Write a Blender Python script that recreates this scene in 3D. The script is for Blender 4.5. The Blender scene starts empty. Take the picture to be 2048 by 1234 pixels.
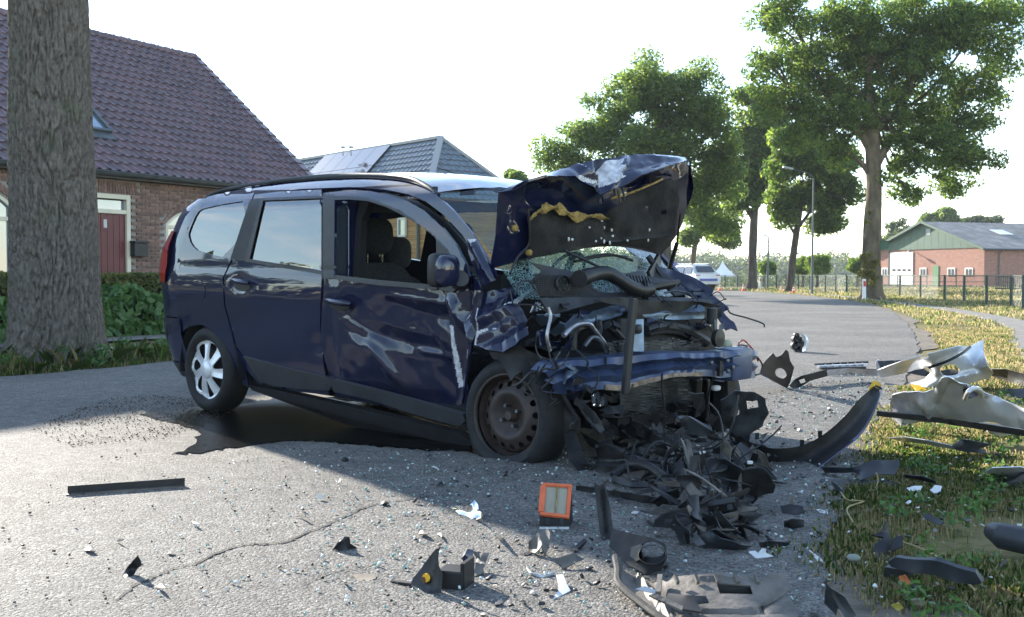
import bpy, bmesh, math, random
import numpy as np
from mathutils import Vector, Matrix, noise
from mathutils.geometry import delaunay_2d_cdt

random.seed(7)
rng = np.random.default_rng(11)
SC = bpy.context.scene
COL = SC.collection
PI = math.pi
# ---------------------------------------------------------------- camera
F = 2150.0; PCX, PCY = 1024.0, 617.0; CAMH = 0.92       # focal length in px of the 2048 wide frame
PITCH = math.atan(67 / F)
cam = bpy.data.cameras.new('camera'); cam_o = bpy.data.objects.new('camera', cam); COL.objects.link(cam_o)
cam_o.location = (0, 0, CAMH); cam_o.rotation_euler = (PI / 2 - PITCH, 0, 0)
cam.sensor_width = 36; cam.lens = F / 2048 * 36; cam.clip_end = 3000; cam.clip_start = .05
cam.dof.use_dof = True; cam.dof.focus_distance = 6.0; cam.dof.aperture_fstop = 10
SC.camera = cam_o
# ---------------------------------------------------------------- light
SUN_EL = math.radians(22.0)
SDX, SDY = -0.58, 0.815                                   # horizontal direction towards the sun
sun = bpy.data.lights.new('sun', 'SUN'); sun.energy = 4.6; sun.angle = math.radians(.53); sun.color = (1, .93, .82)
sun_o = bpy.data.objects.new('sun', sun); COL.objects.link(sun_o)
_sd = Vector((SDX * math.cos(SUN_EL), SDY * math.cos(SUN_EL), math.sin(SUN_EL))).normalized()
sun_o.rotation_euler = _sd.to_track_quat('Z', 'Y').to_euler(); sun_o.location = (-20, 30, 30)
W = bpy.data.worlds.new('World'); SC.world = W; W.use_nodes = True
_n = W.node_tree.nodes; _l = W.node_tree.links
_bg = _n['Background']; _bg.inputs[1].default_value = .15
_sky = _n.new('ShaderNodeTexSky'); _sky.sky_type = 'NISHITA'; _sky.sun_disc = False
_sky.sun_elevation = SUN_EL; _sky.sun_rotation = math.atan2(SDX, SDY)
_sky.air_density = 1.0; _sky.dust_density = .1; _sky.ozone_density = 1.2
# thin high cloud over the whole sky
_tc = _n.new('ShaderNodeTexCoord'); _mp = _n.new('ShaderNodeMapping'); _mp.inputs['Scale'].default_value = (1.6, 1.6, 7.5)
_nz = _n.new('ShaderNodeTexNoise'); _nz.inputs['Scale'].default_value = 4.5; _nz.inputs['Detail'].default_value = 7; _nz.inputs['Roughness'].default_value = .55
_rp = _n.new('ShaderNodeValToRGB'); _rp.color_ramp.elements[0].position = .5; _rp.color_ramp.elements[1].position = .72
_rp.color_ramp.elements[1].color = (.7, .7, .7, 1)
_bw = _n.new('ShaderNodeRGBToBW'); _mul = _n.new('ShaderNodeMath'); _mul.operation = 'MULTIPLY_ADD'; _mul.inputs[1].default_value = 1.25; _mul.inputs[2].default_value = .8
_cmb = _n.new('ShaderNodeCombineColor'); _mix = _n.new('ShaderNodeMix'); _mix.data_type = 'RGBA'
_l.new(_tc.outputs['Generated'], _mp.inputs[0]); _l.new(_mp.outputs[0], _nz.inputs['Vector']); _l.new(_nz.outputs[0], _rp.inputs[0])
_l.new(_sky.outputs[0], _bw.inputs[0]); _l.new(_bw.outputs[0], _mul.inputs[0])
for _i in range(3): _l.new(_mul.outputs[0], _cmb.inputs[_i])
_l.new(_rp.outputs[0], _mix.inputs['Factor']); _l.new(_sky.outputs[0], _mix.inputs['A']); _l.new(_cmb.outputs[0], _mix.inputs['B'])
_l.new(_mix.outputs['Result'], _bg.inputs[0])
SC.view_settings.view_transform = 'Standard'; SC.view_settings.look = 'None'
SC.view_settings.gamma = 1; SC.view_settings.use_curve_mapping = False
SC.view_settings.exposure = 1.75
SC.render.engine = 'CYCLES'
SC.cycles.use_denoising = True; SC.cycles.max_bounces = 8; SC.cycles.transparent_max_bounces = 16
SC.cycles.sample_clamp_indirect = 6; SC.cycles.caustics_reflective = False; SC.cycles.caustics_refractive = False

# ---------------------------------------------------------------- pixel -> place
_cp, _sp = math.cos(PITCH), math.sin(PITCH)
EYE = np.array([0, 0, CAMH])
def ray(px, py):
    a = (px - PCX) / F; b = -(py - PCY) / F
    return np.array([a, _cp + b * _sp, -_sp + b * _cp])
def gnd(px, py, z=0.0):
    d = ray(px, py); return EYE + d * ((z - CAMH) / d[2])
def at(px, py, Y):
    d = ray(px, py); return EYE + d * (Y / d[1])
YAW = math.atan2(-.6818, .7315); NOSE = math.radians(1.2)
CAR_O = np.array([-1.51, 7.855, 0.0])
M_CAR = Matrix.Translation(CAR_O) @ Matrix.Rotation(YAW, 4, 'Z') @ Matrix.Rotation(NOSE, 4, 'Y')
RC = np.array(M_CAR.to_3x3()); EYE_C = RC.T @ (EYE - CAR_O)
def cpl(px, py, ax, v):                                   # on a plane of the car's own frame
    d = RC.T @ ray(px, py); t = (v - EYE_C[ax]) / d[ax]; return EYE_C + d * t
def cx(px, py, x): return cpl(px, py, 0, x)
def cy(px, py, y): return cpl(px, py, 1, y)
def cproj(l):                                             # car frame -> pixel
    d = CAR_O + RC @ np.array(l, float) - EYE; dep = d[1] * _cp - d[2] * _sp; u = d[1] * _sp + d[2] * _cp
    return PCX + F * d[0] / dep, PCY - F * u / dep

# ---------------------------------------------------------------- objects
def tag(o, label=None, cat=None, group=None, kind=None):
    if label: o['label'] = label
    if cat: o['category'] = cat
    if group: o['group'] = group
    if kind: o['kind'] = kind
    return o
def thing(name, label, cat, loc=(0, 0, 0), rz=0, group=None):
    o = bpy.data.objects.new(name, None); COL.objects.link(o); o.empty_display_size = .1
    o.location = loc; o.rotation_euler = (0, 0, rz)
    return tag(o, label, cat, group)
def copy_tree(o, parent=None):
    c = o.copy(); COL.objects.link(c)
    if parent is not None: c.parent = parent
    for ch in list(o.children): copy_tree(ch, c)
    return c
def mesh_from(name, v, f, mats=None, mi=None, smooth=False, sharp=None):
    me = bpy.data.meshes.new(name)
    v = np.asarray(v, dtype=np.float32).reshape(-1, 3)
    if isinstance(f, np.ndarray):
        k = f.shape[1]; n = len(f)
        me.vertices.add(len(v)); me.vertices.foreach_set('co', v.ravel())
        me.loops.add(n * k); me.loops.foreach_set('vertex_index', f.astype(np.int32).ravel())
        me.polygons.add(n); me.polygons.foreach_set('loop_start', np.arange(0, n * k, k, dtype=np.int32))
        me.update(calc_edges=True)
    else:
        me.from_pydata(v.tolist(), [], f); me.update()
    if mats is not None:
        for m in (mats if isinstance(mats, (list, tuple)) else [mats]): me.materials.append(m)
    if mi is not None: me.polygons.foreach_set('material_index', np.asarray(mi, dtype=np.int32))
    if smooth:
        me.polygons.foreach_set('use_smooth', np.ones(len(me.polygons), dtype=bool))
        if sharp: me.set_sharp_from_angle(angle=math.radians(sharp))
    me.update()
    return me
def link(name, me, parent=None, world=False):
    o = bpy.data.objects.new(name, me); COL.objects.link(o)
    if parent is not None:
        o.parent = parent
        if world:
            # mesh was given in world coordinates: bring it into the parent's frame
            p = parent; M = Matrix.Identity(4)
            while p is not None:
                M = p.matrix_basis @ M; p = p.parent
            me.transform(M.inverted())
    return o

class MB:                                                  # collects shapes into one mesh
    def __init__(s): s.v = []; s.f = []; s.m = []; s.n = 0
    def add(s, v, f, mi=0):
        v = np.asarray(v, dtype=float).reshape(-1, 3); b = s.n
        s.v.append(v); s.n += len(v)
        for q in f: s.f.append(tuple(int(i) + b for i in q))
        s.m += [mi] * len(f); return s
    def box(s, c, d, rz=0, mi=0, M=None, taper=1.0):
        hx, hy, hz = d[0] / 2, d[1] / 2, d[2] / 2
        v = np.array([(sx * hx * (taper if sz > 0 else 1), sy * hy * (taper if sz > 0 else 1), sz * hz) for sz in (-1, 1) for sy in (-1, 1) for sx in (-1, 1)])
        if M is not None: v = v @ np.array(M).T
        if rz: 
            ca, sa = math.cos(rz), math.sin(rz); v = v @ np.array([[ca, sa, 0], [-sa, ca, 0], [0, 0, 1]])
        v = v + np.array(c)
        return s.add(v, [(0, 2, 3, 1), (4, 5, 7, 6), (0, 1, 5, 4), (2, 6, 7, 3), (0, 4, 6, 2), (1, 3, 7, 5)], mi)
    def tube(s, pts, r, n=8, mi=0, caps=True):
        pts = [np.array(p, float) for p in pts]; k = len(pts)
        rr = r if hasattr(r, '__len__') else [r] * k
        v = []; up = None
        for i, p in enumerate(pts):
            t = pts[min(i + 1, k - 1)] - pts[max(i - 1, 0)]; t = t / (np.linalg.norm(t) + 1e-9)
            if up is None:
                a = np.array([0, 0, 1.]) if abs(t[2]) < .9 else np.array([1., 0, 0])
                up = np.cross(t, a)
            up = up - t * (up @ t); up /= np.linalg.norm(up) + 1e-9
            w = np.cross(t, up)
            for j in range(n):
                a = 2 * PI * j / n; v.append(p + rr[i] * (math.cos(a) * up + math.sin(a) * w))
        f = [(i * n + j, i * n + (j + 1) % n, (i + 1) * n + (j + 1) % n, (i + 1) * n + j) for i in range(k - 1) for j in range(n)]
        if caps: f += [tuple(range(n - 1, -1, -1)), tuple((k - 1) * n + j for j in range(n))]
        return s.add(v, f, mi)
    def bar(s, a, b, w, h, up=(0, 0, 1), mi=0):            # rectangular bar from a to b
        a = np.array(a, float); b = np.array(b, float); t = b - a; L = np.linalg.norm(t); t /= L
        u = np.array(up, float); sd = np.cross(t, u); sd /= np.linalg.norm(sd) + 1e-9; u = np.cross(sd, t)
        v = [p + sx * sd * w / 2 + sz * u * h / 2 for p in (a, b) for sz in (-1, 1) for sx in (-1, 1)]
        return s.add(v, [(0, 1, 3, 2), (4, 6, 7, 5), (0, 4, 5, 1), (2, 3, 7, 6), (0, 2, 6, 4), (1, 5, 7, 3)], mi)
    def grid(s, P, mi=0, closed_u=False):
        P = np.asarray(P, float); nu, nv = P.shape[:2]
        f = [(i * nv + j, ((i + 1) % nu) * nv + j, ((i + 1) % nu) * nv + j + 1, i * nv + j + 1) for i in range(nu if closed_u else nu - 1) for j in range(nv - 1)]
        return s.add(P.reshape(-1, 3), f, mi)
    def lathe(s, prof, n=32, axis='y', c=(0, 0, 0), mi=0):  # profile (axial, radius)
        v = []
        for a_, r_ in prof:
            for j in range(n):
                t = 2 * PI * j / n; p = (r_ * math.cos(t), a_, r_ * math.sin(t)) if axis == 'y' else (r_ * math.cos(t), r_ * math.sin(t), a_)
                v.append(np.array(p) + np.array(c))
        k = len(prof)
        f = [(i * n + j, i * n + (j + 1) % n, (i + 1) * n + (j + 1) % n, (i + 1) * n + j) for i in range(k - 1) for j in range(n)]
        return s.add(v, f, mi)
    def prism(s, poly, z0, z1, mi=0):                       # poly: list of (x,y)
        n = len(poly); v = [(x, y, z0) for x, y in poly] + [(x, y, z1) for x, y in poly]
        f = [tuple(range(n - 1, -1, -1)), tuple(range(n, 2 * n))] + [(i, (i + 1) % n, n + (i + 1) % n, n + i) for i in range(n)]
        return s.add(v, f, mi)
    def solid(s, pts, ext, mi=0):                           # planar 3-D polygon extruded by a vector
        pts = [np.array(p, float) for p in pts]; n = len(pts); e = np.array(ext, float)
        v = pts + [p + e for p in pts]
        f = [tuple(range(n - 1, -1, -1)), tuple(range(n, 2 * n))] + [(i, (i + 1) % n, n + (i + 1) % n, n + i) for i in range(n)]
        return s.add(v, f, mi)
    def build(s, name, mats, parent=None, world=False, smooth=False, sharp=40, fix=False, bevel=0):
        me = mesh_from(name, np.concatenate(s.v), s.f, mats, s.m if isinstance(mats, (list, tuple)) else None, False)
        if fix or bevel:
            bm = bmesh.new(); bm.from_mesh(me)
            bmesh.ops.recalc_face_normals(bm, faces=bm.faces)
            if bevel:
                es = [e for e in bm.edges if len(e.link_faces) == 2 and e.calc_face_angle(0) > .6]
                bmesh.ops.bevel(bm, geom=es, offset=bevel, segments=2, affect='EDGES', profile=.6, clamp_overlap=True)
            bm.to_mesh(me); bm.free()
        if smooth:
            me.polygons.foreach_set('use_smooth', np.ones(len(me.polygons), dtype=bool))
            me.set_sharp_from_angle(angle=math.radians(sharp))
        return link(name, me, parent, world)

def crom(P, n):                                            # Catmull-Rom through P, n samples
    P = np.asarray(P, float); k = len(P)
    if k == 2:
        t = np.linspace(0, 1, n)[:, None]; return P[0] * (1 - t) + P[1] * t
    Q = np.vstack([2 * P[0] - P[1], P, 2 * P[-1] - P[-2]])
    t = np.linspace(0, k - 1, n); i = np.minimum(t.astype(int), k - 2); u = (t - i)[:, None]
    a, b, c, d = Q[i], Q[i + 1], Q[i + 2], Q[i + 3]
    return .5 * (2 * b + (c - a) * u + (2 * a - 5 * b + 4 * c - d) * u ** 2 + (3 * b - a - 3 * c + d) * u ** 3)
def loft(rows, nu, nv):                                    # rows of control points -> (nu, nv, 3) grid
    A = [crom(r, nv) for r in rows]
    A = np.array(A)                                        # rows x nv x 3
    return np.stack([crom(A[:, j], nu) for j in range(nv)], axis=1)

# ---------------------------------------------------------------- sheets cut from an outline
def inpoly(P, poly):
    P = np.asarray(P); x, y = P[:, 0], P[:, 1]; ins = np.zeros(len(P), bool); n = len(poly)
    for i in range(n):
        x0, y0 = poly[i]; x1, y1 = poly[(i + 1) % n]
        if y0 == y1: continue
        c = ((y0 > y) != (y1 > y)) & (x < (x1 - x0) * (y - y0) / (y1 - y0) + x0); ins ^= c
    return ins
def densify(P2, P3, sp):
    a, b = [], []
    n = len(P2)
    for i in range(n):
        p, q = np.array(P2[i], float), np.array(P2[(i + 1) % n], float)
        k = max(1, int(math.ceil(np.linalg.norm(q - p) / sp)))
        for t in range(k):
            u = t / k; a.append(p * (1 - u) + q * u)
            if P3 is not None: b.append(np.array(P3[i]) * (1 - u) + np.array(P3[(i + 1) % n]) * u)
    return np.array(a), (np.array(b) if P3 is not None else None)
def smooth_poly(P, it=1):                                   # Chaikin corner cutting for round outlines
    P = np.asarray(P, float)
    for _ in range(it):
        Q = np.roll(P, -1, 0); P = np.stack([.75 * P + .25 * Q, .25 * P + .75 * Q], 1).reshape(-1, P.shape[1])
    return P
def triangulate(out, holes=(), sp=10., jit=.25):
    pts = [out]; edges = []; n = len(out); edges += [(i, (i + 1) % n) for i in range(n)]
    for h in holes:
        m = len(h); edges += [(n + i, n + (i + 1) % m) for i in range(m)]; pts.append(h); n += m
    lo, hi = out.min(0), out.max(0)
    gx, gy = np.meshgrid(np.arange(lo[0] + sp / 2, hi[0], sp), np.arange(lo[1] + sp / 2, hi[1], sp * .87))
    gx = gx + (np.arange(gx.shape[0]) % 2)[:, None] * sp / 2
    G = np.stack([gx.ravel(), gy.ravel()], 1)
    if len(G):
        G = G + (rng.random(G.shape) - .5) * sp * jit
        k = inpoly(G, out)
        for h in holes: k &= ~inpoly(G, h)
        G = G[k]
        allb = np.concatenate(pts)
        if len(G):
            d = np.min(((G[:, None, :] - allb[None]) ** 2).sum(2), 1); G = G[d > (sp * .45) ** 2]
        pts.append(G)
    P = np.concatenate(pts)
    r = delaunay_2d_cdt([Vector(p) for p in P.tolist()], edges, [], 0, 1e-6)
    V = np.array([tuple(v) for v in r[0]]); T = np.array([t for t in r[2] if len(t) == 3])
    c = V[T].mean(1); k = inpoly(c, out)
    for h in holes: k &= ~inpoly(c, h)
    return V, T[k]
def mvc(V, out, P3):                                        # mean value interpolation of boundary points
    n = len(out); R = []
    nxt = np.roll(np.arange(n), -1)
    for s in range(0, len(V), 2000):
        v = V[s:s + 2000]; d = out[None] - v[:, None]; r = np.linalg.norm(d, axis=2) + 1e-9
        dn = d[:, nxt]; rn = r[:, nxt]
        cr = d[..., 0] * dn[..., 1] - d[..., 1] * dn[..., 0]; dt = (d * dn).sum(2)
        t = cr / (r * rn + dt + 1e-12)                      # tan(alpha/2)
        t = np.clip(t, -1e6, 1e6)
        w = (np.roll(t, 1, 1) + t) / r
        near = r < 1e-4
        W_ = w.sum(1, keepdims=True); W_[np.abs(W_) < 1e-12] = 1e-12
        q = (w / W_) @ P3
        ni = near.any(1)
        if ni.any(): q[ni] = P3[near[ni].argmax(1)]
        R.append(q)
    return np.concatenate(R)
def vnormals(X, T):
    fn = np.cross(X[T[:, 1]] - X[T[:, 0]], X[T[:, 2]] - X[T[:, 0]]); N = np.zeros_like(X)
    for i in range(3): np.add.at(N, T[:, i], fn)
    return N / (np.linalg.norm(N, axis=1, keepdims=True) + 1e-12)
def nz3(X, s, seed=0, oct=2):
    o = Vector((seed * 7.3, seed * 3.1, seed * 1.7))
    return np.array([noise.fractal(Vector(p) * s + o, 1.0, 2.0, oct) for p in X.tolist()])
def ridge3(X, s, seed=0):
    return 1 - 2 * np.abs(nz3(X, s, seed, 2))
def bumped(V2, X, bumps=(), creases=()):
    for (bx, by, r, vec) in bumps:
        w = np.exp(-(((V2 - (bx, by)) ** 2).sum(1)) / (r * r)); X = X + w[:, None] * np.array(vec)
    for (p, q, wd, vec) in creases:                         # sharp fold along a segment
        p = np.array(p, float); q = np.array(q, float); e = q - p; L2 = e @ e
        t = ((V2 - p) @ e) / L2; tc = np.clip(t, 0, 1); d = np.linalg.norm(V2 - p - tc[:, None] * e, axis=1)
        w = np.clip(1 - d / wd, 0, 1); w = w * np.clip(1.0 - np.abs(2 * tc - 1) ** 3 * .6, 0, 1)
        X = X + w[:, None] * np.array(vec)
    return X
def thick_mesh(name, X, T, t, mats, face_eye=True, eye=None, smooth=True, back=None, sharp=50, pm=None):
    N = vnormals(X, T)
    e = EYE if eye is None else eye
    if face_eye and ((N * (e - X)).sum(1).mean() < 0): T = T[:, ::-1]; N = -N
    n = len(X); B = X - N * t
    ed = {}
    for a, b, c in T.tolist():
        for u, v in ((a, b), (b, c), (c, a)):
            if (v, u) in ed: del ed[(v, u)]
            else: ed[(u, v)] = 1
    rim_v, rim_f = [], []
    for (u, v) in ed:
        k = 2 * n + len(rim_v); rim_v += [X[u], X[v], B[v], B[u]]; rim_f.append((k + 1, k, k + 3)); rim_f.append((k + 1, k + 3, k + 2))
    V = np.concatenate([X, B] + ([np.array(rim_v)] if rim_v else []))
    Fc = np.concatenate([T, T[:, ::-1] + n] + ([np.array(rim_f)] if rim_f else []))
    mi = None
    if isinstance(mats, (list, tuple)) and len(mats) > 1:
        f0 = np.zeros(len(T), int) if pm is None else pm
        mi = np.concatenate([f0, f0 if back is None else np.full(len(T), back), np.full(len(rim_f), 0)])
    return mesh_from(name, V, Fc, mats, mi, smooth, sharp)
def sheet(name, px, P3, mats, sp=12., t=.003, holes=(), bumps=(), creases=(), crumple=0, cscale=6, seed=0, parent=None, world=True, eye=None, smooth=True, lift=None, post=None, sharp=50, patches=(), back=None):
    """A sheet whose outline is known both in a flat domain (px) and in space (P3); thin but solid."""
    out, B3 = densify(px, P3, sp)
    if out.shape[0] > 2:
        ar = ((out[:, 0] * np.roll(out[:, 1], -1) - np.roll(out[:, 0], -1) * out[:, 1]).sum())
        if ar < 0: out = out[::-1]; B3 = None if B3 is None else B3[::-1]
    hs = [densify(h, None, sp * .6)[0] for h in holes]
    V, T = triangulate(out, hs, sp)
    X = lift(V) if lift is not None else mvc(V, out, B3)
    X = bumped(V, X, bumps, creases)
    if crumple:
        N = vnormals(X, T); X = X + N * (crumple * nz3(X, cscale, seed))[:, None]
    if post is not None: X = post(V, X)
    pm = None
    if patches:
        c = V[T].mean(1); pm = np.zeros(len(T), int)
        for poly, k in patches: pm[inpoly(c, poly)] = k
    me = thick_mesh(name, X, T, t, mats, eye=eye, smooth=smooth, sharp=sharp, pm=pm, back=back)
    return link(name, me, parent, world and parent is not None)

# ---------------------------------------------------------------- materials
MATS = {}
def mat(name, col, rough=.5, metal=0., var=0., vscale=8., col2=None, bump=0., bscale=60., coat=0., spec=.5, v2=None, bdist=.01, detail=4, coords='Object', stretch=None, trans=0., ior=1.45, lo=.35, hi=.65, rvar=0.):
    if name in MATS: return MATS[name]
    m = bpy.data.materials.new(name); m.use_nodes = True; nt = m.node_tree; N = nt.nodes; L = nt.links
    b = N['Principled BSDF']; b.inputs['Roughness'].default_value = rough; b.inputs['Metallic'].default_value = metal
    b.inputs['Base Color'].default_value = (*col, 1); b.inputs['Specular IOR Level'].default_value = spec
    b.inputs['Coat Weight'].default_value = coat; b.inputs['Coat Roughness'].default_value = .03
    b.inputs['Transmission Weight'].default_value = trans; b.inputs['IOR'].default_value = ior
    vec = None
    if var or bump or rvar:
        tc = N.new('ShaderNodeTexCoord'); vec = tc.outputs[coords]
        if stretch:
            mp = N.new('ShaderNodeMapping'); mp.inputs['Scale'].default_value = stretch; L.new(vec, mp.inputs[0]); vec = mp.outputs[0]
    if var or rvar:
        nz = N.new('ShaderNodeTexNoise'); nz.inputs['Scale'].default_value = vscale; nz.inputs['Detail'].default_value = detail; nz.inputs['Roughness'].default_value = .62
        L.new(vec, nz.inputs['Vector'])
        rp = N.new('ShaderNodeValToRGB'); rp.color_ramp.elements[0].position = lo; rp.color_ramp.elements[1].position = hi
        c2 = col2 if col2 else tuple(min(1, c * (1 + var)) for c in col); c1 = col if col2 else tuple(c * (1 - var) for c in col)
        rp.color_ramp.elements[0].color = (*c1, 1); rp.color_ramp.elements[1].color = (*c2, 1)
        L.new(nz.outputs[0], rp.inputs[0]); 
        if var: L.new(rp.outputs[0], b.inputs['Base Color'])
        if rvar:
            mr = N.new('ShaderNodeMapRange'); mr.inputs['From Min'].default_value = lo; mr.inputs['From Max'].default_value = hi
            mr.inputs['To Min'].default_value = rough; mr.inputs['To Max'].default_value = rough + rvar
            L.new(nz.outputs[0], mr.inputs[0]); L.new(mr.outputs[0], b.inputs['Roughness'])
    if bump:
        nb = N.new('ShaderNodeTexNoise'); nb.inputs['Scale'].default_value = bscale; nb.inputs['Detail'].default_value = 5
        L.new(vec, nb.inputs['Vector']); bp = N.new('ShaderNodeBump'); bp.inputs['Strength'].default_value = bump; bp.inputs['Distance'].default_value = bdist
        L.new(nb.outputs[0], bp.inputs['Height']); L.new(bp.outputs[0], b.inputs['Normal'])
    MATS[name] = m
    return m
# ================================================================ SETTING
def node_mat(name):
    m = bpy.data.materials.new(name); m.use_nodes = True; nt = m.node_tree
    return m, nt.nodes, nt.links, nt.nodes['Principled BSDF']
def nd(N, t, **kw):
    n = N.new(t)
    for k, v in kw.items():
        if hasattr(n, k): setattr(n, k, v)
        else: n.inputs[k].default_value = v
    return n
def ramp(N, stops):
    r = N.new('ShaderNodeValToRGB'); e = r.color_ramp.elements
    while len(e) < len(stops): e.new(.5)
    for i, (p, c) in enumerate(stops): e[i].position = p; e[i].color = (*c, 1)
    return r
def asphalt_mat():
    m, N, L, b = node_mat('asphalt')
    tc = N.new('ShaderNodeTexCoord'); v = tc.outputs['Object']
    vo = nd(N, 'ShaderNodeTexVoronoi', Scale=120.0); L.new(v, vo.inputs['Vector'])
    vo2 = nd(N, 'ShaderNodeTexVoronoi', Scale=260.0); L.new(v, vo2.inputs['Vector'])
    big = nd(N, 'ShaderNodeTexNoise', Scale=.7, Detail=6.0); L.new(v, big.inputs['Vector'])
    med = nd(N, 'ShaderNodeTexNoise', Scale=9.0, Detail=5.0); L.new(v, med.inputs['Vector'])
    sep = nd(N, 'ShaderNodeSeparateColor'); L.new(vo.outputs['Color'], sep.inputs[0])
    r1 = ramp(N, [(0, (.08, .077, .073)), (.35, (.145, .138, .128)), (.75, (.205, .194, .178)), (1, (.31, .29, .26))]); L.new(sep.outputs[0], r1.inputs[0])
    r2 = ramp(N, [(.36, (.8, .8, .8)), (.66, (1.12, 1.1, 1.07))]); L.new(big.outputs[0], r2.inputs[0])
    r3 = ramp(N, [(.35, (.8, .8, .8)), (.65, (1.1, 1.1, 1.1))]); L.new(med.outputs[0], r3.inputs[0])
    m1 = nd(N, 'ShaderNodeMix', data_type='RGBA', blend_type='MULTIPLY'); m1.inputs['Factor'].default_value = 1
    L.new(r1.outputs[0], m1.inputs['A']); L.new(r2.outputs[0], m1.inputs['B'])
    m2 = nd(N, 'ShaderNodeMix', data_type='RGBA', blend_type='MULTIPLY'); m2.inputs['Factor'].default_value = 1
    L.new(m1.outputs['Result'], m2.inputs['A']); L.new(r3.outputs[0], m2.inputs['B'])
    L.new(m2.outputs['Result'], b.inputs['Base Color'])
    b.inputs['Roughness'].default_value = .8; b.inputs['Specular IOR Level'].default_value = .2
    ad = nd(N, 'ShaderNodeMath', operation='MULTIPLY_ADD'); ad.inputs[1].default_value = .45
    L.new(vo2.outputs['Distance'], ad.inputs[0]); L.new(vo.outputs['Distance'], ad.inputs[2])
    bp = nd(N, 'ShaderNodeBump', invert=True); bp.inputs['Strength'].default_value = 1.0; bp.inputs['Distance'].default_value = .005
    L.new(ad.outputs[0], bp.inputs['Height']); L.new(bp.outputs[0], b.inputs['Normal'])
    return m
M_ASPH = asphalt_mat()
def ground_mat():
    m, N, L, b = node_mat('dry_turf')
    tc = N.new('ShaderNodeTexCoord'); v = tc.outputs['Object']
    n1 = nd(N, 'ShaderNodeTexNoise', Scale=.55, Detail=8.0, Roughness=.65); L.new(v, n1.inputs['Vector'])
    n2 = nd(N, 'ShaderNodeTexNoise', Scale=14.0, Detail=6.0, Roughness=.7); L.new(v, n2.inputs['Vector'])
    r1 = ramp(N, [(.34, (.055, .075, .022)), (.47, (.12, .115, .042)), (.56, (.21, .17, .08)), (.68, (.17, .125, .08))]); 
    mx = nd(N, 'ShaderNodeMath', operation='MULTIPLY_ADD'); mx.inputs[1].default_value = .5; 
    L.new(n2.outputs[0], mx.inputs[0]); 
    hf = nd(N, 'ShaderNodeMath', operation='MULTIPLY'); hf.inputs[1].default_value = .5; L.new(n1.outputs[0], hf.inputs[0]); L.new(hf.outputs[0], mx.inputs[2])
    L.new(mx.outputs[0], r1.inputs[0]); L.new(r1.outputs[0], b.inputs['Base Color'])
    b.inputs['Roughness'].default_value = .95; b.inputs['Specular IOR Level'].default_value = .1
    bp = nd(N, 'ShaderNodeBump'); bp.inputs['Strength'].default_value = .8; bp.inputs['Distance'].default_value = .03
    L.new(n2.outputs[0], bp.inputs['Height']); L.new(bp.outputs[0], b.inputs['Normal'])
    return m
M_TURF = ground_mat()
M_PAVE = mat('pavement_concrete', (.17, .155, .135), .9, var=.25, vscale=5, bump=.4, bscale=90)
M_SAND = mat('sandy_shoulder', (.14, .115, .085), .95, var=.45, vscale=7, bump=.7, bscale=60, bdist=.02)

def gz(X, Y):                                               # height of the land
    t = np.clip((Y - 86) / 45, 0, 1); d = -1.3 * t * t * (3 - 2 * t)
    return d - .02
ys = np.concatenate([np.linspace(-60, 0, 13), np.linspace(1, 40, 40), np.linspace(42, 140, 50), np.linspace(150, 1500, 30)])
xs = np.concatenate([np.linspace(-900, -60, 16), np.linspace(-55, 55, 56), np.linspace(60, 900, 16)])
gxx, gyy = np.meshgrid(xs, ys, indexing='ij')
mb = MB(); mb.grid(np.stack([gxx, gyy, gz(gxx, gyy)], -1))
o = mb.build('ground', M_TURF, smooth=True); tag(o, kind='structure')

def G2(px, py): p = gnd(px, py); return (p[0], p[1])
ROAD_L = [(-22, -12), (-15, -3), (-9, 4.6)] + [G2(0, 753), G2(120, 743), G2(230, 734), G2(335, 723)] + [(-1.7, 14.8), (1.0, 21.5), (3.3, 30), (4.8, 40), (5.3, 50), (4.5, 58), (1, 64), (-8, 69)]
ROAD_R = [(-4, -12), (-1.6, -5), (.1, .6), (.62, 2.2), G2(1680, 1234), G2(1648, 1120), G2(1690, 1000), G2(1755, 860), G2(1795, 790), G2(1836, 705), G2(1826, 668), G2(1806, 640), G2(1770, 620), G2(1720, 606), G2(1660, 597), G2(1590, 589), G2(1500, 583.5), (12.4, 64), (8, 72), (0, 77), (-8, 79)]
L_ = crom(ROAD_L, 90); R_ = crom(ROAD_R, 90)
# slightly ragged edges
rg = np.random.default_rng(3)
def ragged(P, a):
    n = nz3(np.c_[P, np.zeros(len(P))], 1.7, 5, 4); q = P.copy(); q[:, 0] += a * n; return q
R_SM = crom(ROAD_R, 120); L_ = ragged(crom(ROAD_L, 330), .06); R_ = ragged(crom(ROAD_R, 330), .07)
_ro = np.concatenate([L_, R_[::-1]]); _v, _t = triangulate(_ro, [], 2.0); road = link('road', mesh_from('road', np.c_[_v, np.zeros(len(_v))], _t, M_ASPH)); tag(road, kind='structure')
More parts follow.
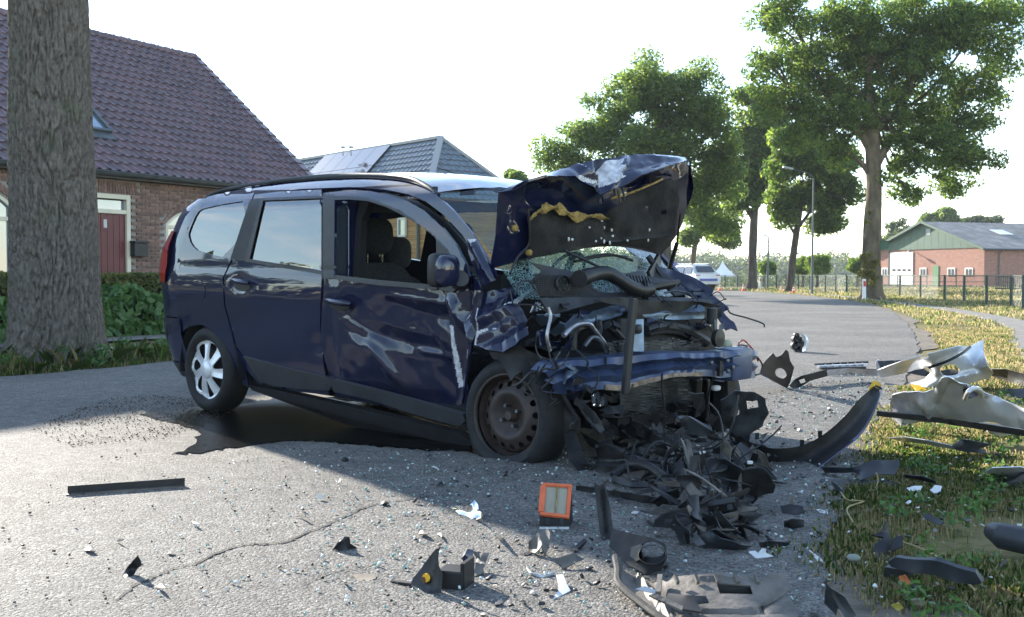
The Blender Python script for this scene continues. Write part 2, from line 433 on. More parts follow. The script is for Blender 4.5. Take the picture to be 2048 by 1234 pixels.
# cracks in the old asphalt: thin dark ribbons lying in it
M_CRACK = mat('crack_bitumen', (.02, .019, .018), .9)
def crack(pts, w, name='crack', seed=1):
    r2 = np.random.default_rng(seed); P = np.array([gnd(*p)[:2] for p in pts]); n = int(np.sum(np.linalg.norm(np.diff(P, axis=0), axis=1)) / .016) + 4
    t = np.linspace(0, len(P) - 1, n); i = np.minimum(t.astype(int), len(P) - 2); Q = P[i] + (P[i + 1] - P[i]) * (t - i)[:, None]
    q = np.cumsum(r2.normal(0, 1, (n, 2)), 0); q -= np.linspace(0, 1, n)[:, None] * q[-1]; Q = Q + q * .0045 + r2.normal(0, .003, (n, 2))
    d = np.gradient(Q, axis=0); nrm = np.stack([-d[:, 1], d[:, 0]], 1); nrm /= np.linalg.norm(nrm, axis=1, keepdims=True) + 1e-9
    ww = w * (.35 + 1.1 * r2.random(n))[:, None] * np.sin(np.linspace(.15, PI - .15, n))[:, None] ** .4
    mb = MB(); mb.grid(np.stack([np.c_[Q - nrm * ww, np.full(n, .0035)], np.c_[Q + nrm * ww, np.full(n, .0035)]], 1))
    return mb.build(name, M_CRACK, road)
crack([(230, 1200), (300, 1165), (352, 1140), (420, 1125), (500, 1092), (575, 1088), (650, 1055), (720, 1018), (800, 1000), (905, 990)], .0065, seed=4)
crack([(590, 1178), (660, 1150), (720, 1140), (760, 1120)], .002, seed=6)
crack([(1000, 955), (1060, 935), (1100, 915)], .003, seed=7)
# sandy shoulder along the right edge of the road, foot path beyond, pavement on the left
def strip(P, off0, off1, z, name, m, kind='structure', wob=.0, seed=1):
    P = np.asarray(P); d = np.gradient(P, axis=0); n = np.stack([d[:, 1], -d[:, 0]], 1); n /= np.linalg.norm(n, axis=1, keepdims=True)
    o_ = np.array([noise.noise((p[0] * .9, p[1] * .9, seed)) for p in P.tolist()])[:, None] * wob
    mb = MB(); mb.grid(np.stack([np.c_[P + n * (off1 + o_), np.full(len(P), z)], np.c_[P + n * (off0), np.full(len(P), z)]], 1))
    return tag(mb.build(name, m, smooth=True, fix=True), kind=kind)
strip(R_SM, -.3, .22, -.008, 'shoulder', M_SAND, wob=.5, seed=2)
PATH_R = crom([(4.5, 8), (6.9, 14.0), (9.5, 20.0), (11.2, 26.5), (12.5, 33.5), (13.6, 42), (14.6, 50), (14.8, 58)], 80)
strip(PATH_R, -.36, .36, -.004, 'footpath', M_PAVE)
PAV_L = crom([(-13.5, 5.5), (-9.3, 11.5), (-6.3, 15.3), (-4.2, 18.5), (-2, 22.5), (0, 28)], 60)
strip(PAV_L, -.75, .95, .012, 'pavement', M_PAVE)
mb = MB(); Pn = np.asarray(PAV_L); d = np.gradient(Pn, axis=0); n = np.stack([d[:, 1], -d[:, 0]], 1); n /= np.linalg.norm(n, axis=1, keepdims=True)
M_KERB = mat('kerb_concrete', (.17, .16, .145), .9, var=.25, vscale=9)
for s_ in (-.82,):
    q = Pn + n * s_
    for i in range(len(q) - 1):
        mb.bar(np.r_[q[i], .03], np.r_[q[i] + (q[i + 1] - q[i]) * .985, .03], .1, .14)
tag(mb.build('kerb', M_KERB), kind='structure')
# far wooded ridge
def leaf_cloud(centers, radii, n, size, seed, flat=.8, up=.35):
    """leaf faces (bent quads) spread through many small clumps"""
    r2 = np.random.default_rng(seed); k = len(centers)
    w = radii ** 2.2; idx = r2.choice(k, n, p=w / w.sum())
    d = r2.normal(size=(n, 3)); d /= np.linalg.norm(d, axis=1, keepdims=True)
    rad = radii[idx] * (r2.random(n) ** .42)
    c = centers[idx] + d * rad[:, None] * np.array([1, 1, flat])
    nn = d * .5 + r2.normal(size=(n, 3)) * .75 + np.array([0, 0, up]); nn /= np.linalg.norm(nn, axis=1, keepdims=True)
    a = np.cross(nn, r2.normal(size=(n, 3))); a /= np.linalg.norm(a, axis=1, keepdims=True); b_ = np.cross(nn, a)
    s = size * (.6 + .8 * r2.random(n))[:, None]
    v = np.stack([c - a * s, c - b_ * s * .42 + nn * s * .12, c + a * s, c + b_ * s * .42 + nn * s * .12], 1).reshape(-1, 3)
    f = np.arange(4 * n).reshape(-1, 4)
    return v, f
def leaf_mat(name, dark, light, trans=.45, warm=(.25, .3, .05), rough=.5):
    m = bpy.data.materials.new(name); m.use_nodes = True; N = m.node_tree.nodes; L = m.node_tree.links; b = N['Principled BSDF']
    ge = N.new('ShaderNodeNewGeometry'); r = ramp(N, [(0, dark), (.7, light), (1, tuple(.5 * (a + c) for a, c in zip(light, warm)))]); L.new(ge.outputs['Random Per Island'], r.inputs[0])
    L.new(r.outputs[0], b.inputs['Base Color']); b.inputs['Roughness'].default_value = rough; b.inputs['Specular IOR Level'].default_value = .3
    t = N.new('ShaderNodeBsdfTranslucent'); hs = N.new('ShaderNodeHueSaturation'); hs.inputs['Hue'].default_value = .485; hs.inputs['Saturation'].default_value = 1.1; hs.inputs['Value'].default_value = 2.6
    L.new(r.outputs[0], hs.inputs['Color']); L.new(hs.outputs[0], t.inputs[0])
    mx = N.new('ShaderNodeMixShader'); mx.inputs[0].default_value = trans; L.new(b.outputs[0], mx.inputs[1]); L.new(t.outputs[0], mx.inputs[2])
    L.new(mx.outputs[0], N['Material Output'].inputs[0]); return m
M_LEAF = leaf_mat('oak_leaf', (.036, .07, .018), (.078, .126, .032), .56)
M_LEAF2 = leaf_mat('oak_leaf_light', (.05, .088, .028), (.105, .155, .05), .58)
M_LEAFB = leaf_mat('globe_leaf', (.05, .09, .015), (.1, .17, .03))
M_HEDGE = leaf_mat('hedge_leaf', (.05, .065, .02), (.11, .13, .04), warm=(.2, .13, .04))
M_IVY = leaf_mat('ivy_leaf', (.03, .075, .018), (.08, .16, .045), .3, warm=(.1, .16, .04), rough=.35)
M_FAR = leaf_mat('far_leaf', (.03, .05, .025), (.06, .085, .04), .3)
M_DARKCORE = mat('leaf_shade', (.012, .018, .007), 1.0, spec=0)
M_BARK = mat('bark', (.05, .042, .033), .95, col2=(.115, .1, .082), var=1, vscale=7, bump=1.0, bscale=26, bdist=.03, stretch=(1, 1, .22), spec=.15)
M_BARK2 = mat('bark_lichen', (.06, .046, .032), .95, col2=(.17, .14, .09), var=1, vscale=3, bump=.9, bscale=18, bdist=.03, stretch=(1, 1, .35), spec=.15)

r3 = np.random.default_rng(21)
n = 1500; X = r3.uniform(-60, 330, n); Y = 300 + r3.uniform(0, 60, n); rr = r3.uniform(1.6, 4.2, n)
Z = r3.uniform(-1.2, 5.8, n) + 1.6 * np.sin(X * .021 + 1) + .8 * np.sin(X * .07)
v, f = leaf_cloud(np.stack([X, Y, Z], 1), rr, 120000, .5, 5)
o = link('far_wood', mesh_from('far_wood', v, f, M_FAR)); tag(o, kind='stuff')
core = MB(); xs = np.linspace(-70, 340, 60); zt = 4.2 + 1.6 * np.sin(xs * .021 + 1) + .8 * np.sin(xs * .07)
core.grid(np.stack([np.stack([xs, np.full(60, 330.), np.full(60, -1.5)], 1), np.stack([xs, np.full(60, 330.), zt], 1), np.stack([xs, np.full(60, 380.), zt], 1)], 0))
o2 = core.build('shade', M_FAR, o)
# scrub along the field edge, in front of the wood
n = 420; X = r3.uniform(-30, 130, n); Y = r3.uniform(150, 200, n); rr = r3.uniform(.9, 1.9, n)
v, f = leaf_cloud(np.stack([X, Y, r3.uniform(-1.2, .3, n)], 1), rr, 40000, .26, 8)
tag(link('field_scrub', mesh_from('field_scrub', v, f, M_FAR)), kind='stuff')
# bushes and trees along the road behind and to the left of the camera (mirrored in the paint and glass)
n = 340; A_ = r3.uniform(math.radians(150), math.radians(290), n); Rr = r3.uniform(36, 44, n); rr = r3.uniform(.9, 2.0, n)
hh_ = (1.6 + 4.5 * np.clip(np.array([noise.noise((a * 5.0, 3.3, 0)) for a in A_]) + .35, 0, 1)) * r3.random(n) ** .6
v, f = leaf_cloud(np.stack([Rr * np.cos(A_), 6 + Rr * np.sin(A_), hh_], 1), rr, 30000, .32, 9)
tag(link('roadside_scrub', mesh_from('roadside_scrub', v, f, M_FAR)), kind='stuff')
# ================================================================ BUILDINGS
M_MORTAR = mat('mortar', (.27, .245, .22), .95, var=.2, vscale=12)
M_BRICKS = [mat('brick_a', (.18, .112, .088), .9, var=.3, vscale=20), mat('brick_b', (.225, .138, .108), .9, var=.3, vscale=20), mat('brick_c', (.145, .09, .075), .9, var=.3, vscale=20)]
M_TILES = [mat('roof_tile_a', (.12, .082, .086), .36, var=.35, vscale=9), mat('roof_tile_b', (.1, .07, .076), .36, var=.35, vscale=9), mat('roof_tile_c', (.135, .085, .092), .4, var=.35, vscale=9)]
M_CREAM = mat('cream_paint', (.62, .57, .44), .5, var=.08, vscale=5)
M_DOOR = mat('oxblood_paint', (.105, .016, .022), .35, var=.12, vscale=3)
M_ZINC = mat('zinc', (.09, .1, .105), .5, .4, var=.2, vscale=4)
M_BLACK = mat('black_plastic', (.014, .014, .015), .42, var=.3, vscale=15)
M_GLASSW = mat('window_glass', (.1, .14, .18), .03, spec=1.0, ior=2.0)
M_CURT = mat('curtain', (.5, .5, .48), .9, var=.15, vscale=9, stretch=(12, 1, .4))
hrz = math.radians(60); hu = np.array([.5, .866]); hin = np.array([-.866, .5]); HP = np.array([-7.16, 19.36])
house = thing('brick_house', 'dark brick house with steep plum tiled roof and oxblood front door', 'house', (HP[0], HP[1], 0), hrz)
def hloc(p): d = p[:2] - HP; return np.array([d @ hu, d @ hin, p[2]])
def hplane(px, py, yl):                                     # ray onto the facade plane y = yl
    d = ray(px, py); dn = d[:2] @ hin; t = (yl - (EYE[:2] - HP) @ hin) / dn; return hloc(EYE + d * t)
XE = 5.88; XS = -9.0; ZG = 2.78; ZR = 6.25; YR = 4.1; FY = .2
# walls
mb = MB()
mb.solid([(XE - .1, FY + .3, 0), (XE - .1, 2 * YR - .2, 0), (XE - .1, 2 * YR - .2, ZG - .1), (XE - .1, YR, ZR - .15), (XE - .1, FY + .3, ZG - .04)], (-.28, 0, 0))
mb.solid([(XS, 2 * YR - .5, 0), (XE - .4, 2 * YR - .5, 0), (XE - .4, 2 * YR - .5, ZG - .1), (XS, 2 * YR - .5, ZG - .1)], (0, .28, 0))
mb.build('wall', M_MORTAR, house, fix=True)
# openings (local x0, x1, ztop) as seen in the photograph
dR = hplane(262, 560, FY)[0]; dT = hplane(262, 391, FY)[2]; dL = dR - 1.12
w1R = hplane(32, 450, FY)[0]; w1L = w1R - 1.35; w1T = hplane(2, 378, FY)[2] + .02; w1S = hplane(10, 545, FY)[2] - .1
w2L = hplane(333, 480, FY)[0]; w2R = w2L + 1.2; w2T = hplane(350, 430, FY)[2] + .1; w2S = w1S
def arch_pts(x0, x1, zs, zt, rise, n=14):
    m = (x0 + x1) / 2; h = (x1 - x0) / 2; P = [(x0, zs), (x1, zs)]
    for i in range(n + 1):
        a = i / n; x = x1 + (x0 - x1) * a; P.append((x, zt - rise * ((x - m) / h) ** 2))
    return P
A1 = arch_pts(w1L, w1R, w1S, w1T, .28); A2 = arch_pts(w2L, w2R, w2S, w2T, .28)
def hole(x, z):
    if dL - .01 < x < dR + .01 and z < dT + .01: return True
    return inpoly([(x, z)], A1)[0] or inpoly([(x, z)], A2)[0]
sheet('wall', [(XS, 0), (XE - .1, 0), (XE - .1, ZG - .04), (XS, ZG - .04)], None, M_MORTAR, sp=.6, t=.28, lift=lambda V: np.c_[V[:, 0], np.full(len(V), FY + .012), V[:, 1]], parent=house, world=False, eye=np.array([0, -20, 1.]), holes=[[(dL, .02), (dR, .02), (dR, dT), (dL, dT)], A1, A2])
MB().box((-1.5, FY + .9, 1.3), (14, .02, 2.5)).build('room_back', M_CURT, house)
# bricks: a running bond, soldier arches over the openings
bv = []
def brick(x, z, w, h, rot=0, dep=.02):
    bv.append((x, z, w, h, rot))
row = 0; z = .05
while z < ZG - .1:
    x = XS + (.11 if row % 2 else 0)
    if z > .55:
        while x < XE - .12:
            xc, zc = x + .105, z + .025
            if not (hole(xc, zc) or hole(x + .01, zc) or hole(x + .2, zc)):
                s_arch = (dL - .14 < xc < dR + .14 and dT < zc < dT + .25)
                for (a0, a1, at_) in ((w1L, w1R, w1T), (w2L, w2R, w2T)):
                    m_ = (a0 + a1) / 2; zt = at_ - .28 * ((xc - m_) / ((a1 - a0) / 2)) ** 2
                    if a0 - .1 < xc < a1 + .1 and zt - .02 < zc < zt + .2: s_arch = True
                if not s_arch: brick(x + .105, zc, .21, .05)
            x += .22
    z += .062; row += 1
k = int((dR - dL + .28) / .062)
for i in range(k + 1): 
    xx = dL - .12 + (dR - dL + .24) * i / k; brick(xx, dT + .125, .05, .215, -(xx - (dL + dR) / 2) * .35)
for (a0, a1, at_) in ((w1L, w1R, w1T), (w2L, w2R, w2T)):
    m_ = (a0 + a1) / 2
    for i in range(25):
        xx = a0 - .06 + (a1 - a0 + .12) * i / 24; u_ = (xx - m_) / ((a1 - a0) / 2); zt = at_ - .28 * u_ * u_
        brick(xx, zt + .1, .05, .19, -math.atan(.56 * u_ / ((a1 - a0) / 2)))
bricks_me = []
for m_ in M_BRICKS:
    for var in range(3):
        q = MB(); q.box((0, 0, 0), (1, .03, 1)); bricks_me.append(mesh_from('brick', np.concatenate(q.v), q.f, m_))
def bscore(b):                                              # visible between trunk and car first
    p = HP + hu * b[0]; px = PCX + F * p[0] / p[1]; py = 550 - F * (b[1] - CAMH) / p[1]
    vis = (186 < px < 425 or px < 32) and 320 < py < 560
    return (not vis, p[1])
bv.sort(key=bscore)
for b in bv[:300]:
    o = link('brick', random.choice(bricks_me), house); o.location = (b[0], FY + random.uniform(-.003, .002), b[1]); o.scale = (b[2], 1, b[3]); o.rotation_euler = (0, b[4], 0)
mb = MB()
for b in bv[300:]:
    ca, sa = math.cos(b[4]), math.sin(b[4]); mb.box((b[0], FY + random.uniform(-.003, .002), b[1]), (b[2], .03, b[3]), M=[[ca, 0, sa], [0, 1, 0], [-sa, 0, ca]], mi=random.randrange(3))
tag(mb.build('brickwork', M_BRICKS, house), kind='stuff')
# door
mb = MB(); fw = .085
for (x0, x1, z0, z1) in ((dL, dL + fw, 0, dT), (dR - fw, dR, 0, dT), (dL + fw, dR - fw, dT - fw, dT)): mb.box(((x0 + x1) / 2, FY + .04, (z0 + z1) / 2), (x1 - x0, .1, z1 - z0))
zb = hplane(225, 423, FY)[2]; mb.box(((dL + dR) / 2, FY + .04, zb), (dR - dL - 2 * fw, .09, .075)); mb.build('door_frame', M_CREAM, house, fix=True, bevel=.006)
door = MB().box(((dL + dR) / 2, FY + .07, (zb - .04) / 2), (dR - dL - 2 * fw, .04, zb - .045)).build('door', M_DOOR, house)
w_ = dR - dL - 2 * fw
for i in range(7):
    q = MB().box((dL + fw + w_ * (i + .5) / 7, FY + .045, (zb - .04) / 2), (w_ / 7 - .008, .016, zb - .06)); q.build('plank', M_DOOR, door, bevel=.003)
dp = hplane(210, 447, FY + .03)
MB().box((dp[0], FY + .034, dp[2]), (.17, .014, .24)).build('spy_window_frame', M_DOOR, door, bevel=.004)
MB().box((dp[0], FY + .026, dp[2]), (.07, .01, .15)).build('spy_window', M_CURT, door)
MB().box(((dL + dR) / 2, FY + .075, (zb + dT - fw) / 2), (w_, .01, dT - fw - zb - .05)).build('transom_pane', M_GLASSW, house)
def hwindow(A, x0, x1, zs, zt):
    big = [(x, FY + .03, z) for x, z in A]; m_ = (x0 + x1) / 2; c_ = (zs + zt) / 2
    sm = [(m_ + (x - m_) * .88, c_ + (z - c_) * .93) for x, z in A]
    q = MB(); nA = len(A); v = [(x, FY + .03, z) for x, z in A] + [(x, FY + .03, z) for x, z in sm] + [(x, FY + .1, z) for x, z in sm] + [(x, FY + .1, z) for x, z in A]
    q.add(v, [(i, (i + 1) % nA, nA + (i + 1) % nA, nA + i) for i in range(nA)] + [(nA + i, nA + (i + 1) % nA, 2 * nA + (i + 1) % nA, 2 * nA + i) for i in range(nA)])
    win = q.build('window', M_CREAM, house, fix=True)
    zm = hplane(10, 437, FY)[2]; MB().box((m_, FY + .06, zm), ((x1 - x0) * .9, .06, .06)).build('glazing_bar', M_CREAM, win)
    MB().solid([(x, FY + .085, z) for x, z in sm], (0, .006, 0)).build('pane', M_GLASSW, win)
    MB().box((m_, FY - .03, zs - .03), (x1 - x0 + .16, .16, .06)).build('sill', M_MORTAR, win)
hwindow(A1, w1L, w1R, w1S, w1T); hwindow(A2, w2L, w2R, w2S, w2T)
# letter box on the wall: a thing that hangs there
q0 = hplane(268, 513, FY - .12); q1 = hplane(295, 482, FY - .12)
lw, lh = abs(q1[0] - q0[0]), q1[2] - q0[2]
lb_p = HP + hu * ((q0[0] + q1[0]) / 2) + hin * (FY - .08)
lb = thing('letter_box', 'black letter box hung on the brick wall right of the oxblood door', 'letter box', (lb_p[0], lb_p[1], q0[2]), hrz)
MB().box((0, 0, lh * .42), (lw, .13, lh * .84)).build('box', M_BLACK, lb, bevel=.008)
MB().box((0, -.008, lh * .92), (lw * 1.06, .15, lh * .14)).build('lid', M_BLACK, lb, bevel=.01)
MB().box((0, -.07, lh * .55), (.02, .012, .02)).build('lock', M_ZINC, lb)
# roof: slope boards under, tiles on top
sl = math.hypot(YR, ZR - ZG); ay = YR / sl; az = (ZR - ZG) / sl; nrm_r = np.array([0, -az, ay])
def rp(x, s, h=0): return np.array([x, ay * s, ZG + az * s]) + nrm_r * h
mb = MB(); mb.add([rp(XS, -.05, -.03), rp(XE, -.05, -.03), rp(XE, sl, -.03), rp(XS, sl, -.03), (XS, 2 * YR + .05, ZG - .05), (XE, 2 * YR + .05, ZG - .05)], [(0, 1, 2, 3), (3, 2, 5, 4)])
roof = mb.build('roof', M_TILES[1], house)
TW, TC = .215, .262
def tile_mesh(m_, seed=0):
    # pan tile: S-shaped cross-section, thick lower lip, tipped so that it laps the tile below
    U = np.linspace(0, 1, 8); prof = .034 * np.where(U < .38, np.sin(U / .38 * PI), -.32 * np.sin((U - .38) / .62 * PI))
    v = []; f = []
    for (s, h) in ((TC * 1.12, .004), (0, .032)):
        for u, p in zip(U, prof): v.append((u * TW * 1.03, s, p + h))
    for u, p in zip(U, prof): v.append((u * TW * 1.03, 0, p + .012))
    for r_ in range(2):
        for i in range(7): f.append((r_ * 8 + i, (r_ + 1) * 8 + i, (r_ + 1) * 8 + i + 1, r_ * 8 + i + 1))
    f.append((0, 8, 16)) ; f.append((7, 23, 15))
    return v, f
tv, tf = tile_mesh(0)
tmes = [mesh_from('tile', tv, tf, m_, smooth=True, sharp=40) for m_ in M_TILES]
Rt = Matrix(((1, 0, 0), (0, ay, -az), (0, az, ay)))
tl = []
nc = int((XE - XS) / TW); nr = int(sl / TC)
sk0 = hplane  # skylight rectangle on the slope
def rplane(px, py):
    d = ray(px, py); dl = np.array([d[:2] @ hu, d[:2] @ hin, d[2]]); e = np.array([(EYE[:2] - HP) @ hu, (EYE[:2] - HP) @ hin, CAMH])
    t = ((rp(0, 0) - e) @ nrm_r) / (dl @ nrm_r); p = e + dl * t; return p[0], (p[1] / ay)
skx1, sks0 = rplane(219, 268); _, sks1 = rplane(184, 212); skx0 = skx1 - .8; sks1 = max(sks1, sks0 + .9)
for i in range(nc):
    for j in range(nr + 1):
        x = XE - TW * (i + 1); s = j * TC
        if skx0 - .02 < x + TW * .6 and x + TW * .4 < skx1 + .02 and sks0 - .05 < s + TC * .6 and s + TC * .4 < sks1 + .02: continue
        p = rp(x, s); wx = HP + hu * p[0] + hin * p[1]; px = PCX + F * wx[0] / wx[1]; py = 550 - F * (p[2] - CAMH) / wx[1]
        vis = px > -20 and not (30 < px < 182)
        if x < -4: continue
        tl.append((not vis, wx[1], x, s))
tl.sort()
for t_ in tl[:300]:
    o = link('tile', random.choice(tmes), roof); p = rp(t_[2], t_[3], random.uniform(0, .006)); o.location = p
    o.rotation_euler = (Rt @ Matrix.Rotation(random.uniform(-.012, .012), 3, 'Z')).to_euler()
mb = MB(); tvn = np.array(tv); R3 = np.array(Rt)
for t_ in tl[300:]: mb.add(tvn @ R3.T + rp(t_[2], t_[3], random.uniform(0, .006)), tf, random.randrange(3))
tag(mb.build('tiling', M_TILES, roof, smooth=True, sharp=40), kind='stuff')
for i in range(30):                                         # ridge tiles
    x = XE - .42 * i; 
    if x < -5: break
    q = MB(); P = []
    for xx, r_ in ((x - .46, .085), (x - .04, .1), (x, .105)):
        P.append([(xx, YR + r_ * math.cos(a), ZR - .02 + r_ * math.sin(a) * 1.1) for a in np.linspace(-.35, PI + .35, 9)])
    q.grid(P); q.build('ridge_tile', random.choice(M_TILES), roof, smooth=True)
for j in range(nr + 1):                                     # verge tiles down the gable edge
    s = j * TC; q = MB(); a, b = rp(XE, s, .035), rp(XE, s + TC * 1.05, .01)
    q.bar(a, b, .2, .05, up=nrm_r); q.solid([rp(XE + .09, s, .05), rp(XE + .09, s + TC, .03), rp(XE + .09, s + TC, -.15), rp(XE + .09, s, -.13)], (.02, 0, 0)); q.build('verge_tile', random.choice(M_TILES), roof)
mb = MB(); mb.grid([[rp(x, s, .05) for x in (skx0, skx1)] for s in (sks0, sks1)]); 
sk = MB()
for (a, b) in (((skx0, sks0), (skx1, sks0)), ((skx1, sks0), (skx1, sks1)), ((skx1, sks1), (skx0, sks1)), ((skx0, sks1), (skx0, sks0))): sk.bar(rp(*a, .05), rp(*b, .05), .07, .09, up=nrm_r)
sk.bar(rp(skx0 - .05, sks0 - .14, .03), rp(skx1 + .05, sks0 - .14, .03), .2, .03, up=nrm_r)
sko = sk.build('skylight', M_ZINC, roof); mb.build('pane', M_GLASSW, sko)
mb = MB(); P = []
for x in np.linspace(XS, XE + .05, 24): P.append([(x, -.1 + .075 * math.cos(a), ZG - .02 + .075 * math.sin(a)) for a in np.linspace(PI, 2 * PI, 9)])
mb.grid(P); mb.tube([(XS, -.18, ZG - .02), (XE + .05, -.18, ZG - .02)], .014, 6); mb.solid([(XS, -.02, ZG - .12), (XE, -.02, ZG - .12), (XE, -.02, ZG - .02), (XS, -.02, ZG - .02)], (0, .2, 0))
mb.build('gutter', M_ZINC, house, smooth=True)

# ---------------------------------------------------------------- wooden house with the grey hipped roof
M_GTILE = mat('grey_roof_tile', (.12, .15, .18), .4, var=.2, vscale=6)
M_RIDGE = mat('grey_ridge', (.3, .3, .3), .6)
M_WOOD = [mat('larch_a', (.52, .29, .125), .7, var=.3, vscale=4, stretch=(.3, .3, 9)), mat('larch_b', (.44, .23, .1), .7, var=.3, vscale=4, stretch=(.3, .3, 9))]
M_SOLAR = mat('solar_glass', (.012, .016, .03), .12, spec=1.0, ior=1.7)
M_WHITE = mat('white_paint', (.75, .74, .71), .5)
pk = at(882, 277, 45.0); rdir = np.array([-.65, .76]); rdir /= np.linalg.norm(rdir); pdir = np.array([-rdir[1], rdir[0]]) * np.array([1, 1]); pdir = np.array([-.76, -.65]); pdir /= np.linalg.norm(pdir)
S2 = 2.65; ze = .92 + (550 - 396) / F * 41.5
e_rd = np.array([*rdir, 0]); e_pd = np.array([*pdir, 0])
LEN = 15.0
A_ = pk + e_rd * LEN; 
def down(p, a, b): q = p + e_rd * a + e_pd * b; q[2] = ze; return q
C1 = down(pk, -S2, S2); D1 = down(pk, -S2, -S2); C0 = down(pk, LEN, S2); D0 = down(pk, LEN, -S2)
wh = thing('wooden_house', 'timber clad house with blue grey hipped roof and solar panels', 'house', (pk[0], pk[1], 0))
mb = MB(); mb.add([pk, A_, C0, C1, D1, D0], [(0, 1, 2, 3), (0, 3, 4), (0, 4, 5, 1)]); rf2 = mb.build('roof', M_GTILE, wh, world=True)
def field(o_, du, dv, nu, nv, tw, tc, poly2, nrm_, mb):
    for i in range(nu):
        for j in range(nv):
            c = (i + .5, j + .5)
            if not inpoly([((i + .5) * tw, (j + .5) * tc)], poly2)[0]: continue
            p = o_ + du * tw * i + dv * tc * j
            v = []
            for s_, h_ in ((tc, .01), (0, .055)):
                for u_, hh in ((0, 0), (.3, .045), (.55, .01), (1.0, 0)): v.append(p + du * tw * u_ + dv * s_ + nrm_ * (h_ + hh))
            v += [p + nrm_ * .01, p + du * tw + nrm_ * .01]
            mb.add(v, [(0, 4, 5, 1), (1, 5, 6, 2), (2, 6, 7, 3), (4, 8, 9, 7), (4, 7, 6), (4, 6, 5)])
sl2 = math.hypot(S2, pk[2] - ze); up1 = (pk - (pk + e_pd * S2 + np.array([0, 0, ze - pk[2]]))) / sl2; n1 = np.cross(e_rd, up1); n1 = n1 if n1[2] > 0 else -n1
mb = MB(); field(C0, -e_rd, up1, int((LEN + S2) / .33) + 1, int(sl2 / .34) + 1, .33, .34, [(0, 0), (LEN + S2, 0), (LEN, sl2), (0, sl2)], n1, mb)
up2 = (pk - down(pk, -S2, 0)) / sl2; n2 = np.cross(e_pd, up2); n2 = n2 if n2[2] > 0 else -n2
field(C1, -e_pd, up2, int(2 * S2 / .33) + 1, int(sl2 / .34) + 1, .33, .34, [(0, 0), (2 * S2, 0), (S2, sl2)], n2, mb)
tag(mb.build('tiling', M_GTILE, rf2, world=True), kind='stuff')
mb = MB(); up_ = np.array([0, 0, 1])
for a, b in ((pk, A_), (pk, C1), (pk, D1)): mb.bar(a + up_ * .06, b + up_ * .06, .26, .12)
mb.build('ridge_cap', M_RIDGE, wh, world=True)
# walls of boards
inn = .45
def wallpts(a, b, inward): return a + inward * inn, b + inward * inn
wallc = MB(); wc = [down(pk, LEN - .3, S2 - inn), down(pk, -S2 + inn, S2 - inn), down(pk, -S2 + inn, -S2 + inn)]
for p in wc: p[2] = 0
for a, b in ((wc[0], wc[1]), (wc[1], wc[2])):
    wallc.add([a, b, b + up_ * (ze + .2), a + up_ * (ze + .2)], [(0, 1, 2, 3)])
wallc.build('wall', mat('wall_batten', (.05, .03, .02), .9), wh, world=True)
for (a, b, nn_) in ((wc[0], wc[1], e_pd), (wc[1], wc[2], -e_rd)):
    zz = .3
    while zz < ze + .1:
        q = MB(); q.bar(a + nn_ * .03 + up_ * zz, b + nn_ * .03 + up_ * zz, .03, .165, up=up_); q.build('board', random.choice(M_WOOD), wh, world=True); zz += .175
mb = MB(); dpp = at(840, 450, 1); 
def wplane(px, py):
    d = ray(px, py); t = ((wc[0] + e_pd * .06 - EYE) @ e_pd) / (d @ e_pd); return EYE + d * t
p0 = wplane(838, 500); p1 = wplane(838, 400); mb.tube([p0 * [1, 1, 0] + e_pd * .05, np.array([p0[0], p0[1], ze]) + e_pd * .05], .06, 8); mb.build('downpipe', M_ZINC, wh, world=True)
q0 = wplane(799, 472); q1 = wplane(813, 437); cw = (q0 + q1) / 2; wd = np.linalg.norm((q1 - q0)[:2])
fr = MB(); hh = abs(q1[2] - q0[2])
for s_ in (-1, 1):
    fr.bar(cw - e_rd * wd / 2 * s_ - up_ * hh / 2 + e_pd * .05, cw - e_rd * wd / 2 * s_ + up_ * hh / 2 + e_pd * .05, .08, .08, up=e_pd)
    fr.bar(cw - e_rd * wd / 2 + up_ * s_ * hh / 2 + e_pd * .05, cw + e_rd * wd / 2 + up_ * s_ * hh / 2 + e_pd * .05, .08, .08)
wf = fr.build('window', M_WHITE, wh, world=True); g_ = MB(); g_.bar(cw - e_rd * wd / 2 + e_pd * .02, cw + e_rd * wd / 2 + e_pd * .02, .02, hh); g_.build('pane', M_GLASSW, wf, world=True)
# solar panels: two rows
def r2(px, py, h=.12):
    d = ray(px, py); t = ((pk + n1 * h - EYE) @ n1) / (d @ n1); return EYE + d * t
TR, BR_ = r2(782, 291), r2(737, 333)
w_dir = e_rd; ph = np.linalg.norm(BR_ - TR) ; dn_ = (pk + e_pd * S2 + np.array([0, 0, ze - pk[2]]) - pk) / sl2
for i in range(5):
    for j in range(2):
        o_ = TR + e_rd * (1.12 * i) + dn_ * (1.36 * j); q = MB(); q.solid([o_, o_ + e_rd * 1.09, o_ + e_rd * 1.09 + dn_ * 1.33, o_ + dn_ * 1.33], n1 * .04); q.build('solar_panel', M_SOLAR, wh, world=True, fix=True)
# two gulls' worth of roof vents on the far ridge
for px in (686, 702):
    p = at(px, 296, 48.6); MB().tube([p - up_ * .35, p], .03, 6).tube([p, p + up_ * .08], .12, 8).build('roof_vent', M_RIDGE, wh, world=True)

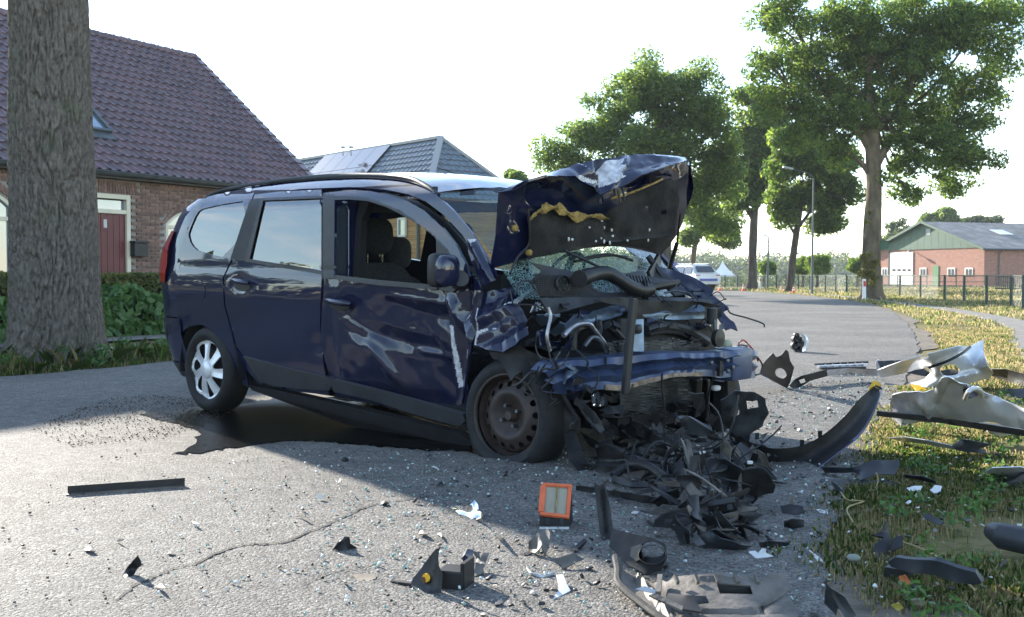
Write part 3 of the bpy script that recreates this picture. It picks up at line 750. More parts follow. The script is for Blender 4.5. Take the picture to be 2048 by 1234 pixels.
# ---------------------------------------------------------------- barn on the right
M_BARNB = mat('barn_brick', (.30, .155, .115), .9, var=.16, vscale=2.5, stretch=(1, 1, 3), bump=.3, bscale=14)
M_GREEN = mat('green_sheet', (.035, .085, .05), .55, var=.12, vscale=1.5)
M_CORR = mat('fibre_cement', (.2, .19, .18), .85, var=.3, vscale=.9)
M_GDOOR = mat('green_door', (.06, .17, .06), .5)
BRp = at(1968, 560, 92.); BLp = at(1746, 560, 106.); BRp[2] = BLp[2] = 0
fu = (BLp - BRp); fl = np.linalg.norm(fu); fu = fu / fl; su = np.array([-fu[1], fu[0], 0.]); 
if su[0] < 0: su = -su
barn = thing('barn', 'long brick barn with green gable and grey corrugated roof beyond the fence', 'barn', tuple(BRp))
EV = 3.28; AP = 5.75; BL_ = 34.0
def bp_(a, z, d=0.): return BRp + fu * a - su * d + np.array([0, 0, z])     # a along the gable from the right corner, d outwards
mb = MB(); mb.add([bp_(0, 0), bp_(fl, 0), bp_(fl, EV), bp_(0, EV), bp_(0, 0, -BL_), bp_(0, EV, -BL_), bp_(fl, 0, -BL_), bp_(fl, EV, -BL_)], [(0, 1, 2, 3), (0, 3, 5, 4), (1, 6, 7, 2), (4, 5, 7, 6)])
mb.build('wall', M_BARNB, barn, world=True, fix=True)
npan = 16
for i in range(npan):
    a0, a1 = fl * i / npan + .01, fl * (i + 1) / npan - .01
    zt = lambda a: EV + (AP - EV) * (1 - abs(a - fl / 2) / (fl / 2))
    pts = [bp_(a0, EV, .03), bp_(a1, EV, .03), bp_(a1, zt(a1), .03), bp_(a0, zt(a0), .03)]
    MB().solid(pts, -su * .05).build('gable_panel', M_GREEN, barn, world=True, fix=True)
mb = MB(); mb.solid([bp_(0, EV + .02, -.02), bp_(fl, EV + .02, -.02), bp_(fl / 2, AP, -.02)], su * .06); mb.build('gable_backing', M_GREEN, barn, world=True, fix=True)
mb = MB()
for sgn in (0, 1):                                          # corrugated roof
    nS = 120; P = []
    for k_ in range(nS + 1):
        d = -.5 + (BL_ + 1) * k_ / nS; w_ = .03 * (k_ % 2)
        e0 = bp_(-.45 if sgn == 0 else fl + .45, EV - .12 + w_, -d); e1 = bp_(fl / 2, AP + .06 + w_, -d); P.append([e0, e1])
    mb.grid(P)
rfb = mb.build('roof', M_CORR, barn, world=True, fix=True)
mb = MB()
for a in (-.45, fl + .45): mb.bar(bp_(a, EV - .14, .5), bp_(fl / 2, AP + .04, .5), .08, .22)
mb.build('barge_board', M_GREEN, barn, world=True)
mb = MB(); mb.tube([bp_(-.5, EV - .16, .4), bp_(-.5, EV - .16, -BL_)], .08, 8); mb.build('gutter', M_ZINC, barn, world=True)
mb = MB(); mb.tube([bp_(-.5, EV - .2, -1.5), bp_(-.12, EV - .5, -1.5), bp_(-.12, 0, -1.5)], .05, 8); mb.build('downpipe', M_ZINC, barn, world=True)
def roofpt(s, d, h=.08): return bp_(-.45 + (fl / 2 + .45) * s, EV - .12 + (AP - EV + .18) * s + h, -d)
for d in (5.0, 10.5, 16, 21.5):
    MB().solid([roofpt(.5, d), roofpt(.5, d + 1.5), roofpt(.68, d + 1.5), roofpt(.68, d)], (0, 0, .03)).build('skylight', M_WHITE, barn, world=True, fix=True)
def bface(px, py, d=.0):
    r_ = ray(px, py); t = ((BRp - EYE) @ su - d) / (r_ @ su); p = EYE + r_ * t - BRp; return p @ fu, p[2]
def rect(px0, py0, px1, py1, d0, d1, name, m_, par=barn, z0=None):
    a0, zb_ = bface(px0, py1); a1, zt_ = bface(px1, py0); 
    if z0 is not None: zb_ = z0
    return MB().solid([bp_(a0, zb_, d0), bp_(a1, zb_, d0), bp_(a1, zt_, d0), bp_(a0, zt_, d0)], -su * (d1 - d0)).build(name, m_, par, world=True, fix=True)
rect(1781, 504, 1827, 570, .02, .08, 'roller_door', M_WHITE, z0=.03)
rd_ = [c for c in barn.children if c.name.startswith('roller_door')][0]
for i in range(4): rect(1786 + i * 10.2, 538, 1792.5 + i * 10.2, 542.5, .085, .1, 'porthole', M_BLACK, rd_)
rect(1777.5, 502, 1781, 570, .02, .1, 'door_post', M_BLACK, z0=0)
for x0, x1 in ((1764, 1776), (1840, 1853.5), (1895.5, 1911), (1930.5, 1946.5)):
    wf = rect(x0, 535.5, x1, 552, .02, .06, 'window', M_WHITE)
    m_ = (x0 + x1) / 2; w2 = (x1 - x0) / 2
    rect(x0 + 1.8, 538, m_ - .8, 550, .065, .08, 'pane', M_BLACK, wf); rect(m_ + .8, 538, x1 - 1.8, 550, .065, .08, 'pane', M_BLACK, wf)
rect(1866, 531.5, 1878, 572, .02, .06, 'door', M_GDOOR, z0=0); rect(1755, 533, 1761, 572, .02, .06, 'door', M_GDOOR, z0=0)
rect(1853.5, 457, 1862, 470, .06, .1, 'vent', M_RIDGE)
mb = MB(); a_, z_ = bface(1830, 503); mb.bar(bp_(a_, z_, .05), bp_(a_, z_, .6), .06, .06); mb.box(bp_(a_, z_, .65), (.25, .25, .16)); mb.build('wall_lamp', M_RIDGE, barn, world=True)
mp = at(1837, 470, 101.); mast = thing('aerial_mast', 'thin grey aerial mast rising behind the green barn gable', 'mast', (mp[0], mp[1], 0))
MB().tube([(mp[0], mp[1], 0), at(1836, 420, 101.)], [.05, .03], 6).build('pole', M_RIDGE, mast, world=True)
p = at(1836, 424, 101.); MB().bar(p - [.3, 0, 0], p + [.3, 0, 0], .04, .04).build('aerial', M_RIDGE, mast, world=True)

# ---------------------------------------------------------------- far things in the field
M_TENT = mat('tent_canvas', (.8, .8, .78), .7)
tY = 112.; gzt = float(gz(0, tY)); tp = at(1445, 540, tY)
tent = thing('pagoda_tent', 'white pointed pagoda tent in the field beyond the fence', 'tent', (tp[0], tp[1], gzt))
ez = .92 - (552.5 - 550) / F * tY; pz_ = .92 + (550 - 521) / F * tY; hw = 27.5 / F * tY * .78
mb = MB(); P = []
for s_ in np.linspace(0, 1, 8):
    r_ = hw * (1 - s_) ** 1.55 + .03; zz = ez + (pz_ - ez) * s_
    P.append([(tp[0] + r_ * x, tp[1] + r_ * y, zz) for x, y in ((-1.2, -.75), (-.1, -1.15), (1.2, -.4), (.85, .9), (-.7, 1.05), (-1.2, -.75))])
mb.grid(P); mb.build('canopy', M_TENT, tent, world=True, fix=True)
mb = MB()
for x, y in ((-1.2, -.75), (1.2, -.4), (.85, .9), (-.7, 1.05)): MB().tube([(tp[0] + hw * x, tp[1] + hw * y, gzt), (tp[0] + hw * x, tp[1] + hw * y, ez)], .04, 6).build('leg', M_RIDGE, tent, world=True)
M_BLUE = mat('blue_sheet', (.06, .07, .3), .6)
hp0 = at(1362, 530, 210.); hall = thing('blue_hall', 'low hall with a violet blue roof in front of the distant wood', 'hall', (hp0[0], hp0[1], -1.3))
mb = MB(); x0, x1 = hp0[0] - 3.0, hp0[0] + 2.2; zt = .92 + 28 / F * 210; zb2 = .92 + 15 / F * 210
mb.add([(x0, 210, -1.3), (x1, 210, -1.3), (x1, 210, zb2), (x0 + 1.2, 210, zt), (x0 - 1.5, 210, zb2), (x0, 222, -1.3), (x1, 222, -1.3), (x1, 222, zb2), (x0 + 1.2, 222, zt), (x0 - 1.5, 222, zb2)], [(0, 1, 2, 3, 4), (1, 6, 7, 2), (5, 0, 4, 9)]); mb.build('wall', M_BLUE, hall, world=True)
mb = MB(); mb.add([(x0 + 1.2, 209.8, zt + .05), (x1 + .2, 209.8, zb2), (x1 + .2, 222, zb2), (x0 + 1.2, 222, zt + .05), (x0 - 1.7, 209.8, zb2), (x0 - 1.7, 222, zb2)], [(0, 1, 2, 3), (4, 0, 3, 5)]); mb.build('roof', M_TENT, hall, world=True)
sp_ = at(1686, 535, 190.); M_SCAF = mat('scaffold', (.2, .21, .22), .6)
sc_ = thing('scaffold_stand', 'grey scaffold grandstand in front of the distant wood', 'grandstand', (sp_[0], sp_[1], -1.3))
mb = MB()
for i in range(9):
    x = sp_[0] - 2.6 + i * .65
    mb.bar((x, 190, -1.3), (x, 190, 2.6), .05, .05); mb.bar((x, 193, -1.3), (x, 193, 3.0 if i > 4 else 2.7), .05, .05)
mb.build('frame', M_SCAF, sc_, world=True)
mb = MB()
for k_ in range(5): mb.bar((sp_[0] - 2.7, 190 + k_ * .7, -.3 + k_ * .55), (sp_[0] + 2.7, 190 + k_ * .7, -.3 + k_ * .55), .5, .08)
mb.build('tier', M_SCAF, sc_, world=True)
# ================================================================ TREES, FENCES, STREET FURNITURE
def px_r(dpx, Y): return dpx * Y / F
def tree(name, label, base_px, Y, trunk, blobs, nleaf, lsize, m_leaf, m_bark, seed, branches=(), group=None, base_z=None, clump=(.28, .62), cat='tree', nclump=None, zlo=None):
    """trunk: list of (px, py, half width px); blobs: (px, py, rx, ry[, dY]) in pixels at distance Y"""
    r2 = np.random.default_rng(seed); b = at(base_px[0], base_px[1], Y)
    bz = float(gz(b[0], b[1])) + .0 if base_z is None else base_z
    t = thing(name, label, cat, (b[0], b[1], bz), 0, group)
    pts = [at(p[0], p[1], Y) for p in trunk]; rr = [px_r(p[2], Y) for p in trunk]
    pts[0][2] = bz - .05
    P = crom(np.c_[np.array(pts), np.array(rr)], 26); mb = MB()
    # trunk with a little lumpiness
    n = 20; G = []
    for i, q in enumerate(P):
        row = []
        for j in range(n + 1):
            a = 2 * PI * (j % n) / n; k = 1 + .10 * noise.noise((math.cos(a) * 1.6, math.sin(a) * 1.6, q[2] * .9 + seed)); flare = 1 + .35 * math.exp(-max(0, q[2] - bz) / .25) * (.6 + .4 * math.sin(a * 5 + seed))
            row.append((q[0] + q[3] * k * flare * math.cos(a), q[1] + q[3] * k * flare * math.sin(a), q[2]))
        G.append(row)
    mb.grid(G); trunk_o = None
    C = []; R = []; 
    for bl in blobs:
        c = at(bl[0], bl[1], Y) + np.array([0, bl[4] if len(bl) > 4 else r2.uniform(-.25, .25) * px_r(bl[2], Y), 0])
        rx, rz = px_r(bl[2], Y), px_r(bl[3], Y); ry = .85 * max(rx, rz)
        k = max(8, int(3.2 * (rx * ry * rz) ** (2 / 3) / (.5 * sum(clump)) ** 2)) if nclump is None else nclump
        d = r2.normal(size=(k, 3)); d /= np.linalg.norm(d, axis=1, keepdims=True); rad = r2.random(k) ** .45
        C.append(c + d * rad[:, None] * np.array([rx, ry, rz]) * .93); R.append(r2.uniform(clump[0], clump[1], k))
        # a limb towards each blob
        a = P[min(len(P) - 1, int(len(P) * r2.uniform(.72, .98)))]; mid = (a[:3] + c) / 2 + np.array([0, 0, -.15 * np.linalg.norm(c - a[:3])])
        mb.tube(crom([a[:3], mid, c], 9), np.linspace(a[3] * .42, a[3] * .1, 9), 7)
        for kk in range(min(9, k)):
            e = C[-1][kk]; mb.tube(crom([c * .6 + mid * .4, (c + e) / 2 + r2.normal(0, .12, 3), e], 6), np.linspace(a[3] * .14, .012, 6), 5)
    for br in branches:
        bp = [at(p[0], p[1], Y) + np.array([0, p[3] if len(p) > 3 else 0, 0]) for p in br]; mb.tube(crom(np.array(bp), 14), np.interp(np.linspace(0, 1, 14), np.linspace(0, 1, len(br)), [px_r(p[2], Y) for p in br]), 9)
    mb.build('trunk', m_bark, t, world=True, smooth=True, sharp=80)
    C = np.concatenate(C); R = np.concatenate(R)
    v, f = leaf_cloud(C, R, nleaf, lsize, seed + 1, flat=.75)
    link('crown', mesh_from('crown', v, f, m_leaf), t, True)
    return t
# the big oak on the right
tree('oak_tree', 'tall oak with ivy at its foot standing by the white roadside marker post', (1745, 600), 41.0,
     [(1745, 600, 24), (1744, 575, 20), (1742, 520, 18), (1745, 450, 17), (1748, 380, 15), (1746, 310, 15), (1744, 270, 15), (1738, 200, 10), (1740, 100, 6)],
     [(1600, 60, 110, 80), (1535, 130, 55, 55), (1548, 200, 60, 45), (1640, 170, 100, 80), (1800, 40, 150, 90), (1960, 40, 130, 80), (1960, 150, 80, 70), (1830, 160, 110, 80), (1930, 240, 75, 55), (1880, 310, 95, 60), (1955, 330, 48, 36), (1800, 330, 42, 60), (1905, 375, 50, 28), (1620, 255, 75, 50), (1690, 300, 42, 34), (1720, 60, 90, 80), (1700, 170, 60, 70), (1780, 240, 80, 50), (1815, 385, 34, 32), (1570, 20, 60, 50), (1670, 235, 80, 50), (1880, 240, 70, 50), (1740, 120, 70, 60), (1890, 60, 90, 60), (1850, 100, 80, 60)],
     100000, .08, M_LEAF, M_BARK2, 31, branches=[[(1752, 330, 9), (1775, 290, 8), (1800, 260, 6), (1850, 215, 4)], [(1744, 300, 11), (1715, 255, 8), (1680, 200, 5), (1640, 150, 3)], [(1745, 280, 10), (1765, 230, 8), (1790, 150, 5)], [(1740, 350, 6), (1722, 325, 5), (1690, 300, 3)], [(1790, 270, 5), (1860, 290, 4), (1900, 320, 2.5)]])
# ivy leaves on its foot and a nest box: the shoots belong to the trunk, the box hangs on it
tr = [o for o in COL.objects if o.name == 'oak_tree'][0]
v, f = leaf_cloud(np.array([at(x, y, 40.4) for x, y in ((1733, 530), (1728, 515), (1740, 545), (1748, 556), (1725, 548), (1738, 508), (1752, 525), (1744, 568), (1735, 445), (1738, 425))]), np.array([.22, .2, .25, .18, .2, .16, .18, .14, .13, .1]), 900, .07, 5)
link('ivy', mesh_from('ivy', v, f, leaf_mat('young_leaf', (.06, .075, .02), (.14, .13, .04))), tr, True)
nb = at(1766, 490, 40.9); box = thing('nest_box', 'green nest box hung on the right side of the tall oak trunk', 'nest box', tuple(nb))
MB().box((0, 0, 0), (.3, .28, .26)).build('box', M_GREEN, box, bevel=.01); MB().box((0, -.02, .145), (.34, .34, .03)).build('lid', M_GREEN, box)
MB().lathe([(0, .03), (.01, .03)], 10, 'y', (0, -.15, .02)).build('entrance', M_BLACK, box)
# the wide light oak in the middle
tree('oak_tree', 'broad light green oak rising straight behind the raised bonnet', (1330, 575), 46.0,
     [(1330, 575, 13), (1330, 530, 11), (1332, 480, 11), (1335, 420, 10), (1335, 330, 9), (1330, 250, 6), (1328, 180, 3)],
     [(1320, 160, 100, 52), (1240, 195, 75, 60), (1400, 195, 62, 62), (1175, 270, 62, 48), (1260, 290, 90, 65), (1370, 300, 90, 70), (1120, 310, 42, 30), (1430, 270, 42, 60), (1330, 380, 90, 60), (1420, 380, 55, 60), (1150, 345, 60, 34), (1240, 370, 75, 45), (1340, 230, 80, 55), (1420, 450, 48, 30), (1450, 340, 40, 40)],
     84000, .085, M_LEAF2, M_BARK, 47, clump=(.4, .85), branches=[[(1335, 330, 6), (1390, 290, 4), (1430, 250, 2)], [(1334, 350, 6), (1270, 300, 4), (1210, 250, 2)]])
tree('ivied_tree', 'thin leaning tree with an ivied trunk behind the white estate car', (1384, 566), 74.0,
     [(1384, 566, 5.5), (1385, 530, 5), (1390, 490, 5), (1397, 445, 4), (1404, 400, 3)],
     [(1405, 420, 42, 34), (1440, 435, 40, 42), (1395, 380, 44, 34), (1450, 475, 24, 16), (1378, 470, 12, 14)],
     15000, .13, M_LEAF2, M_BARK2, 52, clump=(.5, 1.0))
tree('roadside_tree', 'dark roadside tree with forked trunk between the traffic cones and lamp post', (1502, 580), 66.0,
     [(1502, 580, 12), (1504, 555, 9), (1505, 500, 8.5), (1508, 440, 8), (1512, 390, 6), (1516, 330, 4)],
     [(1500, 250, 48, 66), (1480, 330, 46, 60), (1545, 330, 60, 60), (1560, 260, 60, 60), (1505, 395, 40, 24), (1520, 200, 36, 40), (1468, 385, 26, 26)],
     26000, .15, M_LEAF, M_BARK, 61, clump=(.5, 1.0), branches=[[(1507, 440, 5), (1494, 415, 4.5), (1484, 390, 3.5), (1474, 350, 2)], [(1509, 425, 4), (1530, 385, 3), (1550, 340, 2)]])
tree('roadside_tree', 'roadside tree leaning to the right just left of the tall lamp post', (1578, 586), 57.0,
     [(1578, 586, 9), (1580, 570, 7.5), (1585, 520, 7), (1592, 470, 6.5), (1600, 420, 5.5), (1606, 360, 4)],
     [(1600, 335, 70, 50), (1660, 330, 56, 50), (1560, 385, 36, 38), (1655, 400, 50, 38), (1690, 370, 32, 36), (1600, 290, 70, 40), (1650, 445, 26, 22), (1568, 430, 18, 18), (1625, 380, 44, 30)],
     30000, .135, M_LEAF, M_BARK, 73, clump=(.45, .9), branches=[[(1594, 460, 3.5), (1615, 430, 3), (1640, 400, 2)], [(1590, 470, 3), (1575, 440, 2.5), (1562, 400, 1.6)]])
for i, (px, py, rr, lab, Y) in enumerate(((1636, 531, 25, 'largest globe clipped tree just right of the tall lamp post', 80), (1607, 532, 19, 'globe clipped tree half hidden behind the tall lamp post', 84), (1535, 536, 15, 'small globe clipped tree behind the short lamp post', 84), (1716, 531, 19, 'globe clipped tree half hidden by the tall oak trunk', 82))):
    tree('globe_tree', lab, (px - 2, 571), Y, [(px - 2, 571, 3), (px - 1, 560, 2.6), (px, 545, 2.4)], [(px, py, rr * .98, rr * .9, 0.)], 7000, .11, M_LEAFB, M_BARK, 80 + i, group='globe clipped trees by the field', clump=(.28, .4), nclump=60)
for i, (px, py, rx, ry, Y, lab, ml) in enumerate(((1805, 470, 40, 40, 128, 'dark tree standing behind the left slope of the barn gable', M_FAR), (1878, 437, 32, 14, 135, 'pale thin topped tree behind the barn ridge', M_LEAF2), (1962, 444, 44, 12, 140, 'tree top showing over the long corrugated barn roof', M_FAR), (1030, 356, 17, 14, 60, 'small light tree top between the car roof and the raised bonnet', M_LEAF2))):
    tree('background_tree', lab, (px, 568), Y, [(px, 568, 3.4), (px, 520, 3), (px, py, 2)], [(px, py, rx, ry, 0.), (px - rx * .4, py + ry * .6, rx * .7, ry * .9, 1.), (px + rx * .4, py + ry * .7, rx * .6, ry, -1.)], 9000, .24 if Y > 100 else .12, ml, M_BARK, 90 + i, clump=(.5, 1.2) if Y > 100 else (.25, .45), base_z=-1.3 if Y > 100 else 0)

# the trunk close on the left, bark modelled in relief
def near_trunk():
    Y = 11.2; b = at(112, 722, Y); t = thing('oak_tree', 'thick furrowed oak trunk standing in the verge on the left', 'tree', (b[0], b[1], 0))
    prof = [(722, 112, 112), (712, 112, 104), (690, 114, 95), (665, 116, 92), (600, 114, 87), (500, 112, 83), (400, 110, 81), (300, 104, 79), (200, 100, 77), (100, 97, 74.5), (0, 95, 73), (-150, 92, 71), (-400, 90, 68), (-700, 100, 60), (-1100, 110, 45)]
    A = []
    for py, px, hw in prof:
        p = at(px, py, Y); A.append((p[0], p[1], p[2], px_r(hw, Y)))
    A = np.array(A); A[0, 2] = -.06
    zz = np.concatenate([np.linspace(A[0, 2], 4.0, 300), np.linspace(4.1, A[-1, 2], 40)])
    Q = np.stack([np.interp(zz, A[:, 2], A[:, i]) for i in (0, 1, 3)], 1)
    n = 260; th_ = np.arange(n) / n * 2 * PI; G = np.zeros((len(zz), n + 1, 3))
    for i, z in enumerate(zz):
        for j in range(n):
            a = th_[j]; ca, sa = math.cos(a), math.sin(a); r_ = Q[i, 2]
            fl = math.exp(-max(z, 0) / .22); k = 1 + .07 * noise.noise((ca * 1.3, sa * 1.3, z * .5)) + fl * .16 * math.sin(a * 6 + 1.0)
            w = noise.noise((ca * 3, sa * 3, z * 2.2)) * .9
            f1 = abs(noise.noise((ca * 8 + w, sa * 8 + w, z * 2.6))); f2 = abs(noise.noise((ca * 15 + w, sa * 15, z * 5.5))); f3 = noise.noise((ca * 34, sa * 34, z * 12))
            d = .040 * min(1, f1 * 6.5) + .024 * min(1, f2 * 5.0) + .005 * f3
            G[i, j] = (Q[i, 0] + (r_ * k - .062 + d) * ca, Q[i, 1] + (r_ * k - .062 + d) * sa, z)
    G[:, n] = G[:, 0]
    mb = MB(); mb.grid(G)
    tp_ = A[-1]; r2 = np.random.default_rng(5); C = []; R = []
    for i in range(9):
        a = i * 2.4; e = tp_[:3] + np.array([math.cos(a) * 2.2, math.sin(a) * 2.2, 1.0 + (i % 3)]); mb.tube(crom([tp_[:3] - [0, 0, 1.0 + .1 * i], tp_[:3] * .5 + e * .5, e], 8), np.linspace(.16, .04, 8), 8)
        C.append(e + r2.normal(0, .7, (14, 3))); R.append(r2.uniform(.4, .8, 14))
    me = mb.build('trunk', M_BARKN, t, world=True, smooth=True, sharp=180)
    v, f = leaf_cloud(np.concatenate(C), np.concatenate(R), 9000, .09, 6); link('crown', mesh_from('crown', v, f, M_LEAF), t, True)
m, N, L, b_ = node_mat('bark_near'); M_BARKN = m
tc = N.new('ShaderNodeTexCoord'); mp = N.new('ShaderNodeMapping'); mp.inputs['Scale'].default_value = (1, 1, .4); L.new(tc.outputs['Object'], mp.inputs[0])
n1 = nd(N, 'ShaderNodeTexNoise', Scale=34.0, Detail=8.0, Roughness=.72); L.new(mp.outputs[0], n1.inputs['Vector']); n2 = nd(N, 'ShaderNodeTexNoise', Scale=2.2, Detail=4.0); L.new(tc.outputs['Object'], n2.inputs['Vector'])
n3 = nd(N, 'ShaderNodeTexNoise', Scale=70.0, Detail=3.0); L.new(tc.outputs['Object'], n3.inputs['Vector'])
ra = ramp(N, [(.3, (.04, .034, .029)), (.5, (.145, .125, .105)), (.72, (.25, .22, .185))]); L.new(n1.outputs[0], ra.inputs[0])
rb = ramp(N, [(.45, (.085, .1, .06)), (.6, (.13, .13, .09))]); L.new(n3.outputs[0], rb.inputs[0]); rc_ = ramp(N, [(.56, (0, 0, 0)), (.68, (.55, .55, .55))]); L.new(n2.outputs[0], rc_.inputs[0])
mx = nd(N, 'ShaderNodeMix', data_type='RGBA'); L.new(rc_.outputs[0], mx.inputs['Factor']); L.new(ra.outputs[0], mx.inputs['A']); L.new(rb.outputs[0], mx.inputs['B']); L.new(mx.outputs['Result'], b_.inputs['Base Color'])
b_.inputs['Roughness'].default_value = .95; b_.inputs['Specular IOR Level'].default_value = .15
bp = nd(N, 'ShaderNodeBump'); bp.inputs['Strength'].default_value = 1.0; bp.inputs['Distance'].default_value = .02; L.new(n1.outputs[0], bp.inputs['Height']); L.new(bp.outputs[0], b_.inputs['Normal'])
near_trunk()

# hedge and ivy in front of the house
def hedge(name, label, a, b, w, h, nleaf, ls, m_, seed, cat='hedge', rough=.1):
    a = np.array(a, float); b = np.array(b, float); u = b - a; Ln = np.linalg.norm(u); u /= Ln; nn = np.array([-u[1], u[0]])
    t = thing(name, label, cat, (a[0], a[1], 0)); r2 = np.random.default_rng(seed)
    k = nleaf; s = r2.random(k) * Ln; which = r2.random(k); q = r2.uniform(-.5, .5, k); z = r2.random(k)
    P = np.zeros((k, 3)); d = np.abs(r2.normal(0, .05, k))
    top = which < .4; hh = h * (1 + rough * np.array([noise.noise((x * .8, seed, 0)) + .5 * noise.noise((x * 3, seed, 1)) for x in s]))
    side = np.where(r2.random(k) < .8, -1, 1); 
    off = np.where(top, q * w, side * (w / 2 - d)); zz = np.where(top, hh - d, z * hh)
    wav = np.array([noise.noise((x * 1.3, y * 2, seed)) for x, y in zip(s, zz)]) * rough * .6
    off = off * (1 + np.where(top, 0, wav))
    P[:, :2] = a + u * s[:, None] + nn * off[:, None]; P[:, 2] = zz
    n3 = r2.normal(size=(k, 3)) * .6; n3[:, :2] += nn * np.where(top, 0, side)[:, None]; n3[:, 2] += np.where(top, 1, .25); n3 /= np.linalg.norm(n3, axis=1, keepdims=True)
    A = np.cross(n3, r2.normal(size=(k, 3))); A /= np.linalg.norm(A, axis=1, keepdims=True); B = np.cross(n3, A); sz = ls * (.6 + .8 * r2.random(k))[:, None]
    v = np.stack([P - A * sz, P - B * sz * .6 + n3 * sz * .15, P + A * sz, P + B * sz * .6 + n3 * sz * .15], 1).reshape(-1, 3)
    link('foliage', mesh_from('foliage', v, np.arange(4 * k).reshape(-1, 4), m_), t, True)
    q = MB(); c = (a + b) / 2; q.bar(np.r_[a, h * .44], np.r_[b, h * .44], w * .78, h * .86); q.build('shade_core', M_DARKCORE, t, world=True)  # near-black core box, the shade between the leaves put into its colour
    return t
def hp(x, d): return HP + hu * x - hin * d
hedge('hedge', 'clipped beech hedge in front of the brick house', hp(-9, 1.75), hp(5.6, 1.75), .7, .94, 26000, .042, M_HEDGE, 3, rough=.05)
hedge('ivy_border', 'low glossy ivy growing along the foot of the clipped hedge', hp(-9, 2.55), hp(5.4, 2.55), .9, .56, 12000, .075, M_IVY, 4, cat='ivy', rough=.5)

# chain link fence along the meadow
M_POST = mat('fence_green', (.025, .045, .035), .5)
FP = [gnd(2046, 619), gnd(2022, 613.5), gnd(1973, 610), gnd(1928, 604.5), gnd(1889, 602), gnd(1841, 597), gnd(1800, 593.5), gnd(1764, 591), gnd(1727, 588.5), gnd(1693, 586.5), gnd(1672, 584.5), gnd(1651, 583), gnd(1620, 581), gnd(1597, 580), gnd(1572, 579), gnd(1553, 578.3), gnd(1528, 577.5), gnd(1498, 576.5), gnd(1475, 576), gnd(1450, 575.5), gnd(1425, 575)]
def fence(name, label, P, h, wire=True, m_=M_POST, pw=.045, rails=(1.0,)):
    t = thing(name, label, 'fence', (P[0][0], P[0][1], 0))
    for p in P:
        MB().tube([(p[0], p[1], -.05), (p[0], p[1], h + .02)], pw, 7).build('post', m_, t, world=True)
    for i in range(len(P) - 1):
        for r_ in rails: MB().bar((P[i][0], P[i][1], h * r_), (P[i + 1][0], P[i + 1][1], h * r_), .035, .035).build('rail', m_, t, world=True)
    if wire:
        V = []; Fc = []
        for i in range(len(P) - 1):
            a, b = np.array(P[i])[:2], np.array(P[i + 1])[:2]; u = b - a; Ln = np.linalg.norm(u); u /= Ln; dx = .3 if i == 0 else .13 if i < 8 else .2
            n_ = int((Ln + h) / dx); wn = np.array([-u[1], u[0], 0]) * .0028
            for k in range(n_ + 1):
                for sg in (1, -1):
                    s0 = k * dx - h if sg > 0 else k * dx; s1 = s0 + h * sg; z0, z1 = .04, h
                    # clip to the bay
                    def cl(s0, z0, s1, z1):
                        pts = []
                        for (s, z, s_, z_) in ((s0, z0, s1, z1), (s1, z1, s0, z0)):
                            if s < 0: f = (0 - s) / (s_ - s); z = z + (z_ - z) * f; s = 0
                            elif s > Ln: f = (Ln - s) / (s_ - s); z = z + (z_ - z) * f; s = Ln
                            pts.append((s, z))
                        return pts
                    if max(s0, s1) <= 0 or min(s0, s1) >= Ln: continue
                    (sa, za), (sb, zb_) = cl(s0, z0, s1, z1)
                    p = np.r_[a + u * sa, za]; q = np.r_[a + u * sb, zb_]; e = np.array([u[0], u[1], 0]) * .0028
                    o = len(V); V += [p - e, p + e + wn, q + e + wn, q - e]; Fc.append((o, o + 1, o + 2, o + 3))
        tag(link('mesh', mesh_from('mesh', V, np.array(Fc), m_), t, True), kind='stuff')
    return t
fence('chain_link_fence', 'dark green chain link fence curving along the meadow behind the tall oak', FP, .9)
P2 = [gnd(x, 575.2) for x in (1790, 1848, 1906, 1964)]; P2 = [np.array([p[0], 78.0, 0]) for p in P2]
fence('paddock_fence', 'thin wire paddock fence in front of the brick barn', P2, .86, wire=False, rails=(1.0, .5), pw=.04)
gx0 = at(1990, 565, 62.)[0]; gx1 = at(2075, 565, 62.)[0]
g = thing('slatted_gate', 'dark slatted yard gate at the right edge beyond the fence', 'gate', (gx0, 62, 0))
for i in range(22):
    x = gx0 + (gx1 - gx0) * (i + .5) / 22; MB().box((x, 62, .5), (.05, .03, .82)).build('slat', M_BLACK, g, world=True)
for z in (.15, .85): MB().bar((gx0, 62.03, z), (gx1, 62.03, z), .05, .06).build('rail', M_BLACK, g, world=True)
# sliding gate and railing by the tent
g0, g1 = gnd(1466, 575.6), gnd(1515, 576.5)
gt = thing('field_gate', 'low dark bar gate in front of the white tent', 'gate', tuple(g0))
for z in (.2, .9): MB().bar(g0 + [0, 0, z], g1 + [0, 0, z], .06, .06).build('rail', M_POST, gt, world=True)
for i in range(13): 
    p = g0 + (g1 - g0) * i / 12; MB().bar(p + [0, 0, .05], p + [0, 0, .9], .03, .03).build('bar', M_POST, gt, world=True)
for p in (g0, g1): MB().bar(p, p + [0, 0, 1.05], .22, .22).build('post', M_POST, gt, world=True)

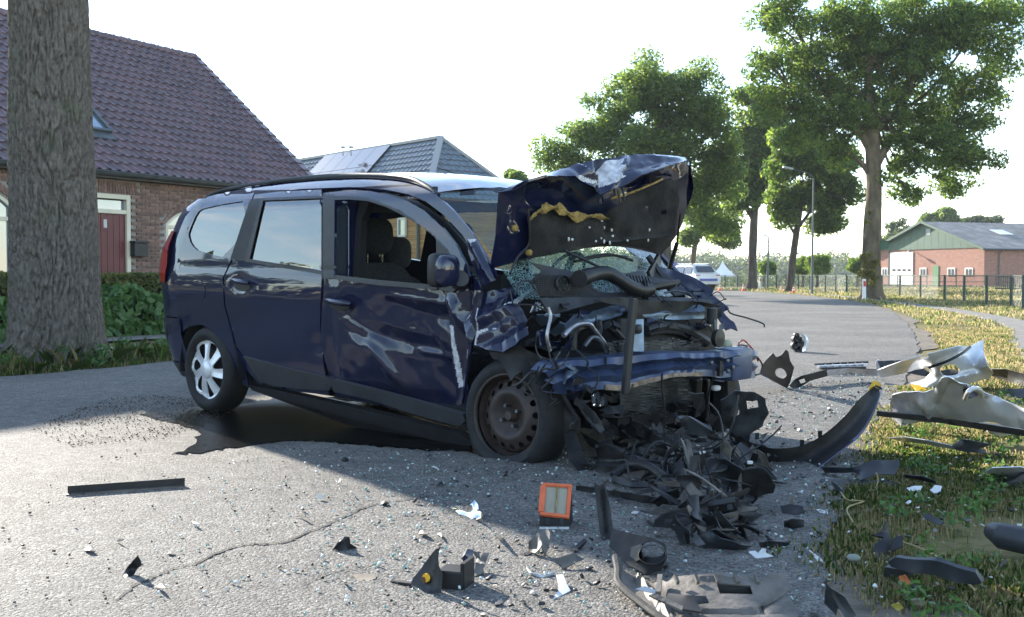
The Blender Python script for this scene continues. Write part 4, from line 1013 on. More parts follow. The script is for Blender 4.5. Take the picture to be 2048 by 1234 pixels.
# lamp posts
M_GALV = mat('galvanised', (.09, .11, .11), .5, .2)
M_LAMP = mat('lamp_head', (.4, .42, .42), .4, .3)
def lamp(label, Y, base, top, arm, head, rad):
    b = at(base[0], base[1], Y); t = thing('lamp_post', label, 'lamp post', (b[0], b[1], 0), 0, None)
    tp = at(top[0], top[1], Y); MB().tube([(b[0], b[1], -.05), (b[0], b[1], 1.0), tuple((b * .4 + tp * .6)), tuple(tp)], [rad * 1.3, rad * 1.2, rad, rad * .7], 10).build('pole', M_GALV, t, world=True, smooth=True)
    ap = [at(x, y, Y) for x, y in arm]; MB().tube(crom(np.array(ap), 10), rad * .5, 8).build('arm', M_GALV, t, world=True, smooth=True)
    h0, h1 = [at(x, y, Y) for x, y in head]; q = MB(); q.bar(h0, h1, .2, .09); q.build('lamp_head', M_LAMP, t, world=True, bevel=.02)
lamp('tall lamp post with long curved arm behind the leaning tree', 53.5, (1624, 588), (1627, 355), [(1627, 357), (1620, 349), (1600, 342), (1578, 337)], [(1586, 338), (1566, 334)], .05)
lamp('short lamp post with small flat head beside the forked roadside tree', 70.0, (1535, 578), (1537, 474), [(1537, 475), (1534, 472), (1530, 471.5)], [(1537, 472), (1526, 470.5)], .06)

# roadside marker post
M_RED = mat('red_reflector', (.5, .02, .02), .3)
mp_ = gnd(1728, 600); dp_ = thing('marker_post', 'white roadside marker post with red reflector at the oak', 'marker post', tuple(mp_))
MB().box((0, 0, .38), (.13, .1, .78), taper=.85).build('post', M_WHITE, dp_, bevel=.012); MB().box((0.0, -.052, .6), (.085, .02, .2)).build('reflector', M_RED, dp_)
mp2 = gnd(1520, 580); dp2 = thing('marker_post', 'small white marker post at the foot of the forked tree', 'marker post', tuple(mp2))
MB().box((0, 0, .4), (.14, .1, .8), taper=.85).build('post', M_WHITE, dp2); MB().box((0, -.055, .62), (.09, .02, .16)).build('reflector', M_RED, dp2)
# cones
M_CONE = mat('cone_orange', (.75, .09, .03), .5)
def cone(px, py, h, label):
    p = gnd(px, py); t = thing('traffic_cone', label, 'traffic cone', (p[0], p[1], 0), 0, 'traffic cones across the road')
    MB().box((0, 0, .02), (h * .62, h * .62, .04)).build('base', M_CONE, t, bevel=.01)
    r0 = h * .22; rz = lambda z: r0 + (h * .05 - r0) * z / h
    MB().lathe([(.04, rz(0)), (h * .99, rz(h)), (h, .001)], 16, 'z').build('body', M_CONE, t, smooth=True)
    for z0, z1 in ((.32, .5), (.64, .8)): MB().lathe([(h * z0, rz(h * z0) + .005), (h * z1, rz(h * z1) + .005)], 16, 'z').build('band', M_WHITE, t, smooth=True)
cone(1440, 581.5, .42, 'traffic cone standing nearest to the white tent'); cone(1487, 581.5, .42, 'traffic cone at the left foot of the forked roadside tree')
cone(1562, 583.5, .36, 'traffic cone on the grass left of the leaning tree'); cone(1587, 585, .36, 'traffic cone on the grass right of the leaning tree')

# white estate car standing on the far bend
M_CARW = mat('white_car_paint', (.72, .72, .71), .25, coat=.6)
M_TYRE = mat('tyre_rubber', (.012, .012, .012), .75, var=.3, vscale=20, bump=.2, bscale=80)
M_GLASSD = mat('dark_glass', (.008, .009, .01), .05, spec=.9, ior=1.7)
M_REDL = mat('red_lamp', (.35, .01, .012), .12, spec=.8, coat=1)
wc_ = at(1376, 578, 69.0); wcar = thing('parked_car', 'white estate car with blue and red rear markings standing on the far bend', 'car', (wc_[0], wc_[1], 0), math.radians(114))
prof = [(-2.25, .35), (-2.3, .75), (-2.2, 1.0), (-1.95, 1.08), (-1.6, 1.5), (-1.2, 1.6), (.2, 1.58), (.5, 1.5), (1.2, 1.02), (2.0, .9), (2.28, .7), (2.3, .35)]
mb = MB(); rows_ = []
for x, z in prof:
    t_ = .9 if z < 1.1 else .9 - (z - 1.05) * .42
    rows_.append([(x, -.9, .32), (x, -.92, min(z, .7)), (x, -t_, z * .97), (x, -t_ * .8, z), (x, t_ * .8, z), (x, t_, z * .97), (x, .92, min(z, .7)), (x, .9, .32)])
mb.grid(rows_); mb.build('body', M_CARW, wcar, smooth=True, sharp=50, fix=True)
for s_ in (-1, 1):
    for (xs_, zb_) in (((-1.75, -.9, -1.1, -1.62), 1.05), ((-.8, .1, .1, -.8), 1.05), ((.2, .85, .5, .2), 1.05)):
        q = MB(); x0, x1 = xs_[0], xs_[1]; q.solid([(x0, s_ * .905, 1.03), (x1, s_ * .905, 1.03), (min(x1, xs_[2] if x1 > .5 else x1), s_ * .76, 1.45), (max(x0, xs_[3]), s_ * .76, 1.45)], (0, s_ * .012, .0)); q.build('side_window', M_GLASSD, wcar, fix=True)
    for x in (-1.4, 1.4):
        w_ = MB(); w_.lathe([(-.1, .0), (-.1, .31), (.1, .31), (.1, 0)], 20, 'y', (x, s_ * .84, .32)); w_.build('wheel', M_TYRE, wcar, smooth=True, sharp=40)
    q = MB(); q.box((-2.2, s_ * .72, .85), (.1, .3, .16)); q.build('tail_lamp', M_REDL, wcar)
    MB().tube([(-1.4, s_ * .62, 1.64), (.3, s_ * .62, 1.64)], .025, 6).build('roof_rail', M_RIDGE, wcar)
q = MB(); q.solid([(-2.0, -.65, 1.1), (-2.0, .65, 1.1), (-1.68, .58, 1.45), (-1.68, -.58, 1.45)], (-.04, 0, .03)); q.build('rear_window', M_GLASSD, wcar, fix=True)
q = MB(); q.box((-2.3, 0, .62), (.03, 1.3, .16)); q.build('rear_marking', mat('blue_marking', (.08, .1, .4), .4), wcar)

# ---------------------------------------------------------------- grass and weeds
M_GR = [leaf_mat('grass_green', (.035, .06, .016), (.075, .11, .03), .4), leaf_mat('grass_straw', (.2, .17, .085), (.33, .28, .15), .3, warm=(.36, .31, .17)), leaf_mat('weed_green', (.03, .07, .02), (.06, .13, .035), .35)]
def road_right_x(Y): return np.interp(Y, R_[:, 1][:250], R_[:, 0][:250])
def blades(n, Xf, Yf, hh, w, seed, straw=.35, thr=-.35, patch=1.2):
    r2 = np.random.default_rng(seed); Y = Yf(r2, n); X = Xf(r2, n, Y)
    g_ = np.array([noise.fractal((x * patch, y * patch, seed), 1.0, 2.0, 3) for x, y in zip(X.tolist(), Y.tolist())])
    k = (g_ > thr + r2.normal(0, .12, n)) & (np.abs(X - np.interp(Y, PATH_R[:, 1], PATH_R[:, 0])) > .28 + .15 * r2.random(n)); X, Y, g_ = X[k], Y[k], g_[k]; n = len(X)
    h = hh * (.4 + .9 * r2.random(n)) * (1 + .8 * np.clip(g_, -.5, 1)); az = r2.random(n) * 2 * PI; ln = r2.normal(0, .45, n)
    d = np.stack([np.cos(az), np.sin(az)], 1); sdv = np.stack([-d[:, 1], d[:, 0]], 1) * (w * (.5 + r2.random(n)))[:, None]
    B = np.stack([X, Y], 1); tip = B + d * (h * np.abs(ln) * 1.3)[:, None]; mid = B + d * (h * np.abs(ln) * .4)[:, None]
    z0 = np.full(n, -.03); v = np.stack([np.c_[B - sdv, z0], np.c_[B + sdv, z0], np.c_[mid + sdv * .8, h * .55], np.c_[tip, h * np.sqrt(np.clip(1 - ln ** 2 * .5, .1, 1))], np.c_[mid - sdv * .8, h * .55]], 1).reshape(-1, 3)
    f = np.arange(5 * n).reshape(-1, 5)
    st = (r2.random(n) < straw - .5 * g_).astype(int); st = np.where((st == 0) & (r2.random(n) < .25), 2, st)
    return v, f, st
def ginto(name, parts):
    V = np.concatenate([p[0] for p in parts]); o_ = np.cumsum([0] + [len(p[0]) for p in parts[:-1]]); Fc = np.concatenate([p[1] + k for p, k in zip(parts, o_)]); M_ = np.concatenate([p[2] for p in parts])
    return tag(link(name, mesh_from(name, V, Fc, M_GR, M_)), kind='stuff')
edge = lambda Y: road_right_x(Y)
near = blades(120000, lambda r, n, Y: edge(Y) + r.normal(.06, .10, n) + np.abs(r.normal(0, 1, n)) * 1.2, lambda r, n: 2.4 + 6.5 * r.random(n) ** 1.2, .016, .0014, 2, .6, -.14)
mid = blades(60000, lambda r, n, Y: edge(Y) + .25 + 4.5 * r.random(n), lambda r, n: 8.5 + 10 * r.random(n), .032, .004, 3, .75, -.2)
far = blades(36000, lambda r, n, Y: edge(Y) + .3 + (3.5 + Y * .12) * r.random(n), lambda r, n: 18 + 36 * r.random(n), .045, .010, 4, .65, -.2, .6)
ginto('verge_grass', [near, mid, far])
lv = np.array(L_)
def left_x(Y): k = (lv[:, 1] > 3) & (lv[:, 1] < 30); return np.interp(Y, lv[k][:, 1], lv[k][:, 0])
lf = blades(16000, lambda r, n, Y: left_x(Y) + r.normal(-.1, .06, n) - 1.5 * r.random(n) ** 1.3, lambda r, n: 8.5 + 7 * r.random(n), .05, .004, 7, .3, -.1)
lf2 = blades(2500, lambda r, n, Y: left_x(Y) - .1 - 1.3 * r.random(n), lambda r, n: 9.5 + 4 * r.random(n), .16, .004, 8, .35, .1, 2.5)
ginto('left_verge_grass', [lf, lf2])
fm = blades(26000, lambda r, n, Y: np.where(Y < 66, edge(Y) + .3, 13 - (Y - 64) * .2) + 24 * r.random(n), lambda r, n: 30 + 45 * r.random(n), .10, .022, 9, .7, -.2, .3)
ginto('meadow_grass', [fm])
# broad leaved weeds in the near verge
r2 = np.random.default_rng(17); n = 240; Y = 2.6 + 6 * r2.random(n); X = edge(Y) + .2 + 2.6 * r2.random(n) ** 1.4
v, f = leaf_cloud(np.stack([X, Y, np.full(n, .03)], 1), np.full(n, .055), 5200, .014, 18, flat=.6)
tag(link('verge_weeds', mesh_from('verge_weeds', v, f, M_IVY)), kind='stuff')
n = 60; Y = 9.6 + 4 * r2.random(n); X = left_x(Y) - .15 - 1.1 * r2.random(n)
v, f = leaf_cloud(np.stack([X, Y, .03 + .16 * r2.random(n)], 1), np.full(n, .1), 2600, .03, 19)
tag(link('left_verge_weeds', mesh_from('left_verge_weeds', v, f, M_IVY)), kind='stuff')
# ================================================================ THE CRASHED CAR
def paint_mat(name, base, dirt=(.05, .042, .035), amt=.35):
    m, N, L, b = node_mat(name); tc = N.new('ShaderNodeTexCoord')
    n1 = nd(N, 'ShaderNodeTexNoise', Scale=5.0, Detail=8.0, Roughness=.7); L.new(tc.outputs['Object'], n1.inputs['Vector'])
    sx = N.new('ShaderNodeSeparateXYZ'); L.new(tc.outputs['Object'], sx.inputs[0])
    mr = nd(N, 'ShaderNodeMapRange'); mr.inputs['From Min'].default_value = .75; mr.inputs['From Max'].default_value = .2; L.new(sx.outputs[2], mr.inputs[0])
    r = ramp(N, [(.45, (0, 0, 0)), (.75, (1, 1, 1))]); L.new(n1.outputs[0], r.inputs[0])
    ad = nd(N, 'ShaderNodeMath', operation='MULTIPLY_ADD'); ad.inputs[1].default_value = .5; L.new(mr.outputs[0], ad.inputs[0])
    ml = nd(N, 'ShaderNodeMath', operation='MULTIPLY'); ml.inputs[1].default_value = amt; L.new(r.outputs[0], ml.inputs[0]); 
    m2 = nd(N, 'ShaderNodeMath', operation='MULTIPLY'); L.new(ml.outputs[0], m2.inputs[0])
    ad.inputs[2].default_value = .25; L.new(ad.outputs[0], m2.inputs[1])
    mx = nd(N, 'ShaderNodeMix', data_type='RGBA'); mx.inputs['A'].default_value = (*base, 1); mx.inputs['B'].default_value = (*dirt, 1); L.new(m2.outputs[0], mx.inputs['Factor'])
    L.new(mx.outputs['Result'], b.inputs['Base Color']); b.inputs['Metallic'].default_value = .0; b.inputs['Roughness'].default_value = .5; b.inputs['Specular IOR Level'].default_value = .1
    b.inputs['Coat Weight'].default_value = 1.0; b.inputs['Coat IOR'].default_value = 1.55
    cr = nd(N, 'ShaderNodeMapRange'); cr.inputs['To Min'].default_value = .02; cr.inputs['To Max'].default_value = .5; L.new(m2.outputs[0], cr.inputs[0]); L.new(cr.outputs[0], b.inputs['Coat Roughness'])
    return m
M_NAVY = paint_mat('navy_paint', (.005, .008, .034), amt=.12)
M_NAVYD = paint_mat('dusty_navy_paint', (.006, .009, .034), (.045, .038, .034), .7)
M_BEAM = mat('blue_chassis_paint', (.018, .03, .075), .42, .2, var=1, col2=(.055, .08, .15), vscale=6, bump=.15, bscale=20, coat=.2)
M_PRIMER = mat('bare_primer', (.5, .5, .52), .55, var=.35, vscale=30, bump=.3, bscale=40)
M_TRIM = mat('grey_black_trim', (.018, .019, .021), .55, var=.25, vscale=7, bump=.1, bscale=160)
M_BLACKM = mat('matt_black', (.01, .01, .011), .6, var=.4, vscale=10)
M_DUSTY = mat('dusty_black_plastic', (.017, .017, .018), .6, col2=(.042, .04, .038), var=1, vscale=9, bump=.2, bscale=50, spec=.25)
M_MOULD = mat('door_moulding', (.036, .038, .042), .42, var=.2, vscale=6, bump=.1, bscale=160)
M_LINER = mat('bonnet_felt', (.014, .013, .013), .95, col2=(.04, .037, .033), var=1, vscale=7, bump=.6, bscale=60, lo=.4, hi=.75)
M_STEELW = mat('rusty_steel_wheel', (.028, .021, .018), .55, col2=(.06, .04, .032), var=1, vscale=11, bump=.1, bscale=60)
M_SILVERW = mat('silver_hubcap', (.72, .72, .72), .35, .35, var=.1, vscale=9)
M_ALU = mat('aluminium', (.3, .3, .31), .35, .9, var=.4, vscale=14, bump=.2, bscale=40)
M_STEEL = mat('dull_steel', (.1, .11, .12), .42, .8, var=.4, vscale=8)
M_SEAT = mat('seat_cloth', (.04, .04, .042), .95, var=.3, vscale=60)
M_INT = mat('interior_black', (.012, .012, .013), .8)
M_YELLOW = mat('torn_wadding', (.3, .2, .06), .95, var=.4, vscale=40, bump=.8, bscale=90)
M_WHITEP = mat('white_plastic', (.6, .6, .58), .5)
M_CHROME = mat('chrome', (.75, .76, .78), .08, 1.0)
def glass_mat(name, tint, ior=1.55, rough=0.):
    m = bpy.data.materials.new(name); m.use_nodes = True; N = m.node_tree.nodes; L = m.node_tree.links; N.remove(N['Principled BSDF'])
    t = N.new('ShaderNodeBsdfTransparent'); t.inputs[0].default_value = (*tint, 1); g = N.new('ShaderNodeBsdfGlossy'); g.inputs['Roughness'].default_value = rough
    fr = N.new('ShaderNodeFresnel'); fr.inputs[0].default_value = ior; mx = N.new('ShaderNodeMixShader'); ge = N.new('ShaderNodeNewGeometry'); iv = nd(N, 'ShaderNodeMath', operation='SUBTRACT'); iv.inputs[0].default_value = 1; L.new(ge.outputs['Backfacing'], iv.inputs[1]); fm = nd(N, 'ShaderNodeMath', operation='MULTIPLY'); L.new(fr.outputs[0], fm.inputs[0]); L.new(iv.outputs[0], fm.inputs[1]); L.new(fm.outputs[0], mx.inputs[0]); L.new(t.outputs[0], mx.inputs[1]); L.new(g.outputs[0], mx.inputs[2])
    L.new(mx.outputs[0], N['Material Output'].inputs[0]); return m, N, L, mx
M_TINT = glass_mat('tinted_glass', (.3, .33, .33), 2.4)[0]
def cracked_mat():
    m, N, L, mx = glass_mat('cracked_windscreen', (.55, .68, .68), 1.6, .02)
    tc = N.new('ShaderNodeTexCoord'); v = tc.outputs['Object']
    nz = nd(N, 'ShaderNodeTexNoise', Scale=3.0, Detail=3.0); L.new(v, nz.inputs['Vector'])
    va = nd(N, 'ShaderNodeMix', data_type='RGBA', blend_type='LINEAR_LIGHT'); va.inputs['Factor'].default_value = .06; L.new(v, va.inputs['A']); L.new(nz.outputs['Color'], va.inputs['B'])
    v1 = nd(N, 'ShaderNodeTexVoronoi', feature='DISTANCE_TO_EDGE', Scale=26.0); L.new(va.outputs['Result'], v1.inputs['Vector'])
    v2 = nd(N, 'ShaderNodeTexVoronoi', feature='DISTANCE_TO_EDGE', Scale=70.0); L.new(va.outputs['Result'], v2.inputs['Vector'])
    c1 = nd(N, 'ShaderNodeMath', operation='LESS_THAN'); c1.inputs[1].default_value = .035; L.new(v1.outputs[0], c1.inputs[0])
    c2 = nd(N, 'ShaderNodeMath', operation='LESS_THAN'); c2.inputs[1].default_value = .06; L.new(v2.outputs[0], c2.inputs[0])
    mxx = nd(N, 'ShaderNodeMath', operation='MAXIMUM'); L.new(c1.outputs[0], mxx.inputs[0]); L.new(c2.outputs[0], mxx.inputs[1])
    sx = N.new('ShaderNodeSeparateXYZ'); L.new(v, sx.inputs[0])
    nb = nd(N, 'ShaderNodeTexNoise', Scale=5.0, Detail=4.0); L.new(v, nb.inputs['Vector'])
    hm = nd(N, 'ShaderNodeMath', operation='MULTIPLY_ADD'); hm.inputs[1].default_value = .28; L.new(nb.outputs[0], hm.inputs[0]); L.new(sx.outputs[2], hm.inputs[2])
    mr = nd(N, 'ShaderNodeMapRange'); mr.inputs['From Min'].default_value = 1.36; mr.inputs['From Max'].default_value = 1.18; L.new(hm.outputs[0], mr.inputs[0])
    ml = nd(N, 'ShaderNodeMath', operation='MULTIPLY'); L.new(mxx.outputs[0], ml.inputs[0]); L.new(mr.outputs[0], ml.inputs[1])
    df = N.new('ShaderNodeBsdfPrincipled'); df.inputs['Base Color'].default_value = (.3, .46, .44, 1); df.inputs['Roughness'].default_value = .25
    m2 = nd(N, 'ShaderNodeMath', operation='MULTIPLY'); m2.inputs[1].default_value = .75; L.new(ml.outputs[0], m2.inputs[0])
    ms = N.new('ShaderNodeMixShader'); L.new(m2.outputs[0], ms.inputs[0]); L.new(mx.outputs[0], ms.inputs[1]); L.new(df.outputs[0], ms.inputs[2]); L.new(ms.outputs[0], N['Material Output'].inputs[0])
    bp = nd(N, 'ShaderNodeBump'); bp.inputs['Strength'].default_value = .5; bp.inputs['Distance'].default_value = .01; L.new(v1.outputs[0], bp.inputs['Height'])
    for q in N:
        if q.type == 'BSDF_GLOSSY': 
            mn = nd(N, 'ShaderNodeMix', data_type='VECTOR'); L.new(mr.outputs[0], mn.inputs['Factor']); ge = N.new('ShaderNodeNewGeometry'); L.new(ge.outputs['Normal'], mn.inputs[4]); L.new(bp.outputs[0], mn.inputs[5]); L.new(mn.outputs[1], q.inputs['Normal'])
    return m
M_CRACKED = cracked_mat()

car = thing('crashed_car', 'dark navy blue estate car with smashed front and bonnet standing upright', 'car'); car.matrix_world = M_CAR
car.location = M_CAR.to_translation(); car.rotation_euler = M_CAR.to_euler()
def side_y(x, z):
    z = np.asarray(z, float); i = .085 * np.clip(.82 - z, 0, 1) + .03 * (np.clip(.55 - z, 0, 1) / .3) ** 2 + .014 * np.clip((z - .84) / .14, 0, 1) ** 2 + .11 * np.clip(z - 1.0, 0, 1) + .05 * (np.clip(z - 1.36, 0, 1) / .1) ** 2
    return -(.865 - np.minimum(i, .35))
RT = RC.T
def rays_c(V):
    a = (V[:, 0] - PCX) / F; b = -(V[:, 1] - PCY) / F
    d = np.stack([a, _cp + b * _sp, -_sp + b * _cp], 1); return d @ RC
def lift_side(off=0.):
    def f(V):
        V = np.asarray(V, float); d = rays_c(V); y = np.full(len(V), -.865)
        for _ in range(14):
            X = EYE_C + d * ((y - EYE_C[1]) / d[:, 1])[:, None]; y = y * .4 + .6 * (side_y(X[:, 0], X[:, 2]) - off)
        return X
    return f
LS = lift_side()
def ls(px, py, off=0.): return lift_side(off)([(px, py)])[0]
def panel(name, px, mats, off=0., parent=car, sp=9, t=.012, **k): return sheet(name, px, None, mats, sp=sp, t=t, lift=lift_side(off), parent=parent, world=False, eye=EYE_C, **k)
def xsheet(name, P, mats, sp=9, t=.004, parent=car, ax=0, **k):  # (px, py, value of the car axis ax)
    px = [p[:2] for p in P]; P3 = [cpl(p[0], p[1], ax, p[2]) for p in P]
    return sheet(name, px, P3, mats, sp=sp, t=t, parent=parent, world=False, eye=EYE_C, **k)
def xr(z): return float(np.interp(z, [.2, .3, .5, .8, .95, 1.1, 1.3, 1.42, 1.47], [-.55, -.62, -.68, -.70, -.70, -.67, -.57, -.44, -.34]))
ROOF_PX = [(414, 393), (440, 386), (500, 374), (600, 362), (700, 356), (780, 358), (830, 367), (868, 386)]
RE = crom(LS(ROOF_PX), 40)                                   # near roof edge in the car frame
# ---- right side panels
qb = [cproj((xr(z) + .36, float(side_y(0, z)), z)) for z in np.linspace(.42, 1.42, 14)]
ARCH = [(358, 716), (354, 690), (361, 666), (378, 653), (402, 649), (425, 660), (443, 682), (466, 722), (486, 768)]
quarter = panel('quarter_panel', [(507, 388), (463, 518), (445, 556), (448, 611), (470, 692), (488, 717), (496, 772)] + ARCH[::-1] + qb + [(414, 394), (440, 387), (503, 375)], M_NAVY, sp=8,
      holes=[smooth_poly([(393, 421), (378, 448), (376, 468), (382, 489), (398, 504), (460, 517), (501, 400), (440, 409)])])
panel('quarter_window', smooth_poly([(391, 419), (375, 450), (374, 470), (380, 492), (397, 507), (462, 520), (504, 398), (440, 406)]), M_TINT, off=-.008, t=.003)
panel('fuel_flap', smooth_poly([(377, 559), (409, 560), (410, 605), (375, 604)], 2), M_NAVY, off=.0035, sp=7, t=.006)
rdoor = panel('rear_door', [(509, 389), (560, 383), (643, 379), (643, 560), (638, 682), (658, 790), (600, 784), (520, 768), (494, 742), (490, 716), (473, 692), (451, 611), (448, 556), (466, 519)], M_NAVY, sp=9, off=.001,
      holes=[[(524, 400), (643, 395), (642, 541), (496, 519)]], bumps=[(640, 690, 22, (0, .02, 0)), (480, 570, 13, (0, .018, 0))], creases=[((470, 590), (640, 610), 20, (0, -.004, 0))])
panel('window', [(522, 398), (645, 393), (644, 543), (492, 519)], M_TINT, off=-.006, t=.003, parent=rdoor)
panel('pillar_trim', [(500, 399), (524, 396), (495, 521), (460, 519)], M_TRIM, off=.004, t=.006)
panel('window_seal', [(522, 396), (645, 391), (645, 396), (526, 401), (499, 518), (644, 541), (644, 549), (489, 523)], M_BLACK, off=.006, t=.008, sp=6, parent=rdoor)
panel('pillar_trim', [(645, 386), (669, 398), (667, 555), (644, 557)], M_TRIM, off=.006, t=.01)
panel('side_moulding', [(486, 713), (575, 737), (662, 757), (665, 768), (658, 781), (600, 778), (548, 772), (520, 764)], M_MOULD, off=.018, t=.03, sp=7, parent=rdoor)
def handle(pts, parent, off=.02):
    a = [ls(*p[:2], off=p[2]) for p in pts]; q = MB(); q.tube(crom(np.array(a), 12), [.012, .015, .017, .018, .018, .018, .018, .018, .017, .016, .014, .011], 10); q.build('handle', M_NAVY, parent, smooth=True)
panel('handle_recess', smooth_poly([(467, 556), (500, 560), (500, 584), (467, 580)], 2), M_BLACK, off=.003, t=.004, sp=5, parent=rdoor)
handle([(462, 560, .0), (470, 562, .03), (485, 564, .035), (497, 567, .025)], rdoor)
# crumpled front door
fd_creases = [((700, 590), (905, 800), 60, (0, .04, 0)), ((672, 640), (800, 800), 38, (0, -.018, 0)), ((760, 602), (896, 645), 42, (0, .06, 0)), ((884, 585), (906, 740), 26, (0, .07, 0)),
              ((700, 660), (850, 700), 26, (0, .03, 0)), ((735, 690), (815, 790), 20, (0, -.022, 0)), ((830, 640), (905, 800), 30, (0, .05, 0)), ((660, 600), (668, 750), 14, (0, .02, 0)), ((728, 682), (806, 796), 11, (0, -.022, 0)), ((690, 640), (770, 700), 10, (0, -.02, 0)), ((770, 590), (880, 606), 9, (0, -.018, 0)), ((812, 700), (900, 720), 10, (0, -.02, 0)), ((668, 690), (690, 760), 9, (0, -.016, 0)), ((880, 640), (905, 790), 9, (0, -.024, 0))]
fd_creases = [(a_, b_, w_ * 1.0, (0, v_[1] * .72, 0)) for a_, b_, w_, v_ in fd_creases]
DOORP = lambda V, X: X + np.c_[np.zeros(len(V)), .085 * np.clip((V[:, 1] - 590 - .25 * (V[:, 0] - 780)) / 190, 0, 1) ** 1.1 * np.clip((V[:, 0] - 655) / 150, 0, 1), np.zeros(len(V))]
fdoor = panel('front_door', [(648, 559), (668, 556), (760, 568), (872, 575), (888, 582), (900, 612), (897, 640), (904, 700), (910, 760), (920, 808), (918, 862), (800, 826), (668, 792), (663, 770), (641, 684), (644, 620)], M_NAVYD, sp=4.2, off=.004,
      post=DOORP, bumps=[(890, 610, 16, (0, -.04, 0)), (690, 600, 14, (0, .012, 0))], creases=fd_creases, crumple=.003, cscale=9)
panel('side_moulding', [(664, 759), (740, 778), (840, 805), (925, 829), (930, 842), (918, 853), (840, 832), (740, 800), (668, 784), (662, 772)], M_MOULD, off=.022, t=.03, sp=7, parent=fdoor)
panel('handle_recess', smooth_poly([(660, 598), (700, 600), (700, 622), (660, 618)], 2), M_BLACK, off=.006, t=.004, sp=5, parent=fdoor)
handle([(650, 601, .01), (664, 603, .035), (684, 606, .035), (702, 608, .015)], fdoor)
FRO = [(646, 386), (700, 380), (740, 382), (780, 390), (815, 402), (850, 422), (885, 455), (912, 490), (932, 528), (938, 552)]
FRI = [(915, 545), (898, 512), (870, 476), (843, 452), (810, 433), (772, 414), (735, 402), (700, 399), (669, 400)]
panel('window_frame', FRO + FRI + [(668, 556), (646, 558)], [M_NAVY, M_BLACK], off=.022, t=.018, sp=5, parent=fdoor, patches=[(FRI + [(668, 556), (646, 558), (646, 386), (676, 391), (735, 395), (800, 420), (868, 470), (900, 505), (925, 548)], 1)])
panel('window_seal', [(664, 549), (760, 560), (874, 570), (874, 579), (760, 571), (660, 557)], M_BLACK, off=.02, t=.02, sp=6, parent=fdoor)
panel('mirror_sail', [(872, 478), (898, 512), (920, 545), (930, 560), (905, 585), (873, 578)], M_BLACK, off=.012, t=.012, sp=6, parent=fdoor)
# wing mirror: housing sticking out of the door
def lump(c, r, parent, name, m_, n=14, sq=3.0, M=None, shear=0):
    q = MB(); P = []
    for i in range(n + 1):
        a = -PI / 2 + PI * i / n; row = []
        for j in range(2 * n + 1):
            b = 2 * PI * j / (2 * n); f = lambda t, e=2 / sq: math.copysign(abs(t) ** e, t)
            row.append((r[0] * f(math.cos(a)) * f(math.cos(b)), r[1] * f(math.cos(a)) * f(math.sin(b)), r[2] * f(math.sin(a))))
        P.append(row)
    P = np.array(P)
    if M is not None: P = P @ np.array(M).T
    q.grid(P + np.array(c)); return q.build(name, m_, parent, smooth=True, sharp=60)
mcen = cy(886, 541, -1.0)
lump(mcen + [.03, 0, 0], (.048, .064, .08), fdoor, 'mirror_shell', M_NAVY, sq=3.2)
lump(mcen + [-.022, 0, 0], (.036, .068, .086), fdoor, 'mirror_housing', M_BLACK, sq=4.5)
MB().tube([mcen + [.05, .08, -.04], ls(915, 565) + [0, 0.02, 0]], [.04, .05], 10).build('mirror_arm', M_BLACK, fdoor, smooth=True)
# roof side rail of the body and A pillar (right)
panel('roof_side', [(414, 393), (440, 386), (500, 373), (600, 361), (700, 355), (780, 357), (830, 366), (868, 385), (905, 420), (945, 468), (972, 512), (992, 552), (970, 552), (950, 512), (925, 470), (888, 430), (850, 402), (815, 388), (770, 379), (700, 374), (600, 378), (507, 389), (500, 378)], M_NAVY, off=-.012, sp=6, t=.02)
panel('door_opening_seal', [(672, 390), (770, 385), (835, 402), (890, 440), (930, 486), (956, 530), (938, 532), (910, 488), (868, 448), (812, 412), (740, 398), (672, 399)], M_BLACK, off=-.04, sp=6, t=.02)
# inner B pillar, painted, and its trim
panel('inner_pillar', [(671, 399), (715, 399), (706, 440), (700, 557), (668, 556)], [M_NAVY], off=-.10, t=.03)
panel('pillar_cover', [(722, 399), (740, 400), (722, 440), (716, 562), (698, 560), (702, 440)], M_INT, off=-.12, t=.05)
# roof
nx = len(RE); ny = 25; G = np.zeros((nx, ny, 3))
for i in range(nx):
    p = RE[i]; w_ = -p[1]
    for j in range(ny):
        u = -1 + 2 * j / (ny - 1); G[i, j] = (p[0] + (.05 if i > nx * .8 else 0) * (1 - u * u) * (i / nx), w_ * u, p[2] + .062 * (1 - abs(u) ** 2.6) - .004 * math.cos(u * 40) * (abs(u) < .7))
q = MB(); q.grid(G[:, ::-1]); roof_o = q.build('roof', M_NAVY, car, smooth=True, fix=True)
for s_ in (1, -1):                                          # roof rails with feet
    a = lift_side(.0)([(408, 397), (420, 386), (470, 374), (560, 362), (660, 353), (760, 352), (815, 358), (850, 372), (872, 386)])
    a[:, 2] += np.array([-.02, -.008, -.004, 0, 0, 0, 0, -.004, -.01]); a[:, 1] += .02; a[:, 1] *= -1 if s_ < 0 else 1
    q = MB(); q.tube(crom(a, 40), [.012 + .008 * math.sin(PI * i / 39) for i in range(40)], 9); q.build('roof_rail', M_TRIM, car, smooth=True)
    for k in (1, 4, 7): q = MB(); q.bar(a[k], a[k] - [0, 0, .05], .02, .14, up=(1, 0, 0)); q.build('rail_foot', M_BLACK, car)
ab = cy(1003, 378, 0.0); at_ = cy(874, 335, .0)
MB().tube([ab, ab * .4 + at_ * .6, at_], [.007, .005, .003], 7).build('aerial', M_BLACK, car, smooth=True); lump(ab, (.06, .025, .025), car, 'aerial_base', M_BLACK, n=8)
